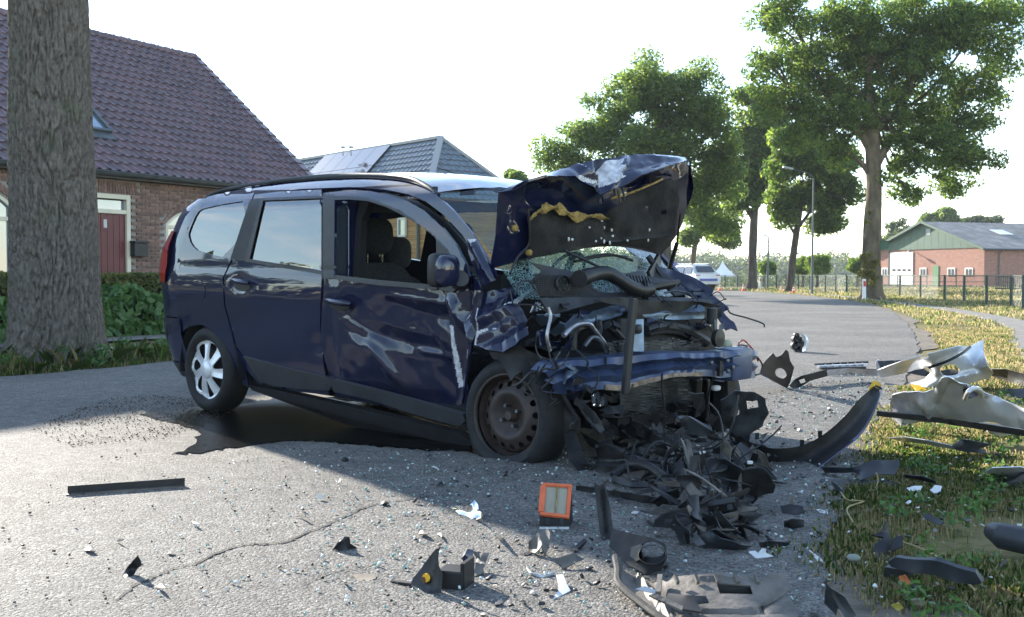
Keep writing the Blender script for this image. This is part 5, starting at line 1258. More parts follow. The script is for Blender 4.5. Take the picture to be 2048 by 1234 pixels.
# left side of the body (undamaged half, seen through the windows)
LP = lift_side(0.)
def mir(pts, off=0.): a = lift_side(off)(pts); return a
lo_ = [(507, 388), (600, 378), (700, 373), (780, 378), (835, 392), (880, 424), (925, 470), (960, 520), (985, 560), (1000, 700), (940, 850), (700, 800), (496, 772)] + ARCH[::-1] + qb + [(414, 394)]
body_l = mir(lo_)
def left_lift(V): 
    X = np.zeros((len(V), 3)); X[:, 0] = V[:, 0]; X[:, 2] = V[:, 1]; X[:, 1] = -side_y(V[:, 0], V[:, 1]); return X
wins = [[(672, 400), (740, 402), (812, 436), (868, 478), (900, 515), (880, 560), (672, 546)], [(524, 400), (640, 395), (640, 541), (496, 519)], [(393, 421), (378, 448), (376, 468), (396, 503), (460, 516), (500, 401)]]
wl = [mir(w)[:, [0, 2]] for w in wins]
sheet('left_side', body_l[:, [0, 2]], None, [M_NAVY, M_INT], sp=.045, t=.03, lift=left_lift, parent=car, world=False, eye=np.array([0, 9, 1.]), holes=wl, back=1)
for w, gm_ in zip(wl[1:], [glass_mat('clear_glass', (.75, .8, .78), 1.5)[0]] * 2): sheet('left_window', w, None, gm_, sp=.06, t=.003, lift=left_lift, parent=car, world=False, eye=np.array([0, 9, 1.]))
# tail: sections swept round the two rear corners
def tail_sec(z, n=33, grow=0.):
    w = -float(side_y(0, z)); x0 = xr(z); P = [(x0 + .40, -w), (x0 + .24, -w + .006), (x0 + .12, -w + .035), (x0 + .045, -w + .12), (x0 + .012, -w + .28), (x0 - .02, -w + .55), (x0 - .03, 0)]
    P = P + [(x, -y) for x, y in P[-2::-1]]; C = crom(np.array(P), n); d = np.gradient(C, axis=0); nn = np.stack([d[:, 1], -d[:, 0]], 1); nn /= np.linalg.norm(nn, axis=1, keepdims=True)
    C = C - nn * grow * np.sign((nn[:, :1] * (C - [x0 + .5, 0])).sum(1, keepdims=True) * -1)
    return np.c_[C, np.full(n, z)]
def tail_part(name, z0, z1, m_, j0=0, j1=33, grow=0., nz=14, par=car):
    q = MB(); q.grid([tail_sec(z, grow=grow)[j0:j1] for z in np.linspace(z0, z1, nz)]); return q.build(name, m_, par, smooth=True, fix=True)
tail_part('tailgate', .62, 1.44, M_NAVY); tail_part('rear_bumper', .26, .612, M_NAVY, grow=.012); tail_part('bumper_skirt', .2, .30, M_TRIM, grow=.02)
for (j0, j1) in ((2, 9), (24, 31)):
    q = MB(); P = []
    for k_, z in enumerate(np.linspace(.86, 1.22, 14)):
        s_ = tail_sec(z, grow=.012 + .02 * math.sin(PI * k_ / 13)); f_ = k_ / 13; a = j0 + 2.2 * abs(f_ - .35) ; b = j1 - 1.5 * f_
        if j0 > 12: a, b = j0 + 1.5 * f_, j1 - 2.2 * abs(f_ - .35)
        P.append([[np.interp(t, np.arange(33), s_[:, c]) for c in range(3)] for t in np.linspace(a, b, 10)])
    q.grid(P); q.build('tail_lamp', M_REDL, car, smooth=True, fix=True)
q = MB(); q.grid([tail_sec(z, grow=.006)[9:24] for z in np.linspace(1.0, 1.38, 8)]); q.build('rear_window', M_TINT, car, smooth=True)
# sill, floor and bulkhead
panel('sill', [(484, 768), (560, 782), (665, 806), (800, 838), (920, 868), (946, 886), (932, 898), (820, 868), (690, 834), (520, 786)], M_TRIM, off=-.03, t=.04, sp=9)  # navy sill coloured as black trim, its shade put into the colour
panel('sill_lower', [(500, 779), (690, 832), (820, 866), (932, 896), (925, 908), (800, 880), (690, 848)], M_BLACKM, off=-.06, t=.04, sp=12)
q = MB(); q.box((1.35, 0, .24), (2.7, 1.45, .05)); q.box((2.62, 0, .6), (.05, 1.45, .75)); q.box((.1, 0, .5), (.06, 1.4, .5)); q.box((-.25, 0, .62), (.7, 1.3, .04)); q.build('floor', M_INT, car)
MB().box((2.45, 0, .84), (.4, 1.42, .22)).build('dashboard', M_INT, car, bevel=.05)
q = MB(); q.lathe([(-.012, .17), (0, .185), (.012, .17), (0, .155), (-.012, .17)], 24, 'z'); sw = q.build('steering_wheel', M_INT, car, smooth=True); sw.location = (2.14, .37, .95); sw.rotation_euler = (0, math.radians(-62), 0)
MB().box((0, 0, 0), (.3, .05, .02)).build('spoke', M_INT, sw)
# seats
def seat(name, y, xb, hx, zt=1.0, hr=True):
    t = MB(); t.grid(loft([[(xb + .02, y - .22, .45), (xb - .03, y, .45), (xb + .02, y + .22, .45)], [(xb - .06, y - .25, .7), (xb - .12, y, .7), (xb - .06, y + .25, .7)], [(xb - .16, y - .22, zt - .08), (xb - .2, y, zt - .06), (xb - .16, y + .22, zt - .08)], [(xb - .22, y - .14, zt), (xb - .24, y, zt), (xb - .22, y + .14, zt)], [(xb - .3, y - .16, zt - .06), (xb - .32, y, zt - .06), (xb - .3, y + .16, zt - .06)], [(xb - .18, y - .24, .5), (xb - .2, y, .5), (xb - .18, y + .24, .5)]], 30, 16))
    so = t.build(name, M_SEAT, car, smooth=True, sharp=80)
    MB().box((xb + .22, y, .42), (.5, .5, .16)).build('cushion', M_SEAT, so, bevel=.05)
    if hr:
        c = np.array([xb - .25, y, zt + .17]); lump(c, (.055, .13, .115), so, 'headrest', M_SEAT, sq=3.2)
        for s_ in (-.06, .06): MB().tube([(xb - .25, y + s_, zt - .02), (xb - .25, y + s_, zt + .08)], .006, 6).build('headrest_post', M_CHROME, so)
hc = cy(750, 472, -.36); sb_ = hc[0] + .25
seat('front_seat', -.36, sb_, 0, hc[2] - .17); seat('front_seat', .36, sb_, 0, hc[2] - .17); seat('rear_seat', -.33, .85, 0, .92); seat('rear_seat', .33, .85, 0, .92)
sheet('headlining', [(-.2, -.62), (1.95, -.6), (1.95, .6), (-.2, .62)], [(-.2, -.62, 1.40), (1.95, -.6, 1.38), (1.95, .6, 1.38), (-.2, .62, 1.40)], M_INT, sp=.3, t=.01, parent=car, world=False, eye=np.array([1, 0, 0.]))
# windscreen
wt = RE[-1]; WB = np.array([2.80, -.74, .86]); mtop = G[-1]
rows_ = [[mtop[0] + [0, .03, -.005], mtop[6], mtop[12], mtop[18], mtop[-1] + [0, -.03, -.005]], [((mtop[0] + WB) / 2) + [0, .02, .035], (2.56, -.35, 1.2), (2.58, 0, 1.21), (2.56, .35, 1.2), ((mtop[-1] + WB * [1, -1, 1]) / 2) + [0, -.02, .035]], [WB, (2.93, -.38, .865), (2.97, 0, .87), (2.93, .38, .865), WB * [1, -1, 1]]]
q = MB(); WS = loft(rows_, 40, 48); dn = np.array([[noise.noise((p[0] * 7, p[1] * 7, 3.)) for p in r] for r in WS]); WS[..., 2] += dn * .012 * np.linspace(0, 1, 40)[:, None]; WS[..., 0] -= .05 * np.exp(-((WS[..., 1] + .2) ** 2 / .06)) * np.linspace(0, 1, 40)[:, None] ** 2
q.grid(WS); q.build('windscreen', M_CRACKED, car, smooth=True)
# bent blue corner at the foot of the A pillar, torn front pillar, crumpled wing
panel('pillar_foot', [(934, 478), (952, 478), (966, 505), (980, 535), (990, 560), (968, 572), (950, 540), (936, 505)], [M_NAVY, M_PRIMER], off=.012, sp=4, t=.01, crumple=.004, cscale=10, creases=[((940, 480), (982, 560), 9, (0, -.02, 0))], patches=[([(934, 478), (955, 478), (945, 486)], 1)])
panel('front_pillar', [(893, 578), (915, 566), (935, 545), (955, 560), (966, 588), (957, 640), (948, 690), (930, 730), (921, 808), (910, 812), (906, 740), (899, 640)], [M_NAVYD, M_PRIMER], off=-.005, sp=2.6, t=.012, crumple=.006, cscale=8, seed=3,
      creases=[((935, 550), (915, 800), 16, (0, .04, 0)), ((900, 600), (950, 690), 14, (0, -.035, 0))], patches=[([(900, 650), (906, 650), (919, 775), (912, 776)], 1), ([(930, 630), (934, 628), (928, 645)], 1), ([(926, 700), (931, 698), (927, 722)], 1)])
wing = xsheet('front_wing', [(950, 592, -.84), (985, 580, -.80), (1030, 574, -.70), (1066, 576, -.60), (1052, 596, -.66), (1044, 612, -.74), (1052, 640, -.77), (1057, 668, -.80), (1030, 690, -.86), (1005, 704, -.89), (975, 700, -.90), (948, 690, -.88), (958, 640, -.88)], [M_NAVYD, M_PRIMER], ax=1, sp=3, t=.008, crumple=.005, cscale=8, seed=8,
      creases=[((954, 640), (1050, 598), 20, (0, -.045, 0)), ((960, 690), (1050, 640), 14, (0, .03, 0)), ((985, 600), (1000, 700), 14, (0, .02, 0)), ((1020, 590), (1045, 690), 12, (0, -.02, 0))],
      patches=[([(950, 590), (955, 592), (960, 640), (956, 662), (951, 690), (946, 690), (955, 640)], 1), ([(955, 662), (975, 656), (976, 660), (960, 668), (952, 680)], 1), ([(1022, 610), (1036, 600), (1062, 576), (1066, 580), (1046, 604), (1040, 610), (1030, 606)], 1), ([(983, 658), (990, 655), (988, 660)], 1)])
# ---- bonnet, thrown up and folded
HB = [(981, 532, 2.70), (1005, 528, 2.72), (1062, 512, 2.74), (1128, 500, 2.76), (1170, 492, 2.78), (1215, 488, 2.79), (1260, 491, 2.80), (1299, 500, 2.82), (1322, 507, 2.83)]
HT = [(1000, 384, 2.84), (1022, 381, 2.86), (1056, 362, 2.95), (1100, 352, 3.0), (1152, 351, 3.03), (1172, 366, 3.03), (1209, 383, 3.02), (1248, 371, 3.03), (1284, 350, 3.05), (1330, 334, 3.05), (1366, 323, 3.02), (1378, 331, 2.98)]
HS = [(1000, 382, 2.82), (1030, 369, 2.83), (1059, 359, 2.88), (1105, 344, 2.92), (1152, 329, 2.95), (1188, 320, 2.94), (1202, 318, 2.94), (1230, 315, 2.93), (1272, 308, 2.93), (1320, 311, 2.94), (1352, 314, 2.93), (1377, 321, 2.92), (1382, 336, 2.93)]
HR = [(1382, 336, 2.92), (1380, 370, 2.90), (1376, 410, 2.88), (1366, 445, 2.86), (1356, 470, 2.85), (1340, 490, 2.84), (1322, 507, 2.83)]
SCR = [(1187, 345), (1203, 318), (1222, 320), (1247, 318), (1236, 332), (1250, 338), (1242, 347), (1252, 352), (1236, 361), (1228, 368), (1205, 366), (1202, 345), (1196, 362), (1180, 352), (1160, 350), (1172, 358), (1190, 366), (1200, 372), (1165, 362), (1155, 350)]
bonnet = xsheet('bonnet', HT[::-1] + HS[1:-1], [M_NAVY, M_PRIMER], sp=2.8, t=.006, crumple=.006, cscale=9, seed=2, sharp=35, creases=[((1202, 318), (1207, 384), 16, (-.05, 0, -.03)), ((1150, 330), (1205, 372), 10, (.03, 0, .02)), ((1090, 345), (1170, 362), 8, (-.02, 0, 0)), ((1250, 316), (1225, 372), 10, (.03, 0, .012)), ((1290, 312), (1370, 320), 8, (.02, 0, .01)), ((1240, 345), (1340, 325), 7, (-.015, 0, 0))], patches=[(SCR[:11], 1), (SCR[13:], 1)])
back = [[cx(p[0], p[1], p[2]) for p in HS], [cx(p[0], p[1] + 60, p[2] - .06) for p in HS], [cx(x, y + 5, 2.66) for x, y in ((981, 532), (1000, 528), (1030, 520), (1062, 512), (1095, 506), (1128, 500), (1170, 492), (1200, 489), (1230, 488), (1260, 491), (1285, 496), (1305, 501), (1322, 507))]]
q = MB(); q.grid(loft(back, 24, 60)); q.build('outer_skin', M_NAVY, bonnet, smooth=True)
UNDER = HB + [(1340, 490, 2.85), (1356, 470, 2.87), (1367, 445, 2.88), (1376, 410, 2.91), (1381, 365, 2.95), (1379, 335, 2.98)] + HT[:-1][::-1] + [(993, 470, 2.78)]
MIDX = lambda V, X: X + np.c_[-.10 * np.exp(-(((V[:, 0] - 1110) / 60) ** 2 + ((V[:, 1] - 385) / 28) ** 2)) - .10 * np.exp(-(((V[:, 0] - 1300) / 60) ** 2 + ((V[:, 1] - 375) / 30) ** 2)) - .05 * np.exp(-(((V[:, 0] - 1180) / 130) ** 2 + ((V[:, 1] - 440) / 50) ** 2)), np.zeros((len(V), 2))]
xsheet('bonnet_frame', UNDER, M_NAVY, sp=7, t=.006, crumple=.008, cscale=7, parent=bonnet, post=MIDX)
LINER = [(1058, 520, 2.785), (1060, 470, 2.82), (1056, 440, 2.84), (1075, 425, 2.85), (1100, 416, 2.86), (1125, 420, 2.87), (1150, 434, 2.88), (1190, 436, 2.88), (1215, 440, 2.88), (1216, 402, 2.9), (1250, 395, 2.93), (1300, 378, 2.96), (1330, 362, 2.98), (1352, 360, 2.97), (1358, 400, 2.95), (1350, 440, 2.92), (1352, 470, 2.90), (1300, 476, 2.875), (1216, 484, 2.85), (1170, 492, 2.84), (1110, 504, 2.82)]
xsheet('bonnet_liner', LINER, M_LINER, sp=7, t=.012, crumple=.014, cscale=10, seed=5, parent=bonnet, bumps=[(1300, 420, 30, (-.03, 0, 0)), (1110, 470, 40, (.02, 0, 0)), (1250, 440, 30, (.02, 0, 0))], creases=[((1216, 400), (1217, 484), 9, (-.04, 0, 0)), ((1220, 482), (1350, 472), 6, (.02, 0, 0))], holes=[smooth_poly([(1325, 420), (1333, 418), (1335, 428), (1326, 430)])])
xsheet('bonnet_lower_frame', [(1216, 485, 2.86), (1352, 471, 2.9), (1340, 492, 2.87), (1322, 507, 2.85), (1300, 500, 2.84), (1260, 491, 2.83), (1220, 488, 2.83)], M_DUSTY, sp=7, t=.01, crumple=.006, parent=bonnet)
TW_ = crom(np.array([cx(x, y, v) for x, y, v in ((1056, 442, 2.87), (1075, 424, 2.885), (1100, 415, 2.90), (1125, 420, 2.905), (1150, 434, 2.91), (1190, 432, 2.91), (1217, 438, 2.92))]), 60)
q = MB(); r2 = np.random.default_rng(4); wv = [(.018 + .012 * math.sin(i * .5) + .008 * r2.random()) * math.sin(PI * (i + 4) / 68) for i in range(60)]
q.grid(np.stack([TW_ + np.c_[.004 * r2.normal(size=60), 0 * TW_[:, 0], np.array(wv)], TW_ + np.c_[.012 + .006 * r2.normal(size=60), 0 * TW_[:, 0], 0 * TW_[:, 0]], TW_ - np.c_[0 * TW_[:, 0], 0 * TW_[:, 0], np.array(wv) * .9]], 1)); q.build('torn_wadding', M_YELLOW, bonnet, smooth=True)
q = MB(); T2 = crom(np.array([cx(x, y, v) for x, y, v in ((1222, 397, 2.94), (1260, 386, 2.97), (1300, 370, 3.0), (1325, 358, 3.01))]), 30); q.tube(T2, .006, 5); q.build('torn_edge', M_YELLOW, bonnet)
for x, y, v in ((1030, 456, 2.83), (1058, 505, 2.80)): c = cx(x, y, v); lump(c, (.016, .016, .016), bonnet, 'rubber_buffer', M_YELLOW, n=6)
for x0, y0, x1, y1 in ((1235, 378, 1240, 405), (1246, 376, 1249, 402)): MB().tube([cx(x0, y0, 3.05), cx(x1, y1, 3.03)], .005, 5).build('catch_rod', M_STEEL, bonnet)
q = MB(); q.tube([cx(1361, 428, 2.93), cx(1354, 486, 2.88)], .006, 6); q.tube([cx(1354, 486, 2.88), cx(1338, 540, 2.80)], .013, 8); q.build('gas_strut', M_BLACK, car, smooth=True)
MB().tube(crom(np.array([cx(x, y, v) for x, y, v in ((1056, 420, 2.9), (1059, 460, 2.88), (1057, 490, 2.86), (1035, 515, 2.84), (1021, 545, 2.84))]), 20), .006, 6).build('washer_hose', M_BLACK, bonnet)
# ---- wheels
def tyre(R, r, w, flat=0., name='tyre', par=None):
    q = MB(); prof = [(-w * .42, r), (-w * .5, r + .02), (-w * .54, (R + r) / 2), (-w * .47, R - .022), (-w * .38, R - .004), (-w * .2, R), (w * .2, R), (w * .38, R - .004), (w * .47, R - .022), (w * .54, (R + r) / 2), (w * .5, r + .02), (w * .42, r)]
    q.lathe(prof, 64, 'y'); v = np.concatenate(q.v); n = 64
    if flat:
        zf = -R + flat; k = v[:, 2] < zf; dz = np.where(k, zf - v[:, 2], 0); v[:, 2] = np.where(k, zf, v[:, 2]); below = np.clip((-.12 - v[:, 2]) / .15, 0, 1); v[:, 1] *= 1 + .22 * below
        v[:, 0] *= 1 + .05 * below
    q.v = [v]; return q.build(name, M_TYRE, par, smooth=True, sharp=50)
def disc_holes(name, par, R, holes, dome, m_, t=.006, sp=.016, y0=0.):
    a = np.linspace(0, 2 * PI, 49)[:-1]; out = np.stack([R * np.cos(a), R * np.sin(a)], 1)
    def lf(V): r = np.linalg.norm(V, axis=1); return np.stack([V[:, 0], y0 + dome(r, np.arctan2(V[:, 1], V[:, 0])), V[:, 1]], 1)
    return sheet(name, out, None, m_, sp=sp, t=t, lift=lf, parent=par, world=False, eye=np.array([0, -5, 0]), holes=holes, sharp=60)
RIM = .207
def wheel_rear(y, x=.03, z=.285, s=1):
    t = bpy.data.objects.new('rear_wheel', None); COL.objects.link(t); t.parent = car; t.location = (x, y, z); t.rotation_euler = (0, math.radians(14), 0 if s > 0 else PI)
    tyre(.288, RIM - .008, .19, par=t)
    hs = []
    for k in range(7):
        a0 = 2 * PI * k / 7 + .2; pts = [(a0 + da, r) for da, r in ((.14, .085), (.30, .075), (.46, .085), (.62, .15), (.66, .178), (.5, .186), (.3, .187), (.16, .178), (.14, .15))]
        hs.append(smooth_poly([(r * math.cos(a), r * math.sin(a)) for a, r in pts], 2))
    disc_holes('hubcap', t, RIM, hs, lambda r, a: -.085 + .03 * (r / RIM) ** 2 * (r > .0) - .012 * (r > .19) * 1.0 + .008 * np.cos(7 * a - 1.4) * np.clip(r / .1 - .5, 0, 1), M_SILVERW)
    q = MB(); q.lathe([(-.098, .0), (-.098, .048), (-.09, .058), (-.07, .06)], 28, 'y'); q.build('hub_cap_centre', M_SILVERW, t, smooth=True, sharp=40)
    q = MB(); q.lathe([(-.03, .01), (-.03, .19), (-.085, RIM)], 40, 'y'); q.build('wheel_disc', M_BLACKM, t, smooth=True)
    return t
wheel_rear(-.755); wheel_rear(.755, s=-1)
def wheel_front(x, y, z, steer=0., flat=.05, s=1):
    t = bpy.data.objects.new('front_wheel', None); COL.objects.link(t); t.parent = car; t.location = (x, y, z); t.rotation_euler = (math.radians(-2), 0, steer if s > 0 else PI)
    tyre(.288, RIM - .008, .19, flat, par=t)
    hs = [smooth_poly([((.160) * math.cos(a) + .0175 * math.cos(b), .160 * math.sin(a) + .0175 * math.sin(b)) for b in np.linspace(0, 2 * PI, 9)[:-1]], 1) for a in np.arange(16) * 2 * PI / 16 + .1]
    disc_holes('steel_rim', t, RIM - .004, hs, lambda r, a: -.045 - .028 * np.exp(-((r - .115) / .035) ** 2) + .025 * np.exp(-(r / .055) ** 2) + .03 * np.exp(-((r - .192) / .012) ** 2) - .03 * np.clip((r - .193) / .01, 0, 1), M_STEELW, sp=.010, t=.004)
    q = MB(); q.lathe([(-.085, RIM - .006), (-.092, RIM - .002), (-.092, RIM + .006), (-.07, RIM + .008)], 48, 'y'); q.build('rim_flange', M_STEELW, t, smooth=True)
    q = MB(); q.lathe([(-.075, .0), (-.075, .022), (-.06, .03), (-.03, .032)], 20, 'y'); q.build('hub', M_STEELW, t, smooth=True, sharp=40)
    for k in range(4):
        a = k * PI / 2 + .5; q = MB(); q.lathe([(-.07, .0), (-.07, .010), (-.035, .011)], 6, 'y', (.055 * math.cos(a), 0, .055 * math.sin(a))); q.build('wheel_bolt', M_STEEL, t)
    q = MB(); q.lathe([(.0, .0), (.0, .19)], 32, 'y'); q.build('brake_disc', M_BLACKM, t)
    return t
fw_ = cy(1017, 832, -.80); wheel_front(fw_[0], -.735, fw_[2], steer=.06); wheel_front(2.86, .735, .27, s=-1, flat=.0)
# wheel houses
def wheelhouse(xc, zc, R, y0, y1, name='wheel_arch_liner', a0=-.15, a1=PI + .15, m_=M_BLACKM):
    q = MB(); P = []
    for a in np.linspace(a0, a1, 22): P.append([(xc + R * math.cos(a), y, zc + R * math.sin(a)) for y in np.linspace(y0, y1, 4)])
    q.grid(P); v = [(xc + R * math.cos(a), y1, zc + R * math.sin(a)) for a in np.linspace(a0, a1, 22)]; q.add(v, [tuple(range(22))]); return q.build(name, m_, car, smooth=True, fix=True)
wheelhouse(.05, .30, .36, -.84, -.5); wheelhouse(.05, .30, .36, .84, .5); wheelhouse(2.84, .28, .34, -.70, -.5, a0=.5)
# ---------------------------------------------------------------- what is left of the front of the car
M_RUSTE = mat('scraped_edge', (.2, .15, .11), .6, .3, var=.5, vscale=25)
M_LBLUE = mat('blue_grey_steel', (.13, .17, .22), .38, .7, var=.3, vscale=7, bump=.1, bscale=18)
M_BRACK = mat('dark_bracket', (.02, .021, .023), .5, .2, var=.4, vscale=10)
def X3(pts): return np.array([cx(*p) for p in pts])
def cpart(q, name, m_, parent=car, **k): return q.build(name, m_, parent, **k)
# scuttle panel with its grille of fine mesh
scut = xsheet('scuttle_panel', [(1060, 524, 2.90), (1128, 539, 2.93), (1170, 548, 2.95), (1167, 556, 2.97), (1188, 577, 2.99), (1204, 585, 3.0), (1293, 585, 3.03), (1293, 591, 3.05), (1180, 594, 3.03), (1080, 594, 2.98), (1071, 569, 2.94), (1060, 562, 2.92), (1083, 542, 2.91)], M_TRIM, sp=6, t=.006, crumple=.004, holes=[smooth_poly([(1113, 556), (1124, 551), (1136, 560), (1138, 580), (1126, 584), (1116, 572)])])
q = MB()
for i in range(26):
    a = cx(1076 + i * 4.3, 548 + i * .9, 2.945 + i * .001); b = cx(1078 + i * 4.3, 590, 2.99 + i * .001); q.bar(a, b, .0035, .006, up=(1, 0, 0))
for j in range(11):
    f = j / 10; q.bar(cx(1068 + 6 * f, 548 + 42 * f, 2.94 + .05 * f), cx(1160 + 40 * f, 556 + 34 * f, 2.965 + .05 * f), .006, .0035, up=(1, 0, 0))
tag(cpart(q, 'scuttle_mesh', M_DUSTY, scut), kind='stuff')
q = MB(); q.tube(X3([(1126 + 13 * math.cos(a), 568 + 17 * math.sin(a), 2.985) for a in np.linspace(0, 2 * PI, 17)]), .008, 7); cpart(q, 'scuttle_ring', M_BLACK, scut, smooth=True)
# air hose
q = MB(); q.tube(crom(X3([(1163, 557, 3.06), (1185, 549, 3.06), (1212, 546, 3.07), (1236, 557, 3.09), (1258, 572, 3.11), (1280, 580, 3.12), (1300, 578, 3.12)]), 28), [.036 + .004 * (i < 4) for i in range(28)], 14); hose = cpart(q, 'air_hose', M_BLACK, smooth=True)
q = MB(); 
for px_, py_ in ((1288, 579), (1293, 579)): q.tube(X3([(px_ + 5 * math.cos(a) * .5, py_ + 19 * math.sin(a), 3.12 + .03 * math.cos(a)) for a in np.linspace(0, 2 * PI, 15)]), .006, 6)
cpart(q, 'hose_clamp', M_BRACK, hose)
q = MB(); q.tube(X3([(1159, 558, 3.065), (1163, 557, 3.062)]), [.045, .042], 14); cpart(q, 'hose_mouth', M_BLACKM, hose, smooth=True)
# wiper arm and blade
q = MB(); q.tube(crom(X3([(1128, 501, 2.86), (1180, 525, 2.90), (1215, 543, 2.93), (1240, 555, 2.95)]), 14), .008, 6); wa = cpart(q, 'wiper_arm', M_BLACK)
q = MB(); q.tube(crom(X3([(1150, 523, 2.87), (1190, 514, 2.84), (1230, 511, 2.84), (1265, 521, 2.86)]), 14), .008, 6); q.tube(crom(X3([(1160, 517, 2.86), (1210, 508, 2.84), (1255, 514, 2.85)]), 14), .005, 6); cpart(q, 'wiper_blade', M_BLACKM, wa)
# air box cover with ribs
ab_ = xsheet('air_box', [(1248, 547, 2.98), (1285, 541, 2.95), (1296, 553, 2.96), (1352, 562, 3.0), (1354, 568, 3.02), (1304, 574, 3.04), (1304, 592, 3.06), (1262, 580, 3.05)], M_BRACK, sp=6, t=.03)
for i in range(8): q = MB(); q.bar(cx(1254 + i * 6, 549 + i * .6, 3.01), cx(1263 + i * 6, 573 + i * .5, 3.05), .008, .008, up=(1, 0, 0)); cpart(q, 'rib', M_BRACK, ab_)
q = MB(); q.bar(cx(1304, 573, 3.06), cx(1356, 563, 3.03), .03, .02); q.bar(cx(1304, 573, 3.06), cx(1306, 592, 3.07), .03, .02); cpart(q, 'air_box_edge', M_TRIM, ab_)
# far wing, peeled off outwards
xsheet('left_wing', [(1318, 533, 2.86), (1350, 541, 2.9), (1382, 552, 2.98), (1428, 578, 3.12), (1424, 588, 3.12), (1458, 617, 3.2), (1449, 624, 3.2), (1468, 645, 3.25), (1475, 662, 3.28), (1462, 656, 3.26), (1452, 660, 3.25), (1440, 640, 3.2), (1420, 612, 3.13), (1396, 596, 3.06), (1360, 584, 2.98), (1335, 560, 2.9)], [M_NAVY, M_PRIMER], sp=6, t=.006, crumple=.006, cscale=10, creases=[((1340, 545), (1460, 640), 9, (-.03, 0, 0)), ((1380, 560), (1440, 625), 6, (.03, 0, 0))])
xsheet('wing_flange', [(1318, 540, 2.9), (1345, 556, 2.95), (1372, 588, 3.02), (1350, 592, 3.02), (1322, 566, 2.95), (1300, 548, 2.9)], M_BRACK, sp=6, t=.01, crumple=.008)
q = MB(); q.bar(cx(1318, 516, 2.85), cx(1298, 552, 2.92), .05, .02, up=(1, 0, 0)); q.bar(cx(1296, 512, 2.85), cx(1340, 575, 2.96), .03, .02, up=(1, 0, 0)); cpart(q, 'bonnet_hinge', M_BRACK)
# blue grey cross members
xsheet('cross_member', [(1128, 648, 3.08), (1148, 630, 3.05), (1222, 612, 3.06), (1262, 606, 3.08), (1262, 622, 3.1), (1225, 636, 3.1), (1152, 656, 3.1), (1132, 657, 3.1)], M_LBLUE, sp=6, t=.03, crumple=.008, cscale=9, creases=[((1140, 645), (1260, 612), 6, (.02, 0, 0))])
xsheet('cross_member', [(1272, 622, 3.12), (1330, 614, 3.14), (1402, 610, 3.18), (1410, 616, 3.2), (1409, 637, 3.2), (1345, 640, 3.17), (1274, 634, 3.13)], M_LBLUE, sp=6, t=.03, crumple=.008, cscale=9, creases=[((1280, 628), (1405, 622), 6, (.02, 0, 0))])
xsheet('torn_flap', [(1190, 600, 3.14), (1245, 594, 3.16), (1266, 600, 3.18), (1330, 601, 3.2), (1415, 605, 3.24), (1448, 612, 3.26), (1425, 617, 3.24), (1395, 606, 3.2), (1365, 624, 3.2), (1330, 622, 3.18), (1262, 632, 3.18), (1250, 612, 3.17), (1215, 606, 3.15)], M_DUSTY, sp=6, t=.006, crumple=.015, cscale=10)
xsheet('slam_panel', [(1080, 596, 3.08), (1200, 594, 3.12), (1270, 592, 3.14), (1250, 600, 3.15), (1190, 606, 3.14), (1100, 630, 3.12)], M_BRACK, sp=6, t=.01, crumple=.008)
xsheet('slam_panel', [(1296, 594, 3.1), (1380, 596, 3.16), (1430, 600, 3.2), (1424, 606, 3.2), (1360, 604, 3.18), (1300, 601, 3.12)], M_BRACK, sp=6, t=.01, crumple=.006)
q = MB(); q.tube(crom(X3([(1330, 586, 3.12), (1350, 582, 3.14), (1375, 586, 3.16), (1388, 597, 3.18)]), 14), .006, 6); cpart(q, 'bonnet_cable', M_STEEL)
# engine, hoses, radiator
eng = MB(); 
for c, d in (((2.93, -.05, .60), (.42, .62, .34)), ((2.98, .38, .56), (.34, .30, .30)), ((2.95, -.42, .5), (.3, .26, .2)), ((3.04, -.08, .76), (.2, .42, .08)), ((2.95, .45, .76), (.24, .24, .18))): eng.box(c, d)
eng = cpart(eng, 'engine', M_BLACKM, bevel=.025)
q = MB(); q.tube(crom(X3([(1127, 671, 3.2), (1150, 651, 3.2), (1176, 648, 3.2), (1192, 664, 3.2), (1211, 690, 3.2), (1216, 704, 3.2)]), 24), [.014] * 12 + [.011] * 12, 9); cpart(q, 'coolant_pipe', M_ALU, eng, smooth=True)
q = MB(); q.tube(crom(X3([(1168, 693, 3.2), (1184, 675, 3.2), (1200, 681, 3.21), (1212, 704, 3.22)]), 18), .012, 8); cpart(q, 'coolant_pipe', M_STEEL, eng, smooth=True)
q = MB(); q.tube(crom(X3([(1146, 700, 3.16), (1148, 668, 3.16), (1160, 655, 3.17), (1180, 652, 3.17)]), 18), .02, 9); cpart(q, 'rubber_hose', M_BLACK, eng, smooth=True)
q = MB(); q.tube(crom(X3([(1100, 702, 3.2), (1094, 672, 3.2), (1101, 634, 3.19), (1096, 615, 3.18)]), 16), .008, 7); cpart(q, 'brake_pipe', M_ALU, smooth=True)
for pts, r_ in ((((1290, 660), (1330, 652), (1372, 660), (1412, 684)), .03), (((1296, 668), (1330, 662), (1366, 668), (1400, 688)), .018), (((1214, 650), (1230, 664), (1245, 680)), .022), (((1196, 642), (1198, 660), (1194, 676)), .018)):
    q = MB(); q.tube(crom(X3([(x, y, 3.16) for x, y in pts]), 16), r_, 9); cpart(q, 'intake_pipe', M_BRACK, eng, smooth=True)
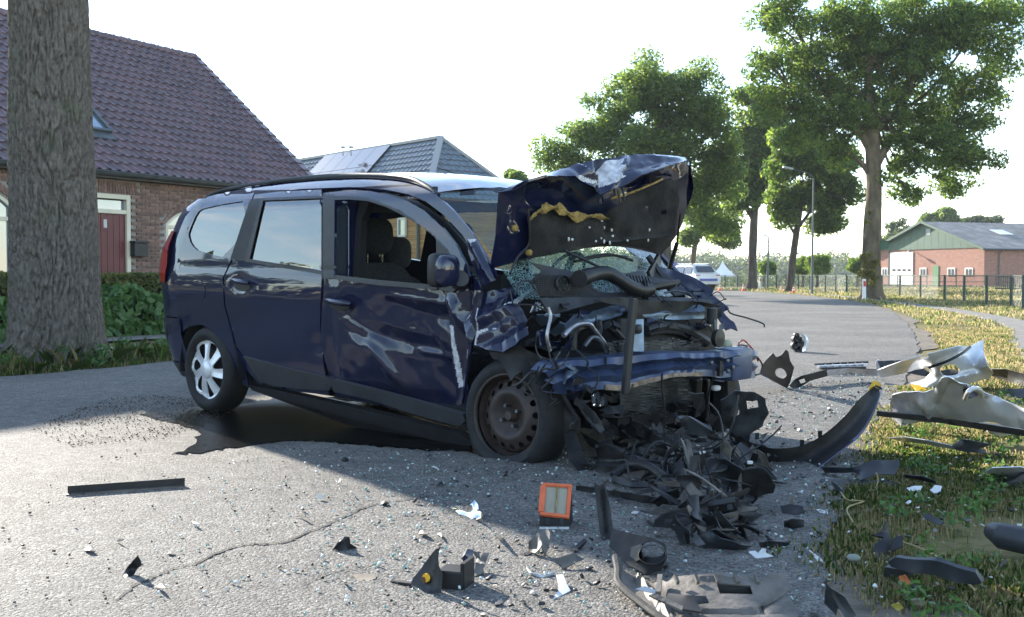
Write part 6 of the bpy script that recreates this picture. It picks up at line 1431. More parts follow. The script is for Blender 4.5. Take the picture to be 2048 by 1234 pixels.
def fins(name, poly, x0, n, amp, m_=M_STEEL, tilt=0.):
    t = MB(); P = np.array(poly, float); y0, y1 = P[:, 1].min(), P[:, 1].max(); r2 = np.random.default_rng(int(y0))
    for j in range(n):
        y = y0 + (y1 - y0) * (j + .5) / n; xs_ = []
        for i in range(len(P)):
            a, b = P[i], P[(i + 1) % len(P)]
            if (a[1] > y) != (b[1] > y): xs_.append(a[0] + (b[0] - a[0]) * (y - a[1]) / (b[1] - a[1]))
        if len(xs_) < 2: continue
        a, b = min(xs_), max(xs_); k = 14; L_ = [cx(a + (b - a) * i / k, y + amp * math.sin(i * .8 + j * .12) + r2.normal(0, .3), x0 + .012 * math.sin(i * .9 + 1) + .004 * r2.normal()) for i in range(k + 1)]
        for i in range(k): t.bar(L_[i], L_[i + 1], .014, .0045)
    return tag(cpart(t, name, m_), kind='stuff')
fins('radiator_fins', [(1237, 764), (1320, 756), (1388, 758), (1382, 822), (1300, 824), (1240, 836)], 3.17, 26, 1.6)
fins('condenser_fins', [(1286, 682), (1340, 676), (1402, 690), (1402, 704), (1286, 706)], 3.25, 10, 1.4)
fins('condenser_fins', [(1215, 684), (1262, 678), (1262, 708), (1222, 708)], 3.24, 10, 1.2)
q = MB(); q.box(cx(1318, 792, 3.12), (.03, .52, .24)); cpart(q, 'radiator_core', M_BLACKM)
q = MB(); q.bar(cx(1392, 756, 3.2), cx(1388, 832, 3.17), .06, .05, up=(1, 0, 0)); q.bar(cx(1412, 758, 3.2), cx(1410, 836, 3.17), .03, .04, up=(1, 0, 0)); cpart(q, 'radiator_tank', M_BLACK, bevel=.008)
# bumper beam
U = [(1092, 744, 3.14), (1120, 724, 3.19), (1189, 719, 3.26), (1250, 711, 3.33), (1289, 709, 3.37), (1338, 706, 3.42), (1386, 706, 3.45), (1430, 706, 3.46), (1450, 704, 3.47), (1508, 700, 3.46), (1513, 706, 3.43)]
D = [(1114, 784, 3.15), (1133, 787, 3.2), (1176, 780, 3.26), (1244, 777, 3.33), (1289, 767, 3.37), (1321, 759, 3.42), (1354, 752, 3.45), (1386, 752, 3.46), (1440, 754, 3.46), (1503, 757, 3.46), (1514, 751, 3.43)]
Uc = crom(X3(U), 90); Dc = crom(X3(D), 90); n_ = nz3(Uc, 9, 3)[:, None] * np.array([1, 0, .6]) * .025
q = MB(); R_s = [Uc - [.10, 0, -.004], Uc + n_ * .4, Uc * .8 + Dc * .2 + n_ + [.012, 0, 0], Uc * .62 + Dc * .38 + n_ - [.03, 0, 0], Uc * .45 + Dc * .55 + n_ + [.014, 0, 0], Uc * .25 + Dc * .75 + n_ - [.006, 0, 0], Dc + n_ * .6, Dc - [.10, 0, .004]]
q.grid(np.array(R_s)); beam = cpart(q, 'bumper_beam', M_BEAM, smooth=True, sharp=35)
q = MB(); q.grid(np.array([Dc[22:66] * .84 + Uc[22:66] * .16 + [.006, 0, 0] + n_[22:66] * .7, Dc[22:66] + n_[22:66] * .6 + [.006, 0, -.002], Dc[22:66] - [.05, 0, .008]])); cpart(q, 'scraped_edge', M_RUSTE, beam, smooth=True)
e0 = cx(1481, 728, 3.46); q = MB(); q.box(e0 - [.05, 0, 0], (.14, .21, .175)); cpart(q, 'beam_end', M_BEAM, beam, bevel=.03, smooth=True)
for x, y in ((1455, 722), (1456, 742), (1466, 735), (1423, 726)): lump(cx(x, y, 3.50), (.008, .012, .012), beam, 'bolt', M_STEEL, n=5)
q = MB(); q.box(cx(1440, 737, 3.475), (.02, .035, .08)); cpart(q, 'beam_slot', M_BLACKM, beam)
# standing bar of the bonnet lock, and its bracket
q = MB(); q.bar(cx(1267, 596, 3.44), cx(1250, 788, 3.42), .034, .03, up=(1, 0, 0)); q.bar(cx(1267, 596, 3.468), cx(1250, 788, 3.448), .02, .012, up=(1, 0, 0)); cpart(q, 'lock_post', M_BRACK, bevel=.006)
xsheet('lock_bracket', [(1262, 640, 3.3), (1287, 638, 3.3), (1288, 703, 3.34), (1262, 702, 3.34)], M_LBLUE, sp=6, t=.012, crumple=.006); lump(cx(1277, 658, 3.33), (.012, .024, .024), car, 'lock_bolt', M_BRACK, n=6)
# near side: wheel arch liner, torn metal and wires behind it
al = [(977, 703, -.86), (997, 698, -.85), (1039, 692, -.82), (1058, 702, -.78), (1084, 716, -.74), (1104, 742, -.71), (1126, 780, -.69), (1148, 819, -.68), (1161, 838, -.67), (1159, 864, -.67), (1145, 858, -.68), (1127, 870, -.70), (1108, 852, -.72), (1091, 816, -.76), (1075, 784, -.80), (1056, 768, -.83), (1043, 742, -.85), (1030, 752, -.86), (1021, 763, -.87), (1013, 742, -.87), (997, 719, -.87), (983, 715, -.87)]
xsheet('wheel_arch_liner', al, M_DUSTY, ax=1, sp=6, t=.006, crumple=.012, cscale=7, seed=4, creases=[((1060, 705), (1150, 850), 7, (0, .03, 0)), ((1040, 700), (1085, 790), 6, (0, .025, 0))])
xsheet('torn_liner', [(1128, 868, 3.1), (1150, 862, 3.12), (1160, 890, 3.18), (1172, 920, 3.24), (1188, 940, 3.3), (1180, 955, 3.32), (1160, 946, 3.28), (1140, 915, 3.2), (1132, 890, 3.14)], M_DUSTY, sp=6, t=.006, crumple=.02, cscale=8)
rr_ = np.random.default_rng(12)
def shard_px(c, r, n, x0, dx, seed):
    r2 = np.random.default_rng(seed); a = np.sort(r2.random(n)) * 2 * PI; rad = r * (.35 + .9 * r2.random(n)); g = r2.normal(0, 1, 2) * dx / r
    return [(c[0] + rad[i] * math.cos(a[i]), c[1] + rad[i] * math.sin(a[i]) * .8, x0 + g[0] * rad[i] * math.cos(a[i]) + g[1] * rad[i] * math.sin(a[i])) for i in range(n)]
rr2 = np.random.default_rng(99)
TORN = [(1075, 610, 22, 3.06, 0), (1092, 640, 20, 3.1, 2), (1062, 650, 20, 3.04, 1), (1085, 670, 22, 3.08, 0), (1108, 620, 18, 3.1, 2), (1070, 690, 20, 3.04, 1), (1104, 690, 22, 3.1, 0), (1118, 660, 18, 3.14, 2), (1120, 712, 22, 3.12, 1), (1145, 690, 16, 3.16, 0), (1150, 735, 20, 3.22, 2), (1130, 750, 20, 3.2, 2), (1165, 760, 22, 3.26, 1), (1140, 790, 20, 3.22, 0), (1180, 775, 16, 3.28, 1), (1160, 806, 20, 3.24, 1), (1225, 800, 18, 3.24, 1), (1205, 725, 16, 3.27, 1), (1415, 640, 18, 3.2, 0), (1435, 628, 16, 3.22, 1), (1446, 650, 16, 3.24, 1), (1400, 655, 14, 3.2, 0), (1455, 690, 14, 3.26, 1), (1130, 606, 16, 3.1, 1), (1170, 625, 14, 3.14, 0), (1305, 640, 14, 3.18, 0), (1350, 652, 12, 3.2, 1), (1380, 668, 14, 3.22, 1), (1235, 650, 14, 3.18, 1), (1430, 780, 18, 3.2, 0), (1400, 812, 18, 3.18, 1)] + [(rr2.uniform(1130, 1430), rr2.uniform(795, 900), rr2.uniform(14, 30), rr2.uniform(3.12, 3.36), 1) for _ in range(26)]
tm = [M_NAVY, M_BRACK, M_LBLUE]
for i, (x, y, r, x0, k) in enumerate(TORN):
    P = shard_px((x, y), r, 8, x0, .06, 40 + i)
    try: xsheet('torn_metal', P, tm[k], sp=5, t=.004, crumple=.012, cscale=14, seed=i, sharp=30)
    except Exception as e: pass
wires = MB()
for i in range(34):
    if i < 20: x, y, x0 = rr_.uniform(1060, 1230), rr_.uniform(600, 790), rr_.uniform(3.08, 3.26)
    else: x, y, x0 = rr_.uniform(1300, 1470), rr_.uniform(600, 700), rr_.uniform(3.15, 3.26)
    p = cx(x, y, x0); pts = [p]
    dv = rr_.normal(0, .06, 3)
    for k in range(4): dv = np.clip(dv * .5 + rr_.normal(0, .035, 3), -.07, .07); pts.append(pts[-1] + dv)
    pts = [np.array([min(q_[0], 3.36), min(q_[1], .72), q_[2]]) for q_ in pts]
    wires.tube(crom(np.array(pts), 14), rr_.uniform(.002, .005), 5)
tag(cpart(wires, 'wiring', M_BLACK), kind='stuff')
for pts, m_ in ((((1484, 700, 3.4), (1478, 688, 3.36), (1486, 680, 3.36), (1498, 690, 3.36), (1510, 706, 3.4), (1516, 722, 3.4)), M_REDL), (((1470, 696, 3.38), (1480, 690, 3.36), (1495, 692, 3.36)), M_BLACK), (((1512, 710, 3.44), (1524, 728, 3.44), (1522, 745, 3.44), (1512, 750, 3.44)), M_BLACK), (((1030, 590, 3.0), (1040, 566, 2.98), (1058, 562, 2.98), (1072, 580, 3.0)), M_BLACK), (((1425, 756, 3.4), (1416, 800, 3.36), (1420, 832, 3.3)), M_BLACK)):
    q = MB(); q.tube(crom(X3(pts), 18), .005, 6); cpart(q, 'loose_cable', m_, smooth=True)
# horn, canister and bracket on the far side
hc_ = cx(1432, 676, 3.38); q = MB(); v = []; q.lathe([(0, 0), (0, .02), (-.01, .034), (0, .046), (.025, .048), (.03, 0)], 22, 'y'); hn = cpart(q, 'horn', M_BLACK, smooth=True, sharp=40); hn.location = hc_; hn.rotation_euler = (0, 0, PI / 2 + PI)
q = MB(); q.tube(X3([(1424, 616, 3.28), (1424, 648, 3.28)]), .028, 12); cpart(q, 'canister', M_BRACK, smooth=True, sharp=40); q = MB(); q.bar(cx(1430, 640, 3.34), cx(1431, 662, 3.36), .03, .006, up=(1, 0, 0)); cpart(q, 'horn_bracket', M_BRACK)
q = MB(); q.bar(cx(1440, 760, 3.3), cx(1440, 830, 3.28), .05, .06, up=(1, 0, 0)); q.bar(cx(1460, 755, 3.36), cx(1462, 800, 3.34), .09, .02, up=(1, 0, 0)); cpart(q, 'chassis_leg', M_BRACK, bevel=.006)
lump(cx(1432, 776, 3.36), (.02, .03, .015), car, 'white_clip', M_WHITEP, n=5); lump(cx(1452, 690, 3.3), (.03, .035, .03), car, 'yellowed_cap', mat('yellowed_plastic', (.3, .3, .2), .5), n=6)
# crushed headlamp on the near side, lower brackets, undertray
xsheet('lamp_reflector', [(1182, 792, 3.25), (1196, 784, 3.27), (1212, 796, 3.28), (1216, 810, 3.28), (1190, 814, 3.25)], M_CHROME, sp=4, t=.004, crumple=.006, cscale=30, creases=[((1190, 788), (1192, 812), 4, (-.02, 0, 0)), ((1203, 788), (1205, 812), 4, (-.02, 0, 0))])
xsheet('lower_bracket', [(1160, 818, 3.3), (1172, 812, 3.32), (1190, 824, 3.33), (1202, 842, 3.34), (1209, 860, 3.35), (1200, 866, 3.35), (1186, 850, 3.33), (1172, 836, 3.31)], M_BRACK, sp=5, t=.012, creases=[((1168, 818), (1202, 858), 5, (-.02, 0, 0))])
q = MB(); q.box((2.95, .0, .24), (.35, .7, .12)); q.bar((2.86, -.62, .25), (2.86, .62, .25), .05, .05); q.box((2.7, 0, .2), (.25, 1.2, .08)); cpart(q, 'subframe', M_BLACKM)
for i in range(14):                                         # glass crumbs and splinters lying on the bonnet liner
    p = cx(rr_.uniform(1070, 1300), rr_.uniform(440, 490), 2.89); lump(p, (.004, rr_.uniform(.004, .01), rr_.uniform(.004, .012)), bonnet, 'splinter', M_WHITEP, n=4)
# ================================================================ DEBRIS ON THE ROAD AND VERGE
M_SHARD = mat('black_shard', (.013, .013, .014), .5, var=.4, vscale=20)
M_GREYP = mat('scuffed_grey_plastic', (.07, .062, .053), .6, col2=(.15, .13, .108), var=1, vscale=10, bump=.3, bscale=60)
M_SLATE = mat('slate_plastic', (.028, .031, .036), .5, var=.3, vscale=12, bump=.1, bscale=60)
M_SILV = mat('silver_paint', (.54, .55, .57), .34, .3, var=.1, vscale=6, coat=.5)
M_SILVB = mat('scraped_silver', (.68, .69, .72), .45, .2, col2=(.34, .36, .42), var=1, vscale=9, bump=.4, bscale=12)
M_ORANGE = mat('orange_rubber', (.62, .13, .045), .55, var=.15, vscale=10)
M_PAPER = mat('filter_paper', (.78, .75, .64), .9, var=.1, vscale=8)
M_PLATE = mat('yellow_plate', (.75, .42, .02), .4)
M_TAN = mat('tan_board', (.24, .2, .15), .9, var=.2, vscale=9)
def PT(p): return gnd(*p) if len(p) == 3 else at(p[0], p[1], p[3])
def deb(name, label, cat, pts, mats, sp=5, t=.004, group=None, parent=None, **k):
    P3 = np.array([PT(p) for p in pts]); px = [p[:2] for p in pts]
    if parent is not None: return sheet(name, px, P3, mats, sp=sp, t=t, parent=parent, world=True, **k)
    o = sheet(name, px, P3, mats, sp=sp, t=t, world=False, **k); settle(o)
    return tag(o, label, cat, group)
def settle(o):
    me = o.data; n = len(me.vertices); c = np.empty(n * 3, np.float32); me.vertices.foreach_get('co', c); c = c.reshape(-1, 3)
    b = np.array([c[:, 0].mean(), c[:, 1].mean(), max(0., c[:, 2].min())]); c = c - b; me.vertices.foreach_set('co', c.ravel()); me.update(); o.location = b
def root(name, label, cat, px, py, group=None): p = gnd(px, py); return thing(name, label, cat, (p[0], p[1], 0), 0, group)
# wet fluid on the road
spill = [(280, 829), (305, 820), (345, 823), (390, 814), (450, 812), (600, 790), (760, 810), (860, 840), (960, 870), (1010, 890), (1060, 905), (960, 905), (900, 900), (850, 900), (790, 893), (700, 888), (625, 880), (560, 882), (500, 890), (450, 897), (400, 905), (345, 908), (372, 897), (392, 888), (388, 876), (408, 866), (392, 858), (360, 852), (345, 844), (312, 838)]
m, N, L, b_ = node_mat('wet_fluid'); b_.inputs['Base Color'].default_value = (.003, .003, .003, 1); b_.inputs['Roughness'].default_value = .22; b_.inputs['Specular IOR Level'].default_value = .08
tc = N.new('ShaderNodeTexCoord'); vo = nd(N, 'ShaderNodeTexVoronoi', Scale=115.0); L.new(tc.outputs['Object'], vo.inputs['Vector']); bp = nd(N, 'ShaderNodeBump', invert=True); bp.inputs['Strength'].default_value = .3; bp.inputs['Distance'].default_value = .004; L.new(vo.outputs['Distance'], bp.inputs['Height']); L.new(bp.outputs[0], b_.inputs['Normal'])
sp_px, _ = densify(spill, None, 6); sp_px = sp_px + np.c_[9 * nz3(np.c_[sp_px * .06, np.zeros(len(sp_px))], 1, 1, 4), 3.5 * nz3(np.c_[sp_px * .06, np.zeros(len(sp_px))], 1, 2, 4)]
o = deb('spilled_fluid', None, None, [(x, y, .005) for x, y in sp_px], m, sp=14, t=.0015, smooth=False); tag(o, kind='stuff')
def scatter(name, mats, n, region, size, seed, flat=1.0, z=0.004, dens=None):
    """many small crumbs lying on the ground inside a pixel polygon, one mesh"""
    r2 = np.random.default_rng(seed); poly = np.array([gnd(*p)[:2] for p in region]); lo, hi = poly.min(0), poly.max(0); P = []
    while len(P) < n:
        Q = lo + (hi - lo) * r2.random((n * 2, 2)); k = inpoly(Q, poly)
        if dens is not None: k &= r2.random(len(Q)) < np.array([dens(q) for q in Q])
        P += Q[k].tolist()
    P = np.array(P[:n]); s = size * (.35 + r2.random(n) ** 2 * 1.3)
    B = np.array([(-1, -1, -1), (1, -1, -1), (1, 1, -1), (-1, 1, -1), (-1, -1, 1), (1, -1, 1), (1, 1, 1), (-1, 1, 1)], float)
    v = B[None] * (.55 + .45 * r2.random((n, 8, 3))) * np.stack([s, s * (.5 + .5 * r2.random(n)), s * flat * (.4 + .6 * r2.random(n))], 1)[:, None]
    a = r2.random(n) * 2 * PI; tl = r2.normal(0, .35, n); ca, sa = np.cos(a), np.sin(a); ct, st = np.cos(tl), np.sin(tl)
    x = v[..., 0] * ct[:, None] - v[..., 2] * st[:, None]; z_ = v[..., 0] * st[:, None] + v[..., 2] * ct[:, None]
    X = x * ca[:, None] - v[..., 1] * sa[:, None] + P[:, :1]; Y = x * sa[:, None] + v[..., 1] * ca[:, None] + P[:, 1:]
    z_ = z_ - z_.min(1, keepdims=True) + z
    q = np.array([(0, 3, 2, 1), (4, 5, 6, 7), (0, 1, 5, 4), (1, 2, 6, 5), (2, 3, 7, 6), (3, 0, 4, 7)])
    Fc = (q[None] + (np.arange(n) * 8)[:, None, None]).reshape(-1, 4)
    ms = mats if isinstance(mats, list) else [mats]; mi = np.repeat(r2.integers(0, len(ms), n), 6)
    return tag(link(name, mesh_from(name, np.stack([X, Y, z_], -1).reshape(-1, 3), Fc, ms, mi)), kind='stuff')
gm = bpy.data.materials.new('glass_crumb'); gm.use_nodes = True; b_ = gm.node_tree.nodes['Principled BSDF']; b_.inputs['Base Color'].default_value = (.36, .58, .53, 1); b_.inputs['Roughness'].default_value = .08; b_.inputs['Transmission Weight'].default_value = .45; b_.inputs['IOR'].default_value = 1.5; b_.inputs['Specular IOR Level'].default_value = 1.0
gw = mat('white_crumb', (.6, .66, .64), .25, spec=.8)
scatter('glass_crumbs', [gm, gm, gw], 3000, [(760, 930), (1000, 920), (1300, 860), (1560, 780), (1600, 740), (1760, 745), (1790, 800), (1700, 980), (1650, 1120), (1680, 1234), (700, 1234), (620, 1100)], .0042, 3)
scatter('glass_crumbs', [gm, gw], 500, [(500, 900), (900, 900), (900, 1000), (700, 1234), (250, 1234), (300, 1050)], .0036, 4)
scatter('plastic_crumbs', [M_SHARD, M_GREYP, M_SLATE], 900, [(880, 940), (1300, 870), (1560, 780), (1760, 745), (1790, 800), (1700, 980), (1680, 1234), (820, 1234), (800, 1050)], .008, 5, .5)
dirt = mat('dark_grit', (.06, .045, .03), .95, var=.4, vscale=30)
scatter('grit', [dirt], 2600, [(60, 860), (200, 800), (330, 790), (480, 815), (420, 850), (330, 880), (140, 895)], .0032, 6, dens=lambda q: .5 + .5 * noise.noise((q[0] * 2, q[1] * 2, 0)))
scatter('grit', [dirt, M_SHARD], 350, [(0, 900), (700, 880), (900, 1234), (0, 1234)], .0035, 7)
scatter('verge_rubble', [M_SHARD, M_SLATE, M_TAN, gw], 200, [(1800, 880), (2048, 900), (2048, 1234), (1690, 1234), (1700, 1000)], .007, 8, .5, z=.02)
# black moulding strip
r_ = root('moulding_strip', 'straight black moulding strip lying alone on the sunlit road', 'trim strip', 250, 980)
a, b = gnd(133, 990), gnd(368, 973); MB().bar(a + [0, .012, .018], b + [0, .012, .018], .005, .036).build('flange', M_SHARD, r_, world=True); MB().bar(a + [0, -.004, .003], b + [0, -.004, .003], .034, .005).build('foot', M_GREYP, r_, world=True)
# air filter in its broken housing
f_ = root('air_filter', 'orange rimmed air filter in a broken black housing', 'air filter', 1105, 1050)
A, B_, C_, D_ = at(1079, 1033, 3.87), at(1138, 1040, 3.87), at(1144, 973, 3.99), at(1084, 969, 3.99)
E_ = at(1071, 1021, 3.89); nf = np.cross(B_ - A, D_ - A); nf /= np.linalg.norm(nf)
def quad(u, v, h): return A * (1 - u) * (1 - v) + B_ * u * (1 - v) + C_ * u * v + D_ * (1 - u) * v + nf * h
for (u0, v0, u1, v1) in ((0, 0, 1, .09), (0, .91, 1, 1), (-.06, .09, .14, .91), (.86, .09, 1, .91)):
    MB().solid([quad(u0, v0, 0), quad(u1, v0, 0), quad(u1, v1, 0), quad(u0, v1, 0)], nf * .014).build('rim', M_ORANGE, f_, world=True, fix=True, bevel=.004)
q = MB(); 
for i in range(26):
    u = .14 + .72 * i / 26; w_ = .72 / 26; q.add([quad(u, .09, .0), quad(u + w_ / 2, .09, .008), quad(u + w_ / 2, .91, .008), quad(u, .91, .0), quad(u + w_, .09, .0), quad(u + w_, .91, .0)], [(0, 1, 2, 3), (1, 4, 5, 2)])
q.build('filter_paper', M_PAPER, f_, world=True); MB().bar(quad(.52, .09, .012), quad(.52, .91, .012), .004, .003, up=nf).build('glue_line', M_YELLOW, f_, world=True)
q = MB(); g0 = lambda p, z: np.array([p[0], p[1], z]); q.add([A - nf * .002, B_ - nf * .002, C_ - nf * .002, D_ - nf * .002, g0(A, .0), g0(B_, .0), g0(C_ + [.004, .02, 0], 0), g0(D_ + [-.004, .02, 0], 0)], [(0, 1, 2, 3), (4, 5, 1, 0), (5, 6, 2, 1), (7, 4, 0, 3), (6, 7, 3, 2)]); q.build('housing', M_SHARD, f_, world=True, fix=True)
for u in (.2, .68): MB().solid([g0(A * (1 - u) + B_ * u, .018) - [0, .004, 0], g0(A * (.86 - u) + B_ * (u + .14), .018) - [0, .004, 0], g0(A * (.86 - u) + B_ * (u + .14), .042) - [0, .004, 0], g0(A * (1 - u) + B_ * u, .042) - [0, .004, 0]], (0, -.003, 0)).build('housing_opening', M_SLATE, f_, world=True)
MB().bar(g0(A, .005) - [0, .006, 0], g0(B_, .005) - [0, .006, 0], .006, .008).build('white_edge', M_WHITEP, f_, world=True)
# single shards
deb('reflector_shard', 'mirror bright headlamp reflector shard on the edge of the car shadow', 'lamp fragment', [(900, 1014, .012), (922, 1010, .035), (940, 1008, .05), (950, 999, .06), (955, 1008, .05), (956, 1018, .035), (966, 1028, .02), (962, 1036, .004), (945, 1038, .0), (922, 1030, .0)], [M_CHROME], bumps=[(935, 1020, 14, (0, .012, -.012))], sp=3)
deb('plastic_shard', 'black wedge shaped shard alone below the middle of the long crack', 'plastic shard', [(664, 1101, 0), (678, 1084, .03), (690, 1073, .045), (698, 1074, .045), (701, 1088, .02), (715, 1096, 0), (690, 1101, 0)], M_SHARD, creases=[((670, 1098), (700, 1080), 6, (0, 0, .01))])
deb('plastic_shard', 'curled black shard standing at the lower left of the road', 'plastic shard', [(246, 1148, 0), (252, 1138, .02), (264, 1124, .045), (275, 1111, .065), (280, 1120, .05), (284, 1130, .03), (270, 1142, .012), (266, 1152, 0), (250, 1157, 0)], M_SHARD, bumps=[(262, 1140, 10, (0, .02, 0))], sp=4)
lb_ = root('lamp_bracket', 'black fin shaped lamp bracket with a yellow bulb holder', 'lamp bracket', 870, 1190)
deb('fin', None, None, [(880, 1094, 0, 3.12), (877, 1103, 0, 3.12), (878, 1130, 0, 3.11), (885, 1150, 0, 3.1), (883, 1184, 0, 3.09), (868, 1196, 0, 3.07), (850, 1194, 0, 3.07), (821, 1170, 0, 3.14), (826, 1156, 0, 3.14), (841, 1138, 0, 3.14), (856, 1117, 0, 3.13), (871, 1098, 0, 3.12)], M_SHARD, parent=lb_, creases=[((878, 1098), (860, 1190), 10, (0, -.015, 0))])
p0 = at(908, 1158, 3.16); MB().box(p0, (.085, .08, .07), rz=-.3).build('lamp_body', M_SHARD, lb_, world=True, bevel=.008); MB().box(at(935, 1150, 3.16), (.012, .09, .09), rz=-.3).build('back_plate', M_SHARD, lb_, world=True)
MB().bar(at(786, 1163, 3.2), at(826, 1168, 3.15), .02, .008).build('strut', M_SHARD, lb_, world=True)
q = MB(); q.tube([at(846, 1160, 3.10), at(860, 1154, 3.12)], [.010, .012], 10); q.build('bulb_holder', mat('holder_brown', (.1, .05, .03), .5), lb_, world=True, smooth=True); MB().tube([at(851, 1156, 3.095), at(854, 1155, 3.10)], .0125, 10).build('yellow_ring', M_PLATE, lb_, world=True)
deb('panel_piece', 'grey brown torn panel piece right of the black lamp bracket', 'panel piece', [(945, 1102, .05), (978, 1105, .05), (972, 1122, .03), (965, 1139, .015), (969, 1143, .01), (945, 1155, 0), (950, 1139, .012), (952, 1117, .03)], M_GREYP, crumple=.004, cscale=30)
deb('plastic_shard', 'dark blue painted shard leaning behind the grey brown panel piece', 'plastic shard', [(925, 1115, .04), (935, 1098, .06), (947, 1100, .055), (945, 1118, .03), (936, 1140, .0), (928, 1132, .01)], M_NAVY, crumple=.004, cscale=30)
deb('panel_piece', 'folded pale grey panel piece just below the air filter', 'panel piece', [(1057, 1082, .04), (1078, 1067, .06), (1096, 1057, .065), (1100, 1066, .06), (1098, 1090, .035), (1092, 1112, .0), (1083, 1096, .03), (1069, 1106, .012), (1057, 1103, .0)], M_GREYP, creases=[((1078, 1066), (1083, 1098), 9, (0, 0, .014))])
deb('plastic_shard', 'flat black shard touching the folded pale panel piece', 'plastic shard', [(1035, 1108, .0), (1058, 1102, .008), (1064, 1106, .006), (1048, 1112, .0)], M_SHARD)
deb('panel_piece', 'grey panel piece with curled end below the folded pale one', 'panel piece', [(1108, 1118, .025), (1135, 1106, .035), (1150, 1107, .035), (1168, 1118, .015), (1150, 1124, .02), (1128, 1137, .004), (1112, 1128, .01)], M_GREYP, creases=[((1112, 1122), (1150, 1110), 7, (0, 0, .01))])
deb('plastic_shard', 'thin black bar shaped shard in front of the fog lamp surround', 'plastic shard', [(1138, 1103, .0), (1168, 1076, .03), (1174, 1080, .025), (1144, 1107, 0)], M_SHARD, t=.012)
deb('white_fragment', 'pale pointed fragment lowest of the cluster below the air filter', 'fragment', [(1112, 1150, .02), (1126, 1149, .025), (1134, 1168, .012), (1141, 1181, .004), (1106, 1199, 0), (1118, 1174, .01)], M_GREYP.copy() if False else M_WHITEP, sp=4)
deb('white_fragment', 'curved white sliver left of the pale pointed fragment', 'fragment', [(1052, 1136, .012), (1060, 1146, .01), (1090, 1150, .006), (1112, 1143, .01), (1110, 1149, .0), (1085, 1155, 0), (1060, 1150, 0)], M_WHITEP, sp=3)
deb('board_piece', 'flat tan board piece lying left of the black lamp bracket', 'board piece', [(704, 1149, .006), (720, 1147, .008), (750, 1148, .006), (752, 1156, .003), (735, 1163, 0), (715, 1161, 0)], M_TAN, t=.005)
# fog lamp surround
fl_ = root('fog_lamp_surround', 'dusty black fog lamp surround with round opening and upright arm', 'fog lamp surround', 1270, 1110)
deb('upright_arm', None, None, [(1188, 964, 0, 3.84), (1200, 972, 0, 3.83), (1208, 967, 0, 3.83), (1216, 1000, 0, 3.80), (1222, 1030, 0, 3.77), (1226, 1062, 0, 3.72), (1225, 1084, 0, 3.70), (1206, 1092, 0, 3.68), (1199, 1060, 0, 3.74), (1195, 1030, 0, 3.78)], M_DUSTY, parent=fl_, creases=[((1204, 970), (1216, 1088), 8, (0, .03, 0))])
deb('surround', None, None, [(1225, 1056, .06), (1258, 1066, .075), (1290, 1078, .085), (1331, 1095, .07), (1334, 1120, .04), (1322, 1144, .01), (1290, 1151, 0), (1260, 1134, .008), (1236, 1108, .02), (1218, 1092, .03)], M_DUSTY, parent=fl_, holes=[[(1304 + 25 * math.cos(a), 1109 + 17 * math.sin(a)) for a in np.linspace(0, 2 * PI, 20)[:-1]]], bumps=[(1304, 1109, 36, (0, 0, .02))])
q = MB(); P = []
for s_, zz in ((1.0, .075), (1.06, .07), (.95, .03)): P.append([gnd(1304 + 27 * s_ * math.cos(a), 1109 + 19 * s_ * math.sin(a) + (zz - .07) * 0, zz) for a in np.linspace(0, 2 * PI, 25)])
q.grid(np.array(P)); q.build('ring', M_BLACK, fl_, world=True, smooth=True)
deb('torn_lip', None, None, [(1262, 1094, .05), (1282, 1088, .07), (1284, 1104, .07), (1286, 1116, .05), (1272, 1122, .03), (1260, 1112, .03)], M_GREYP, parent=fl_)
# grey bumper skin in the foreground
bs = root('bumper_skin', 'large scuffed grey bumper skin with a square slot at the bottom edge', 'bumper', 1420, 1190)
deb('skin', None, None, [(1230, 1112, .07), (1240, 1120, .06), (1247, 1140, .035), (1270, 1160, .015), (1308, 1167, .02), (1335, 1154, .045), (1390, 1150, .065), (1444, 1144, .075), (1513, 1160, .06), (1555, 1148, .075), (1568, 1128, .09), (1573, 1155, .07), (1579, 1178, .05), (1567, 1189, .04), (1545, 1204, .025), (1524, 1216, .015), (1550, 1206, .03), (1578, 1192, .045), (1590, 1212, .03), (1600, 1242, .01), (1480, 1262, .01), (1390, 1262, .015), (1332, 1242, .02), (1280, 1206, .02), (1237, 1168, .035)], M_GREYP, parent=bs, sp=7, crumple=.0015, cscale=12, holes=[[(1433, 1167), (1500, 1172), (1506, 1190), (1440, 1190)]], creases=[((1242, 1122), (1345, 1240), 7, (0, 0, .025)), ((1340, 1162), (1565, 1152), 5, (0, 0, .010)), ((1330, 1228), (1590, 1222), 5, (0, 0, -.012))], sharp=25)
q = MB(); q.tube(crom(np.array([gnd(x, y, z) for x, y, z in ((1231, 1113, .075), (1236, 1140, .055), (1239, 1168, .04), (1282, 1206, .025), (1334, 1242, .02), (1392, 1264, .015))]), 30), .011, 7); q.build('rolled_edge', M_DUSTY, bs, world=True, smooth=True)
for x in (1350, 1390, 1430, 1470, 1510): MB().bar(gnd(x, 1150, .075), gnd(x + 6, 1166, .06), .008, .012).build('rib', M_GREYP, bs, world=True)
deb('grille_opening', None, None, [(1336, 1186, .055), (1372, 1190, .062), (1412, 1192, .06), (1418, 1204, .05), (1396, 1206, .05), (1404, 1224, .04), (1352, 1216, .045), (1330, 1200, .05)], M_BLACKM, parent=bs)
MB().bar(gnd(1320, 1155, .06), gnd(1316, 1190, .05), .014, .02).build('rib', M_GREYP, bs, world=True); MB().box(gnd(1470, 1180, .035), (.10, .05, .03)).build('slot_box', M_BLACKM, bs, world=True)
deb('grey_strip', 'pale grey strip lying across the grey bumper skin', 'strip', [(1297, 1190, .075), (1310, 1186, .08), (1366, 1212, .062), (1364, 1220, .058)], M_GREYP, t=.006)
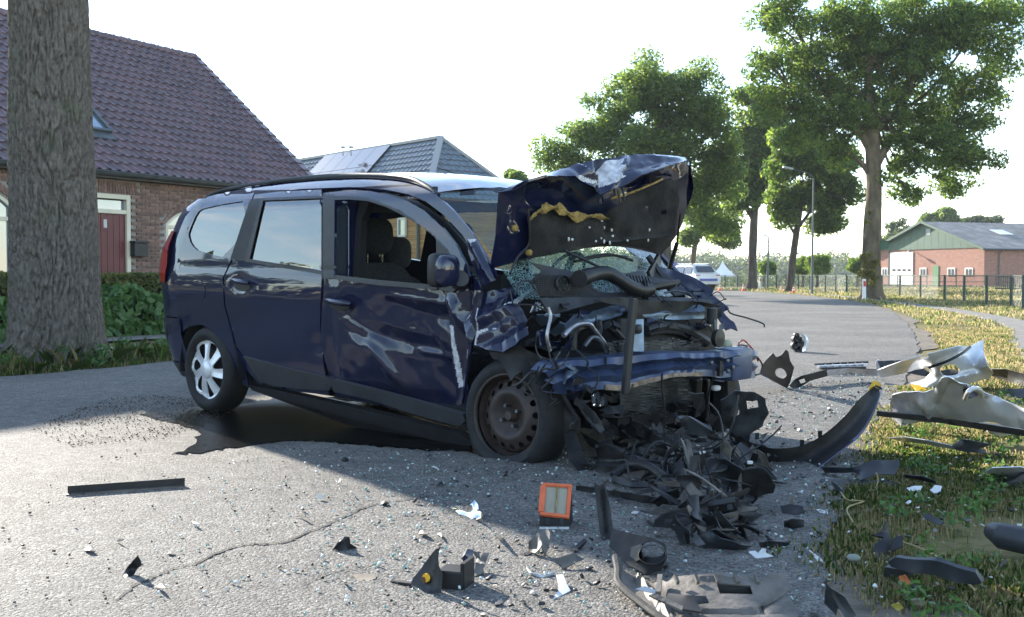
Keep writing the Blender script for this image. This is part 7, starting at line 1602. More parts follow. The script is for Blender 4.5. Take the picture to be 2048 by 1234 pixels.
deb('clear_piece', 'clear wedge shaped plastic piece inside the curve of the bumper skin', 'plastic piece', [(1270, 1178, .055), (1290, 1172, .065), (1312, 1180, .06), (1320, 1190, .05)], mat('clear_plastic', (.4, .42, .45), .15, spec=.8), sp=4)
# ---------------- the heap of broken front trim
hp_ = [
 ('torn_cover', 'slate blue curved panel in the middle of the black heap', 'panel', [(1417, 917, .17), (1450, 926, .19), (1483, 939, .17), (1478, 956, .12), (1474, 970, .08), (1420, 974, .08), (1393, 966, .10), (1404, 944, .14)], M_SLATE, dict(bumps=[(1445, 945, 22, (0, 0, .03))])),
 ('torn_cover', 'dull grey shield shaped panel at the right of the black heap', 'panel', [(1483, 942, .15), (1526, 939, .16), (1540, 956, .13), (1551, 974, .08), (1547, 987, .05), (1506, 998, .02), (1483, 990, .04)], M_DUSTY, dict(bumps=[(1515, 965, 25, (0, -.02, .02))])),
 ('trim_strip', 'bent dark strip rising through the middle of the heap', 'trim strip', [(1371, 878, .26), (1379, 882, .26), (1388, 915, .2), (1398, 944, .15), (1390, 972, .10), (1374, 1005, .05), (1360, 1040, 0), (1351, 1034, .01), (1368, 985, .08), (1381, 948, .14), (1378, 915, .2)], M_GREYP, dict()),
 ('trim_strip', 'slatted dark strip leaning beside the bent one', 'trim strip', [(1388, 962, .12), (1398, 958, .13), (1386, 1000, .07), (1372, 1050, .01), (1362, 1052, 0), (1376, 1004, .06)], M_SLATE, dict()),
 ('torn_cover', 'black shell at the upper right of the heap under the bumper beam', 'lamp housing', [(1440, 800, .34), (1470, 782, .38), (1510, 784, .36), (1530, 796, .32), (1536, 824, .24), (1524, 850, .17), (1500, 870, .12), (1470, 872, .12), (1448, 850, .18)], M_SLATE, dict(bumps=[(1490, 825, 26, (0, .05, -.02))], crumple=.012, holes=[[(1462, 812), (1480, 806), (1484, 824), (1466, 830)], [(1495, 800), (1516, 800), (1518, 812), (1498, 814)]])),
 ('torn_cover', 'long black slab pointing down to the right on the heap', 'panel', [(1360, 838, .3), (1374, 831, .31), (1424, 862, .24), (1428, 876, .2), (1416, 884, .19), (1362, 852, .26)], M_SLATE, dict(t=.02)),
 ('torn_cover', 'twisted grey flap standing at the middle of the heap', 'panel', [(1440, 890, .23), (1452, 876, .26), (1464, 900, .21), (1458, 930, .15), (1446, 925, .15), (1440, 908, .19)], M_GREYP, dict()),
 ('trim_strip', 'thin black strip lying in front of the flat front tyre', 'trim strip', [(1163, 926, .03), (1200, 930, .04), (1260, 936, .05), (1330, 934, .05), (1332, 941, .03), (1262, 948, .02), (1200, 942, .01), (1166, 934, 0)], M_DUSTY, dict()),
 ('torn_cover', 'black box shaped piece lying between the heap and the flat tyre', 'plastic piece', [(1190, 898, .10), (1214, 888, .13), (1246, 906, .11), (1250, 918, .07), (1226, 918, .06), (1196, 916, .04)], M_DUSTY, dict(t=.02)),
 ('trim_strip', 'long dark channel strip below the heap', 'trim strip', [(1152, 972, .02), (1200, 978, .03), (1290, 995, .035), (1372, 1004, .03), (1374, 1012, .01), (1290, 1006, .008), (1200, 990, .005), (1152, 980, 0)], M_DUSTY, dict(creases=[((1155, 976), (1370, 1008), 4, (0, 0, .012))])),
 ('trim_strip', 'shorter dark strip crossing below the long channel strip', 'trim strip', [(1224, 950, .04), (1258, 958, .045), (1296, 964, .04), (1298, 974, .02), (1260, 974, .015), (1222, 962, .02)], M_SHARD, dict(t=.012)),
 ('plastic_piece', 'stepped black bracket lowest in the heap', 'bracket', [(1392, 1032, .07), (1410, 1026, .09), (1444, 1040, .08), (1452, 1056, .05), (1436, 1066, .03), (1404, 1062, .03), (1390, 1050, .04)], M_SHARD, dict(crumple=.01)),
 ('plastic_piece', 'dark upright splinter at the lower middle of the heap', 'plastic piece', [(1345, 1050, .07), (1360, 1046, .08), (1378, 1060, .06), (1380, 1088, .0), (1360, 1090, .0), (1352, 1070, .03)], M_SLATE, dict()),
 ('trim_strip', 'wide dark lower lip curving under the heap to the right', 'trim strip', [(1400, 1070, .05), (1420, 1060, .06), (1440, 1076, .045), (1480, 1088, .03), (1506, 1092, .01), (1490, 1100, 0), (1440, 1098, 0), (1405, 1096, 0)], M_SLATE, dict())]
for nm, lb2, ct, pts, mm, kw in hp_: deb(nm, lb2, ct, pts, mm, crumple=kw.pop('crumple', .005), cscale=14, **kw)
gb = root('grille_block', 'broken black grille block with square cells in the heap', 'grille', 1440, 1030)
g00, g10, g11, g01 = gnd(1402, 1012, .10), gnd(1470, 1000, .13), gnd(1482, 1040, .04), gnd(1410, 1052, .02)
gq = lambda u, v: g00 * (1 - u) * (1 - v) + g10 * u * (1 - v) + g11 * u * v + g01 * (1 - u) * v
for v in (0, .34, .67, 1): MB().bar(gq(0, v), gq(1, v), .03, .008, up=(0, -.5, 1)).build('slat', M_SHARD, gb, world=True)
for u in (0, .3, .62, 1): MB().bar(gq(u, 0), gq(u, 1), .008, .028, up=(0, -.5, 1)).build('rib', M_SHARD, gb, world=True)
MB().solid([gq(.3, .36), gq(.6, .36), gq(.6, .66), gq(.3, .66)], (0, -.01, .012)).build('blanking_plate', M_GREYP, gb, world=True)
r2 = np.random.default_rng(77)
for i in range(270):                                        # splinters filling the heap
    x, y = r2.uniform(1180, 1545), r2.uniform(875, 1085)
    if not inpoly([(x, y)], [(1180, 880), (1330, 870), (1450, 860), (1540, 880), (1560, 960), (1500, 1050), (1420, 1090), (1340, 1060), (1300, 960), (1190, 950)])[0]: continue
    hgt = max(.012, .24 * math.exp(-((x - 1400) / 95) ** 2) * np.interp(y, [860, 1085], [1.15, .22]) * r2.uniform(.5, 1.05))
    c = gnd(x, y, hgt); A1_ = r2.normal(size=3) * [1, 1, .75]; A1_ /= np.linalg.norm(A1_); B1_ = np.cross(A1_, r2.normal(size=3)); B1_ /= np.linalg.norm(B1_); n1_ = np.cross(A1_, B1_)
    R1, R2 = r2.uniform(.03, .125), r2.uniform(.012, .04); n = int(r2.integers(5, 9)); a = np.sort((np.arange(n) + r2.uniform(0, .8, n)) / n * 2 * PI); rad = r2.uniform(.55, 1.15, n)
    dom = np.stack([R1 * rad * np.cos(a), R2 * rad * np.sin(a)], 1); bend = r2.normal(0, 2.2)
    def lf(V, c=c, A1_=A1_, B1_=B1_, n1_=n1_, bend=bend):
        P = c + V[:, :1] * A1_ + V[:, 1:] * B1_ + n1_ * (bend * V[:, :1] ** 2 + (np.abs(V[:, 1:]) - .01).clip(0) * .6); P[:, 2] = np.maximum(P[:, 2], .004); return P
    o = sheet('plastic_splinter', dom, None, [M_SHARD, M_SLATE, M_DUSTY, M_GREYP][i % 4] if i % 3 else M_SHARD, sp=.016, t=.0035, lift=lf, world=False); settle(o)
    tag(o, 'black plastic splinter in the heap before the crashed car', 'plastic splinter', 'black splinters in the heap')
q = MB()
for i in range(16):
    p = gnd(r2.uniform(1240, 1480), r2.uniform(890, 1000), .1); pts = [p]; dv = r2.normal(0, .05, 3)
    for k in range(4): dv = dv * .6 + r2.normal(0, .04, 3); nx_ = pts[-1] + dv; nx_[2] = max(.01, nx_[2]); pts.append(nx_)
    q.tube(crom(np.array(pts), 12), .004, 5)
o = q.build('tangled_wiring', M_BLACK); settle(o); tag(o, kind='stuff')
fs = root('cooling_fan', 'cracked black cooling fan with curved blades leaning in the left of the heap', 'fan', 1322, 950)
c_ = at(1318, 925, 5.05); fx = np.array([.8, .55, .1]); fx /= np.linalg.norm(fx); fz = np.array([-.15, -.1, 1.]); fz -= fx * (fz @ fx); fz /= np.linalg.norm(fz); fn = np.cross(fx, fz)
q = MB(); q.tube([c_ + .10 * (fx * math.cos(a) + fz * math.sin(a)) for a in np.linspace(-.6, 4.6, 30)], .008, 7); q.build('rim', M_SHARD, fs, world=True, smooth=True)
q = MB(); q.tube([c_ - fn * .012, c_ + fn * .012], .03, 14); q.build('hub', M_SLATE, fs, world=True, smooth=True, sharp=40)
for k in range(6):
    a = k * PI / 3; u, w = fx * math.cos(a) + fz * math.sin(a), -fx * math.sin(a) + fz * math.cos(a); q = MB(); q.grid([[c_ + u * r_ + w * (t + r_ * .25) + fn * t * .5 for t in (-.014, 0, .014)] for r_ in (.028, .05, .075, .095)]); q.build('blade', M_SHARD, fs, world=True, smooth=True)
P = crom(np.array([gnd(x, y, z) for x, y, z in ((1225, 952, .03), (1262, 930, .07), (1300, 935, .10), (1335, 962, .08), (1352, 990, .04))]), 60); q = MB(); q.tube(P, [.017 + .004 * (i % 2) for i in range(60)], 9)
o = q.build('corrugated_hose', M_SHARD); settle(o); tag(o, 'ribbed black hose curling over the left side of the heap', 'hose')
for i, (x, y, z, mm) in enumerate(((1405, 905, .22, M_WHITEP), (1448, 868, .27, M_TAN), (1330, 968, .09, M_PLATE), (1500, 925, .17, M_WHITEP))):
    q = MB(); q.box((0, 0, 0), (.022, .014, .012), rz=i); o = q.build('plug_connector', mm, bevel=.002); o.location = gnd(x, y, z); tag(o, ('small white plug connector on the bent strip of the heap', 'tan plug connector high on the heap near the bumper beam', 'yellow plug connector low at the left of the heap', 'small white plug connector on the shield shaped panel')[i], 'connector')
q = MB(); q.tube(crom(np.array([at(x, y, Y) for x, y, Y in ((1316, 905, 5.3), (1322, 935, 5.2), (1338, 962, 5.0), (1356, 975, 4.9))]), 16), .014, 7); o = q.build('bent_seal', M_SHARD); settle(o); tag(o, 'curved black rubber seal standing left in the heap', 'rubber seal')
# front bumper torn off, curving up to the right
fb = root('front_bumper', 'dark blue front bumper torn off and curving up with a yellow plate at its tip', 'bumper', 1600, 940)
UPe = [(1460, 862, 5.6), (1500, 884, 5.35), (1543, 897, 5.2), (1600, 893, 5.22), (1648, 870, 5.3), (1692, 832, 5.42), (1716, 803, 5.55), (1750, 772, 5.9)]
MDe = [(1462, 884, 5.65), (1505, 922, 5.38), (1550, 938, 5.25), (1612, 922, 5.26), (1668, 886, 5.36), (1710, 846, 5.5), (1738, 808, 5.66), (1760, 768, 5.95)]
LOe = [(1470, 905, 5.5), (1510, 942, 5.2), (1555, 958, 5.02), (1624, 941, 5.1), (1684, 899, 5.25), (1722, 868, 5.4), (1748, 824, 5.6), (1770, 764, 5.9)]
W3 = lambda E: np.array([at(*p) for p in E])
q = MB(); q.grid(loft([W3(UPe), W3(MDe) + [0, .03, 0], W3(LOe)], 14, 70)); q.build('inner_face', M_DUSTY, fb, world=True, smooth=True)
q = MB(); q.grid(loft([W3(UPe) + [0, .012, .0], W3(MDe) + [.02, .13, -.02], W3(LOe) + [.02, .10, -.015], W3(LOe) + [0, -.004, -.004], W3(LOe) * .8 + W3(MDe) * .2 + [0, -.006, 0]], 20, 70)); q.build('outer_face', M_NAVY, fb, world=True, smooth=True)
c = at(1600, 912, 5.42); q = MB(); q.tube([c + [.07 * math.cos(a), -.01 + .01 * math.sin(a), .026 * math.sin(a)] for a in np.linspace(0, 2 * PI, 25)], .006, 6); q.build('lamp_ring', M_BLACK, fb, world=True, smooth=True); MB().solid([c + [.066 * math.cos(a), -.008, .023 * math.sin(a)] for a in np.linspace(0, 2 * PI, 20)[:-1]], (0, .004, 0)).build('lamp_opening', M_BLACKM, fb, world=True)
for x, y in ((1514, 872), (1604, 886), (1640, 868)): MB().box(at(x, y, 5.66), (.02, .012, .035)).build('clip', M_SHARD, fb, world=True)
deb('torn_edge', None, None, [(1700, 826, 0, 5.72), (1712, 800, 0, 5.76), (1726, 806, 0, 5.72), (1740, 800, 0, 5.76), (1735, 822, 0, 5.66), (1718, 842, 0, 5.6)], M_SHARD, parent=fb)
pl = deb('number_plate', None, None, [(1736, 800, 0, 5.9), (1738, 774, 0, 5.92), (1749, 760, 0, 5.94), (1765, 770, 0, 5.9), (1758, 790, 0, 5.88)], M_PLATE, parent=fb, t=.003)
def glyph7(o_, ux, uy, s, m_, par, th=.003):
    nrm = np.cross(ux, uy); nrm /= np.linalg.norm(nrm)
    for poly in ([(0, 1), (.62, 1), (.62, .84), (0, .84)], [(.62, .84), (.30, 0), (.12, 0), (.42, .84)]):
        MB().solid([o_ + ux * x * s + uy * y * s for x, y in poly], nrm * th).build('character', m_, par, world=True, fix=True)
ux = at(1760, 784, 5.87) - at(1742, 776, 5.87); ux /= np.linalg.norm(ux); uy = np.array([.25, 0, 1.]); uy -= ux * (uy @ ux); uy /= np.linalg.norm(uy)
glyph7(at(1741, 789, 5.86), ux, uy, .06, M_BLACKM, pl); MB().bar(at(1738, 795, 5.865), at(1744, 797, 5.86), .006, .008).build('character', M_BLACKM, pl, world=True)
deb('plate_piece', 'small torn yellow number plate piece beside the silver bumper', 'number plate', [(1821, 768, 0, 8.55), (1838, 770, 0, 8.5), (1854, 780, 0, 8.4), (1834, 785, 0, 8.4)], M_PLATE)
# silver parts of the other vehicle
sb = root('silver_bumper', 'silver bumper with oval opening standing on the verge edge', 'bumper', 1880, 778)
deb('skin', None, None, [(1753, 741, .16), (1802, 723, .26), (1845, 711, .31), (1917, 692, .36), (1940, 692, .34), (1967, 679, .38), (1967, 700, .3), (1970, 716, .26), (1975, 732, .2), (1985, 748, .12), (1979, 756, .08), (1933, 769, .03), (1885, 779, 0), (1853, 776, .01), (1818, 766, .03), (1836, 762, .05), (1850, 757, .07), (1860, 746, .12), (1856, 735, .17), (1830, 740, .16), (1808, 747, .13), (1762, 756, .10)], [M_SILV], parent=sb, sp=5, t=.006, holes=[[(1899 + 20 * math.cos(a), 740 + 12 * math.sin(a)) for a in np.linspace(0, 2 * PI, 18)[:-1]], [(1851 + 6 * math.cos(a), 713 + 5 * math.sin(a)) for a in np.linspace(0, 2 * PI, 10)[:-1]]], creases=[((1858, 733), (1939, 694), 6, (0, .04, -.02)), ((1860, 768), (1985, 744), 12, (0, -.05, .02))])
q = MB(); q.tube(crom(np.array([gnd(x, y, z) for x, y, z in ((1858, 735, .2), (1890, 724, .25), (1922, 708, .31), (1940, 694, .35))]), 14), .012, 6); q.build('gap_seal', M_SHARD, sb, world=True)
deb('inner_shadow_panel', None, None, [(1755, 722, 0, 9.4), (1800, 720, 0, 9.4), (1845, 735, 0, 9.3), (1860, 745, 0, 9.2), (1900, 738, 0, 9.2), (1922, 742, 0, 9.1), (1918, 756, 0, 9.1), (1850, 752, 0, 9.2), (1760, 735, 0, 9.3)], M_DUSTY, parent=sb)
deb('silver_fragment', 'small silver cap leaning at the left end of the silver bumper', 'trim piece', [(1752, 740, 0, 9.5), (1752, 722, 0, 9.5), (1757, 718, 0, 9.5), (1764, 724, 0, 9.5), (1766, 738, 0, 9.5)], M_SILV, sp=3)
sbn = root('silver_bonnet', 'crumpled silver bonnet lying on the verge in front of the silver bumper', 'bonnet', 1920, 850)
deb('skin', None, None, [(1784, 790, .22), (1808, 786, .24), (1869, 779, .28), (1878, 768, .33), (1886, 759, .36), (1902, 761, .35), (1939, 771, .32), (1962, 784, .29), (1992, 792, .26), (2048, 822, .2), (2110, 850, .16), (2110, 872, .10), (2060, 862, .10), (2008, 851, .10), (1950, 844, .10), (1901, 839, .10), (1859, 843, .07), (1830, 847, .05), (1802, 852, .03), (1785, 838, .06), (1781, 824, .1)], [M_SILV, M_SILVB], parent=sbn, sp=6, t=.005, crumple=.012, cscale=9, sharp=30, creases=[((1880, 765), (1990, 840), 22, (0, -.03, .06)), ((1850, 790), (1862, 842), 16, (0, 0, -.05)), ((1790, 800), (1860, 825), 14, (0, 0, .03)), ((1905, 775), (1860, 838), 12, (0, 0, .03)), ((1960, 800), (2090, 850), 18, (0, 0, .03))], patches=[([(1780, 786), (1850, 782), (1862, 800), (1880, 820), (1850, 845), (1780, 855)], 1)])
q = MB(); q.bar(gnd(1756, 826, .1), gnd(1900, 842, .085), .05, .03); q.bar(gnd(1900, 842, .085), gnd(2110, 874, .07), .05, .035); q.build('edge_rail', M_SHARD, sbn, world=True)
q = MB(); q.tube(crom(np.array([gnd(x, y, z) for x, y, z in ((1930, 797, .27), (1936, 784, .33), (1950, 776, .35), (1962, 782, .32), (1964, 792, .28))]), 14), .012, 7); q.build('loop', M_SILV, sbn, world=True, smooth=True)
q = MB(); q.tube(crom(np.array([gnd(x, y, z) for x, y, z in ((1971, 854, .06), (1984, 864, .05), (2010, 868, .05), (2034, 860, .06))]), 14), .013, 7); q.build('grab_loop', M_CREAM, sbn, world=True, smooth=True)
deb('opening', None, None, [(1926, 774, .30), (1942, 776, .31), (1956, 790, .27), (1944, 796, .27), (1926, 792, .28)], M_BLACKM, parent=sbn)
deb('arch_liner', 'black wheel arch liner lying behind the silver bonnet at the right edge', 'wheel arch liner', [(1978, 738, .12), (2010, 738, .14), (2048, 748, .12), (2090, 768, .06), (2080, 778, .02), (2030, 770, .02), (1984, 752, .02)], M_DUSTY)
deb('arch_liner', 'dark bent strip on the grass right of the silver bonnet', 'trim strip', [(2000, 780, .04), (2048, 776, .06), (2090, 790, .03), (2060, 798, .01), (2014, 792, .0)], M_DUSTY)
deb('headlamp_bracket', 'black bracket with round hole standing on the road right of the bumper beam', 'bracket', [(1519, 748, .10), (1524, 730, .2), (1532, 720, .26), (1546, 706, .34), (1552, 714, .3), (1560, 712, .3), (1572, 700, .36), (1577, 704, .34), (1580, 722, .26), (1588, 736, .2), (1584, 752, .12), (1580, 766, .05), (1574, 776, 0), (1550, 764, .05)], M_SLATE, holes=[smooth_poly([(1550, 740), (1560, 735), (1572, 742), (1574, 752), (1564, 758), (1552, 752)])], crumple=.006, cscale=12)
deb('silver_strip', 'pale strip forming the foot of the black bracket with round hole', 'strip', [(1519, 749, .09), (1524, 747, .1), (1576, 768, .03), (1574, 776, .0)], M_SILVB, t=.01)
deb('trim_strip', 'long curved strip turning from black to silver on the road', 'trim strip', [(1578, 772, .02), (1590, 758, .07), (1604, 752, .1), (1650, 740, .12), (1700, 736, .12), (1756, 740, .11), (1750, 752, .05), (1700, 745, .07), (1655, 752, .06), (1620, 762, .04), (1604, 772, .0), (1586, 776, 0)], [M_DUSTY, M_SILVB], patches=[([(1655, 730), (1770, 730), (1770, 760), (1655, 760)], 1)], holes=[[(1598, 760), (1608, 757), (1612, 764), (1602, 768)]])
gs = root('grille', 'broken black and silver grille slats lying on the road before the long curved strip', 'grille', 1685, 738)
for k, (y0, y1, mm) in enumerate(((729, 724, M_SHARD), (733, 729, M_SILVB), (737, 735, M_SHARD))): MB().bar(gnd(1632 + k * 4, y0, .06), gnd(1734 - k * 2, y1, .06), .04, .02).build('slat', mm, gs, world=True)
for i in range(6): MB().bar(gnd(1650 + i * 15, 726, .06), gnd(1652 + i * 15, 737, .05), .012, .02).build('rib', M_SHARD, gs, world=True)
# headlamp unit far out on the road
hl = root('headlamp', 'broken headlamp unit standing on its edge out on the road', 'headlamp', 1597, 705)
c = at(1601, 687, 12.8); q = MB(); q.grid(loft([[c + [.0, .0, .115], c + [.045, -.03, .09], c + [.06, -.03, .02], c + [.05, -.03, -.08], c + [.0, .0, -.115]], [c + [.0, .05, .12], c + [.075, .02, .09], c + [.1, .02, .0], c + [.07, .02, -.09], c + [.0, .05, -.115]], [c + [.0, .12, .11], c + [.04, .12, .09], c + [.05, .12, .0], c + [.04, .12, -.09], c + [.0, .12, -.11]]], 14, 20)); q.build('lens', mat('lamp_lens', (.55, .62, .7), .08, spec=1.0, coat=1), hl, world=True, smooth=True)
for (dx, dz, r) in ((-.05, .05, .05), (-.06, -.03, .052), (-.02, .0, .06), (-.03, -.08, .04), (-.05, .1, .03)):
    q = MB(); q.lathe([(-.04, .0), (-.05, r * .5), (-.03, r * .6), (-.03, r), (.05, r)], 14, 'y', tuple(c + [dx, 0, dz])); q.build('bulb_cup', M_SHARD, hl, world=True, smooth=True, sharp=30)
MB().box(c + [-.01, .06, -.02], (.08, .1, .2)).build('housing', M_SHARD, hl, world=True, bevel=.02)
# pieces on the grass
deb('chrome_strip', 'long bright edged strip on the grass in front of the silver bonnet', 'trim strip', [(1776, 877, .05), (1810, 874, .07), (1850, 880, .07), (1912, 894, .06), (1910, 900, .04), (1850, 888, .04), (1800, 882, .03)], M_SILV, crumple=.002)
deb('trim_piece', 'wavy grey end piece beside the long bright edged strip', 'trim piece', [(1905, 893, .07), (1922, 878, .1), (1936, 880, .1), (1984, 888, .07), (1960, 896, .05), (1972, 900, .03), (1974, 908, .02), (1914, 902, .04)], M_SLATE, crumple=.006)
deb('flat_panel', 'smooth dark curved panel lying half on the grass beyond the torn bumper', 'panel', [(1642, 934, .03), (1700, 936, .05), (1760, 926, .08), (1798, 919, .09), (1800, 930, .07), (1790, 950, .03), (1720, 962, .015), (1712, 946, .03), (1650, 946, 0)], M_SLATE, bumps=[(1750, 940, 30, (0, 0, .02))])
deb('trim_strip', 'thin dark strip lying under the smooth curved panel', 'trim strip', [(1640, 958, .01), (1700, 958, .015), (1770, 960, .02), (1800, 966, .02), (1790, 974, .0), (1700, 972, 0), (1650, 970, 0)], M_DUSTY)
deb('trim_strip', 'arched thin strip on the grass right of the smooth curved panel', 'trim strip', [(1808, 950, .02), (1840, 952, .04), (1870, 962, .03), (1872, 968, .01), (1838, 960, .015), (1810, 956, .0)], M_SHARD)
deb('plastic_shard', 'pointed dark shard left of the white pieces on the grass', 'plastic shard', [(1662, 962, .05), (1672, 968, .04), (1690, 986, .01), (1680, 990, 0), (1672, 982, .01)], M_SLATE)
cb = root('cross_bracket', 'dark cross shaped bracket standing on the grass at the right edge', 'bracket', 2000, 1000)
deb('plate', None, None, [(1965, 966, 0, 4.72), (1985, 962, 0, 4.74), (1992, 944, 0, 4.78), (2008, 928, 0, 4.8), (2016, 930, 0, 4.8), (2030, 952, 0, 4.76), (2060, 940, 0, 4.76), (2070, 952, 0, 4.74), (2040, 966, 0, 4.72), (2018, 1000, 0, 4.62), (1976, 994, 0, 4.6)], M_SLATE, parent=cb, t=.012, creases=[((2010, 932), (2000, 996), 12, (0, -.03, 0))]); MB().box(at(1994, 966, 4.7), (.018, .01, .018)).build('white_sticker', M_WHITEP, cb, world=True); MB().bar(at(2008, 976, 4.64), at(2050, 950, 4.68), .02, .03).build('rib', M_SLATE, cb, world=True)
deb('panel_piece', 'pale curled panel piece behind the cross shaped bracket', 'panel piece', [(1970, 944, .06), (1984, 936, .09), (2040, 934, .09), (2090, 946, .05), (2050, 956, .02), (1990, 952, .02)], M_SILVB)
bm_ = root('bumper_section', 'long black bumper section with upright end lying on the near grass', 'bumper', 1870, 1150)
deb('slab', None, None, [(1776, 1124, .06), (1790, 1114, .08), (1870, 1128, .085), (1951, 1145, .075), (1964, 1166, .045), (1954, 1170, .035), (1909, 1167, .035), (1827, 1149, .04), (1782, 1134, .045)], M_SLATE, parent=bm_, t=.02, bumps=[(1870, 1146, 40, (0, 0, .012))])
deb('fin', None, None, [(1956, 1150, 0, 3.32), (1990, 1136, 0, 3.34), (2013, 1118, 0, 3.36), (1998, 1146, 0, 3.3), (1985, 1182, 0, 3.2), (1967, 1182, 0, 3.2), (1962, 1166, 0, 3.25)], M_SHARD, parent=bm_, t=.008)
deb('upright', None, None, [(1774, 1042, 0, 3.6), (1778, 1060, 0, 3.6), (1784, 1118, 0, 3.5), (1776, 1140, 0, 3.42), (1764, 1124, 0, 3.46), (1748, 1109, 0, 3.5), (1748, 1090, 0, 3.54), (1768, 1074, 0, 3.56), (1744, 1070, 0, 3.58), (1768, 1060, 0, 3.58)], M_SHARD, parent=bm_, t=.008)
deb('side_plate', None, None, [(1783, 1078, 0, 3.54), (1804, 1070, 0, 3.56), (1806, 1092, 0, 3.52), (1785, 1102, 0, 3.5)], M_SHARD, parent=bm_, t=.006)
MB().bar(gnd(1775, 1140, .02), gnd(1822, 1148, .02), .05, .03).build('lower_rib', M_SHARD, bm_, world=True)
deb('plastic_shard', 'large black pointed shard at the bottom edge beside the grass', 'plastic shard', [(1651, 1168, .12), (1662, 1176, .11), (1690, 1194, .08), (1712, 1230, .03), (1690, 1260, .0), (1668, 1226, .03), (1648, 1206, .05)], M_SLATE, creases=[((1655, 1175), (1690, 1250), 9, (0, -.02, 0))])
deb('panel_piece', 'pale brown inner piece of the large pointed shard at the bottom edge', 'panel piece', [(1664, 1204, .05), (1674, 1216, .05), (1700, 1256, .02), (1684, 1262, 0), (1668, 1232, .02)], M_TAN)
q = MB(); q.tube([gnd(1984, 1062, .05), gnd(2005, 1072, .05), gnd(2060, 1084, .045)], [.03, .045, .045], 12); o = q.build('plastic_duct', M_SLATE, smooth=True, sharp=40); settle(o); tag(o, 'dark rounded duct lying on the grass at the right edge', 'duct')
deb('plastic_shard', 'dark flat shard on the grass above the long black bumper section', 'plastic shard', [(1843, 1026, .04), (1862, 1028, .045), (1888, 1044, .03), (1880, 1050, .02), (1850, 1038, .025)], M_SLATE)
for pts, lab, mm, nm in (([(1497, 1103, .012), (1510, 1100, .016), (1516, 1106, .014), (1524, 1096, .03), (1532, 1098, .03), (1532, 1106, .016), (1548, 1112, .006), (1534, 1114, .006), (1512, 1117, 0)], 'white star shaped fragment on the road right of the heap', M_WHITEP, 'white_fragment'),
    ([(1617, 1100, .01), (1626, 1108, .012), (1640, 1114, .01), (1649, 1126, .004), (1640, 1128, .0), (1630, 1116, .003)], 'white spoon shaped fragment at the edge of the grass', M_WHITEP, 'white_fragment'),
    ([(1632, 1018, .008), (1640, 1018, .01), (1657, 1024, .006), (1656, 1028, 0), (1640, 1025, .002)], 'narrow white fragment on the road right of the shield panel', M_WHITEP, 'white_fragment'),
    ([(1813, 976, .02), (1826, 972, .03), (1845, 972, .03), (1840, 980, .02), (1818, 982, .015)], 'flat white fragment left of two on the grass by the smooth panel', M_WHITEP, 'white_fragment'),
    ([(1860, 980, .02), (1870, 970, .035), (1884, 972, .035), (1880, 984, .02), (1866, 986, .015)], 'crumpled white fragment right of two on the grass by the smooth panel', M_WHITEP, 'white_fragment'),
    ([(1560, 1012, .02), (1580, 1008, .03), (1606, 1012, .028), (1608, 1024, .008), (1590, 1028, .004), (1564, 1026, .0)], 'black block shaped shard upper of two right of the heap', M_SHARD, 'plastic_shard'),
    ([(1568, 1044, .03), (1584, 1037, .04), (1608, 1040, .035), (1608, 1054, .01), (1586, 1058, .0), (1568, 1054, .005)], 'black block shaped shard lower of two right of the heap', M_SHARD, 'plastic_shard'),
    ([(1517, 1086, .015), (1540, 1082, .025), (1580, 1086, .015), (1584, 1091, .004), (1550, 1096, 0), (1520, 1094, .002)], 'ragged flat black shard above the white star shaped fragment', M_SHARD, 'plastic_shard'),
    ([(1822, 1200, .03), (1838, 1198, .035), (1852, 1204, .02), (1846, 1212, .012), (1830, 1210, .015)], 'crumpled dry leaf on the near grass', M_TAN, 'dry_leaf'),
    ([(1798, 1152, .03), (1808, 1150, .045), (1820, 1162, .03), (1816, 1170, .02), (1802, 1164, .02)], 'orange brown leaf in front of the long black bumper section', mat('orange_leaf', (.4, .12, .03), .7), 'dry_leaf'),
    ([(1780, 1210, .02), (1796, 1206, .035), (1808, 1216, .02), (1796, 1222, .012)], 'yellow green leaf on the near grass at the bottom edge', mat('yellow_leaf', (.4, .33, .06), .7), 'dry_leaf')):
    deb(nm, lab, 'leaf' if nm == 'dry_leaf' else 'fragment', pts, mm, sp=4, crumple=.002, cscale=40)
c = gnd(1707, 1116, .015); o = lump(c, (.022, .022, .012), None, 'pale_cap', mat('grey_cap', (.2, .22, .18), .7), n=8, sq=2.2); settle(o); tag(o, 'round pale grey cap at the edge of the grass', 'cap')
SM = [(605, 1019), (609, 1031), (640, 993), (770, 1008), (180, 1100), (240, 1081), (322, 1173), (340, 1107), (392, 1044), (140, 1040), (560, 1135), (690, 1163), (690, 920), (678, 962), (868, 935), (880, 968), (905, 980), (860, 912), (960, 1040), (845, 1066), (880, 1070), (1000, 1075), (990, 1170), (995, 1205), (1020, 1185), (1050, 1170), (1065, 1185), (1045, 1205), (970, 1230), (930, 1196), (1180, 1030), (1170, 1060), (1270, 1025), (1300, 1045), (1320, 1070), (1240, 1000), (1640, 790), (1590, 795), (1660, 815), (1560, 800), (1680, 775), (1700, 790), (1620, 770), (1545, 830), (1600, 860), (1580, 900), (1460, 1130), (1520, 1065), (1640, 1070), (1660, 985), (1600, 985), (1610, 950), (1870, 1060), (1930, 1040), (1985, 1020), (1920, 1150), (1750, 1170), (1865, 940), (1900, 930), (1940, 920)]
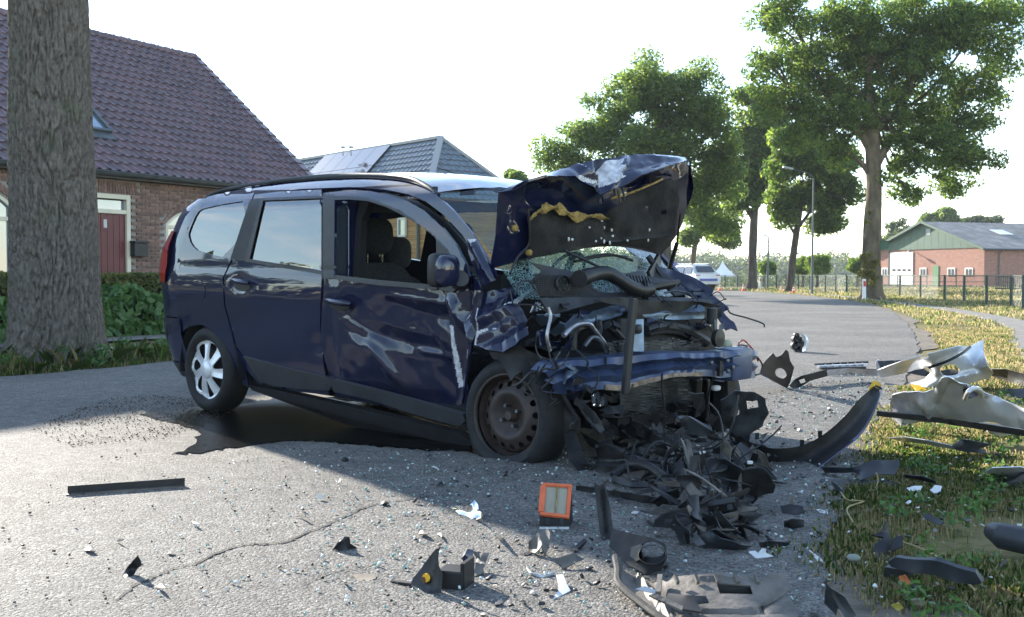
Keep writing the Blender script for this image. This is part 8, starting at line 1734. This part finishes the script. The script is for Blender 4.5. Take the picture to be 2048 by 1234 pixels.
for i, (x, y) in enumerate(SM):
    R1 = r2.uniform(5, 14) * np.interp(y, [770, 1234], [.6, 1.1]); R2 = R1 * r2.uniform(.35, .7); n = 7; a = np.sort(r2.random(n)) * 2 * PI; el = r2.normal(0, .5); g = r2.uniform(0, .0016); zz = .025 if x > 1700 and y > 880 else .004
    pts = [(x + R1 * math.cos(t) * math.cos(el) - R2 * math.sin(t) * math.sin(el), y + .55 * (R1 * math.cos(t) * math.sin(el) + R2 * math.sin(t) * math.cos(el)), zz + g * (R1 + R1 * math.cos(t))) for t in a]
    pale = i % 6 == 2
    try: deb('white_chip' if pale else 'plastic_chip', 'small pale chip scattered on the ground' if pale else 'small dark plastic chip scattered on the ground', 'chip', pts, M_WHITEP if pale else [M_SHARD, M_GREYP, M_SLATE][i % 3], sp=4, t=.004, group='small pale chips on the ground' if pale else 'small dark chips on the ground', bumps=[(x, y, R1 * .6, (0, 0, r2.uniform(0, .012)))])
    except Exception: pass
M_STRAW = mat('straw', (.34, .26, .12), .8, var=.2, vscale=20)
for pts, lab in ((((1682, 985), (1695, 1000), (1728, 1002), (1700, 1012), (1694, 1022), (1706, 1044)), 'bent dry stalk lying on the road edge by the smooth panel'), (((1795, 1080), (1850, 1100), (1890, 1125), (1950, 1180)), 'long dry stalk lying across the near grass'), (((1750, 985), (1756, 960), (1752, 945)), 'upright dry stalk on the grass by the white fragments')):
    q = MB(); up = 'upright' in lab; q.tube(crom(np.array([at(x, y, 4.6) if up else gnd(x, y, .02) for x, y in pts]), 18), .0035, 5); o = q.build('dry_stalk', M_STRAW); settle(o); tag(o, lab, 'stalk')
# ---------------------------------------------------------------- the air between here and the far wood
hz = bpy.data.materials.new('haze_air'); hz.use_nodes = True; N = hz.node_tree.nodes; N.remove(N['Principled BSDF']); pv = N.new('ShaderNodeVolumePrincipled'); pv.inputs['Color'].default_value = (.86, .92, 1, 1); pv.inputs['Density'].default_value = .00035; pv.inputs['Anisotropy'].default_value = 0
hz.node_tree.links.new(pv.outputs[0], N['Material Output'].inputs['Volume'])
q = MB(); q.box((0, 660, 13), (2000, 1800, 30)); tag(q.build('haze', hz), kind='stuff')
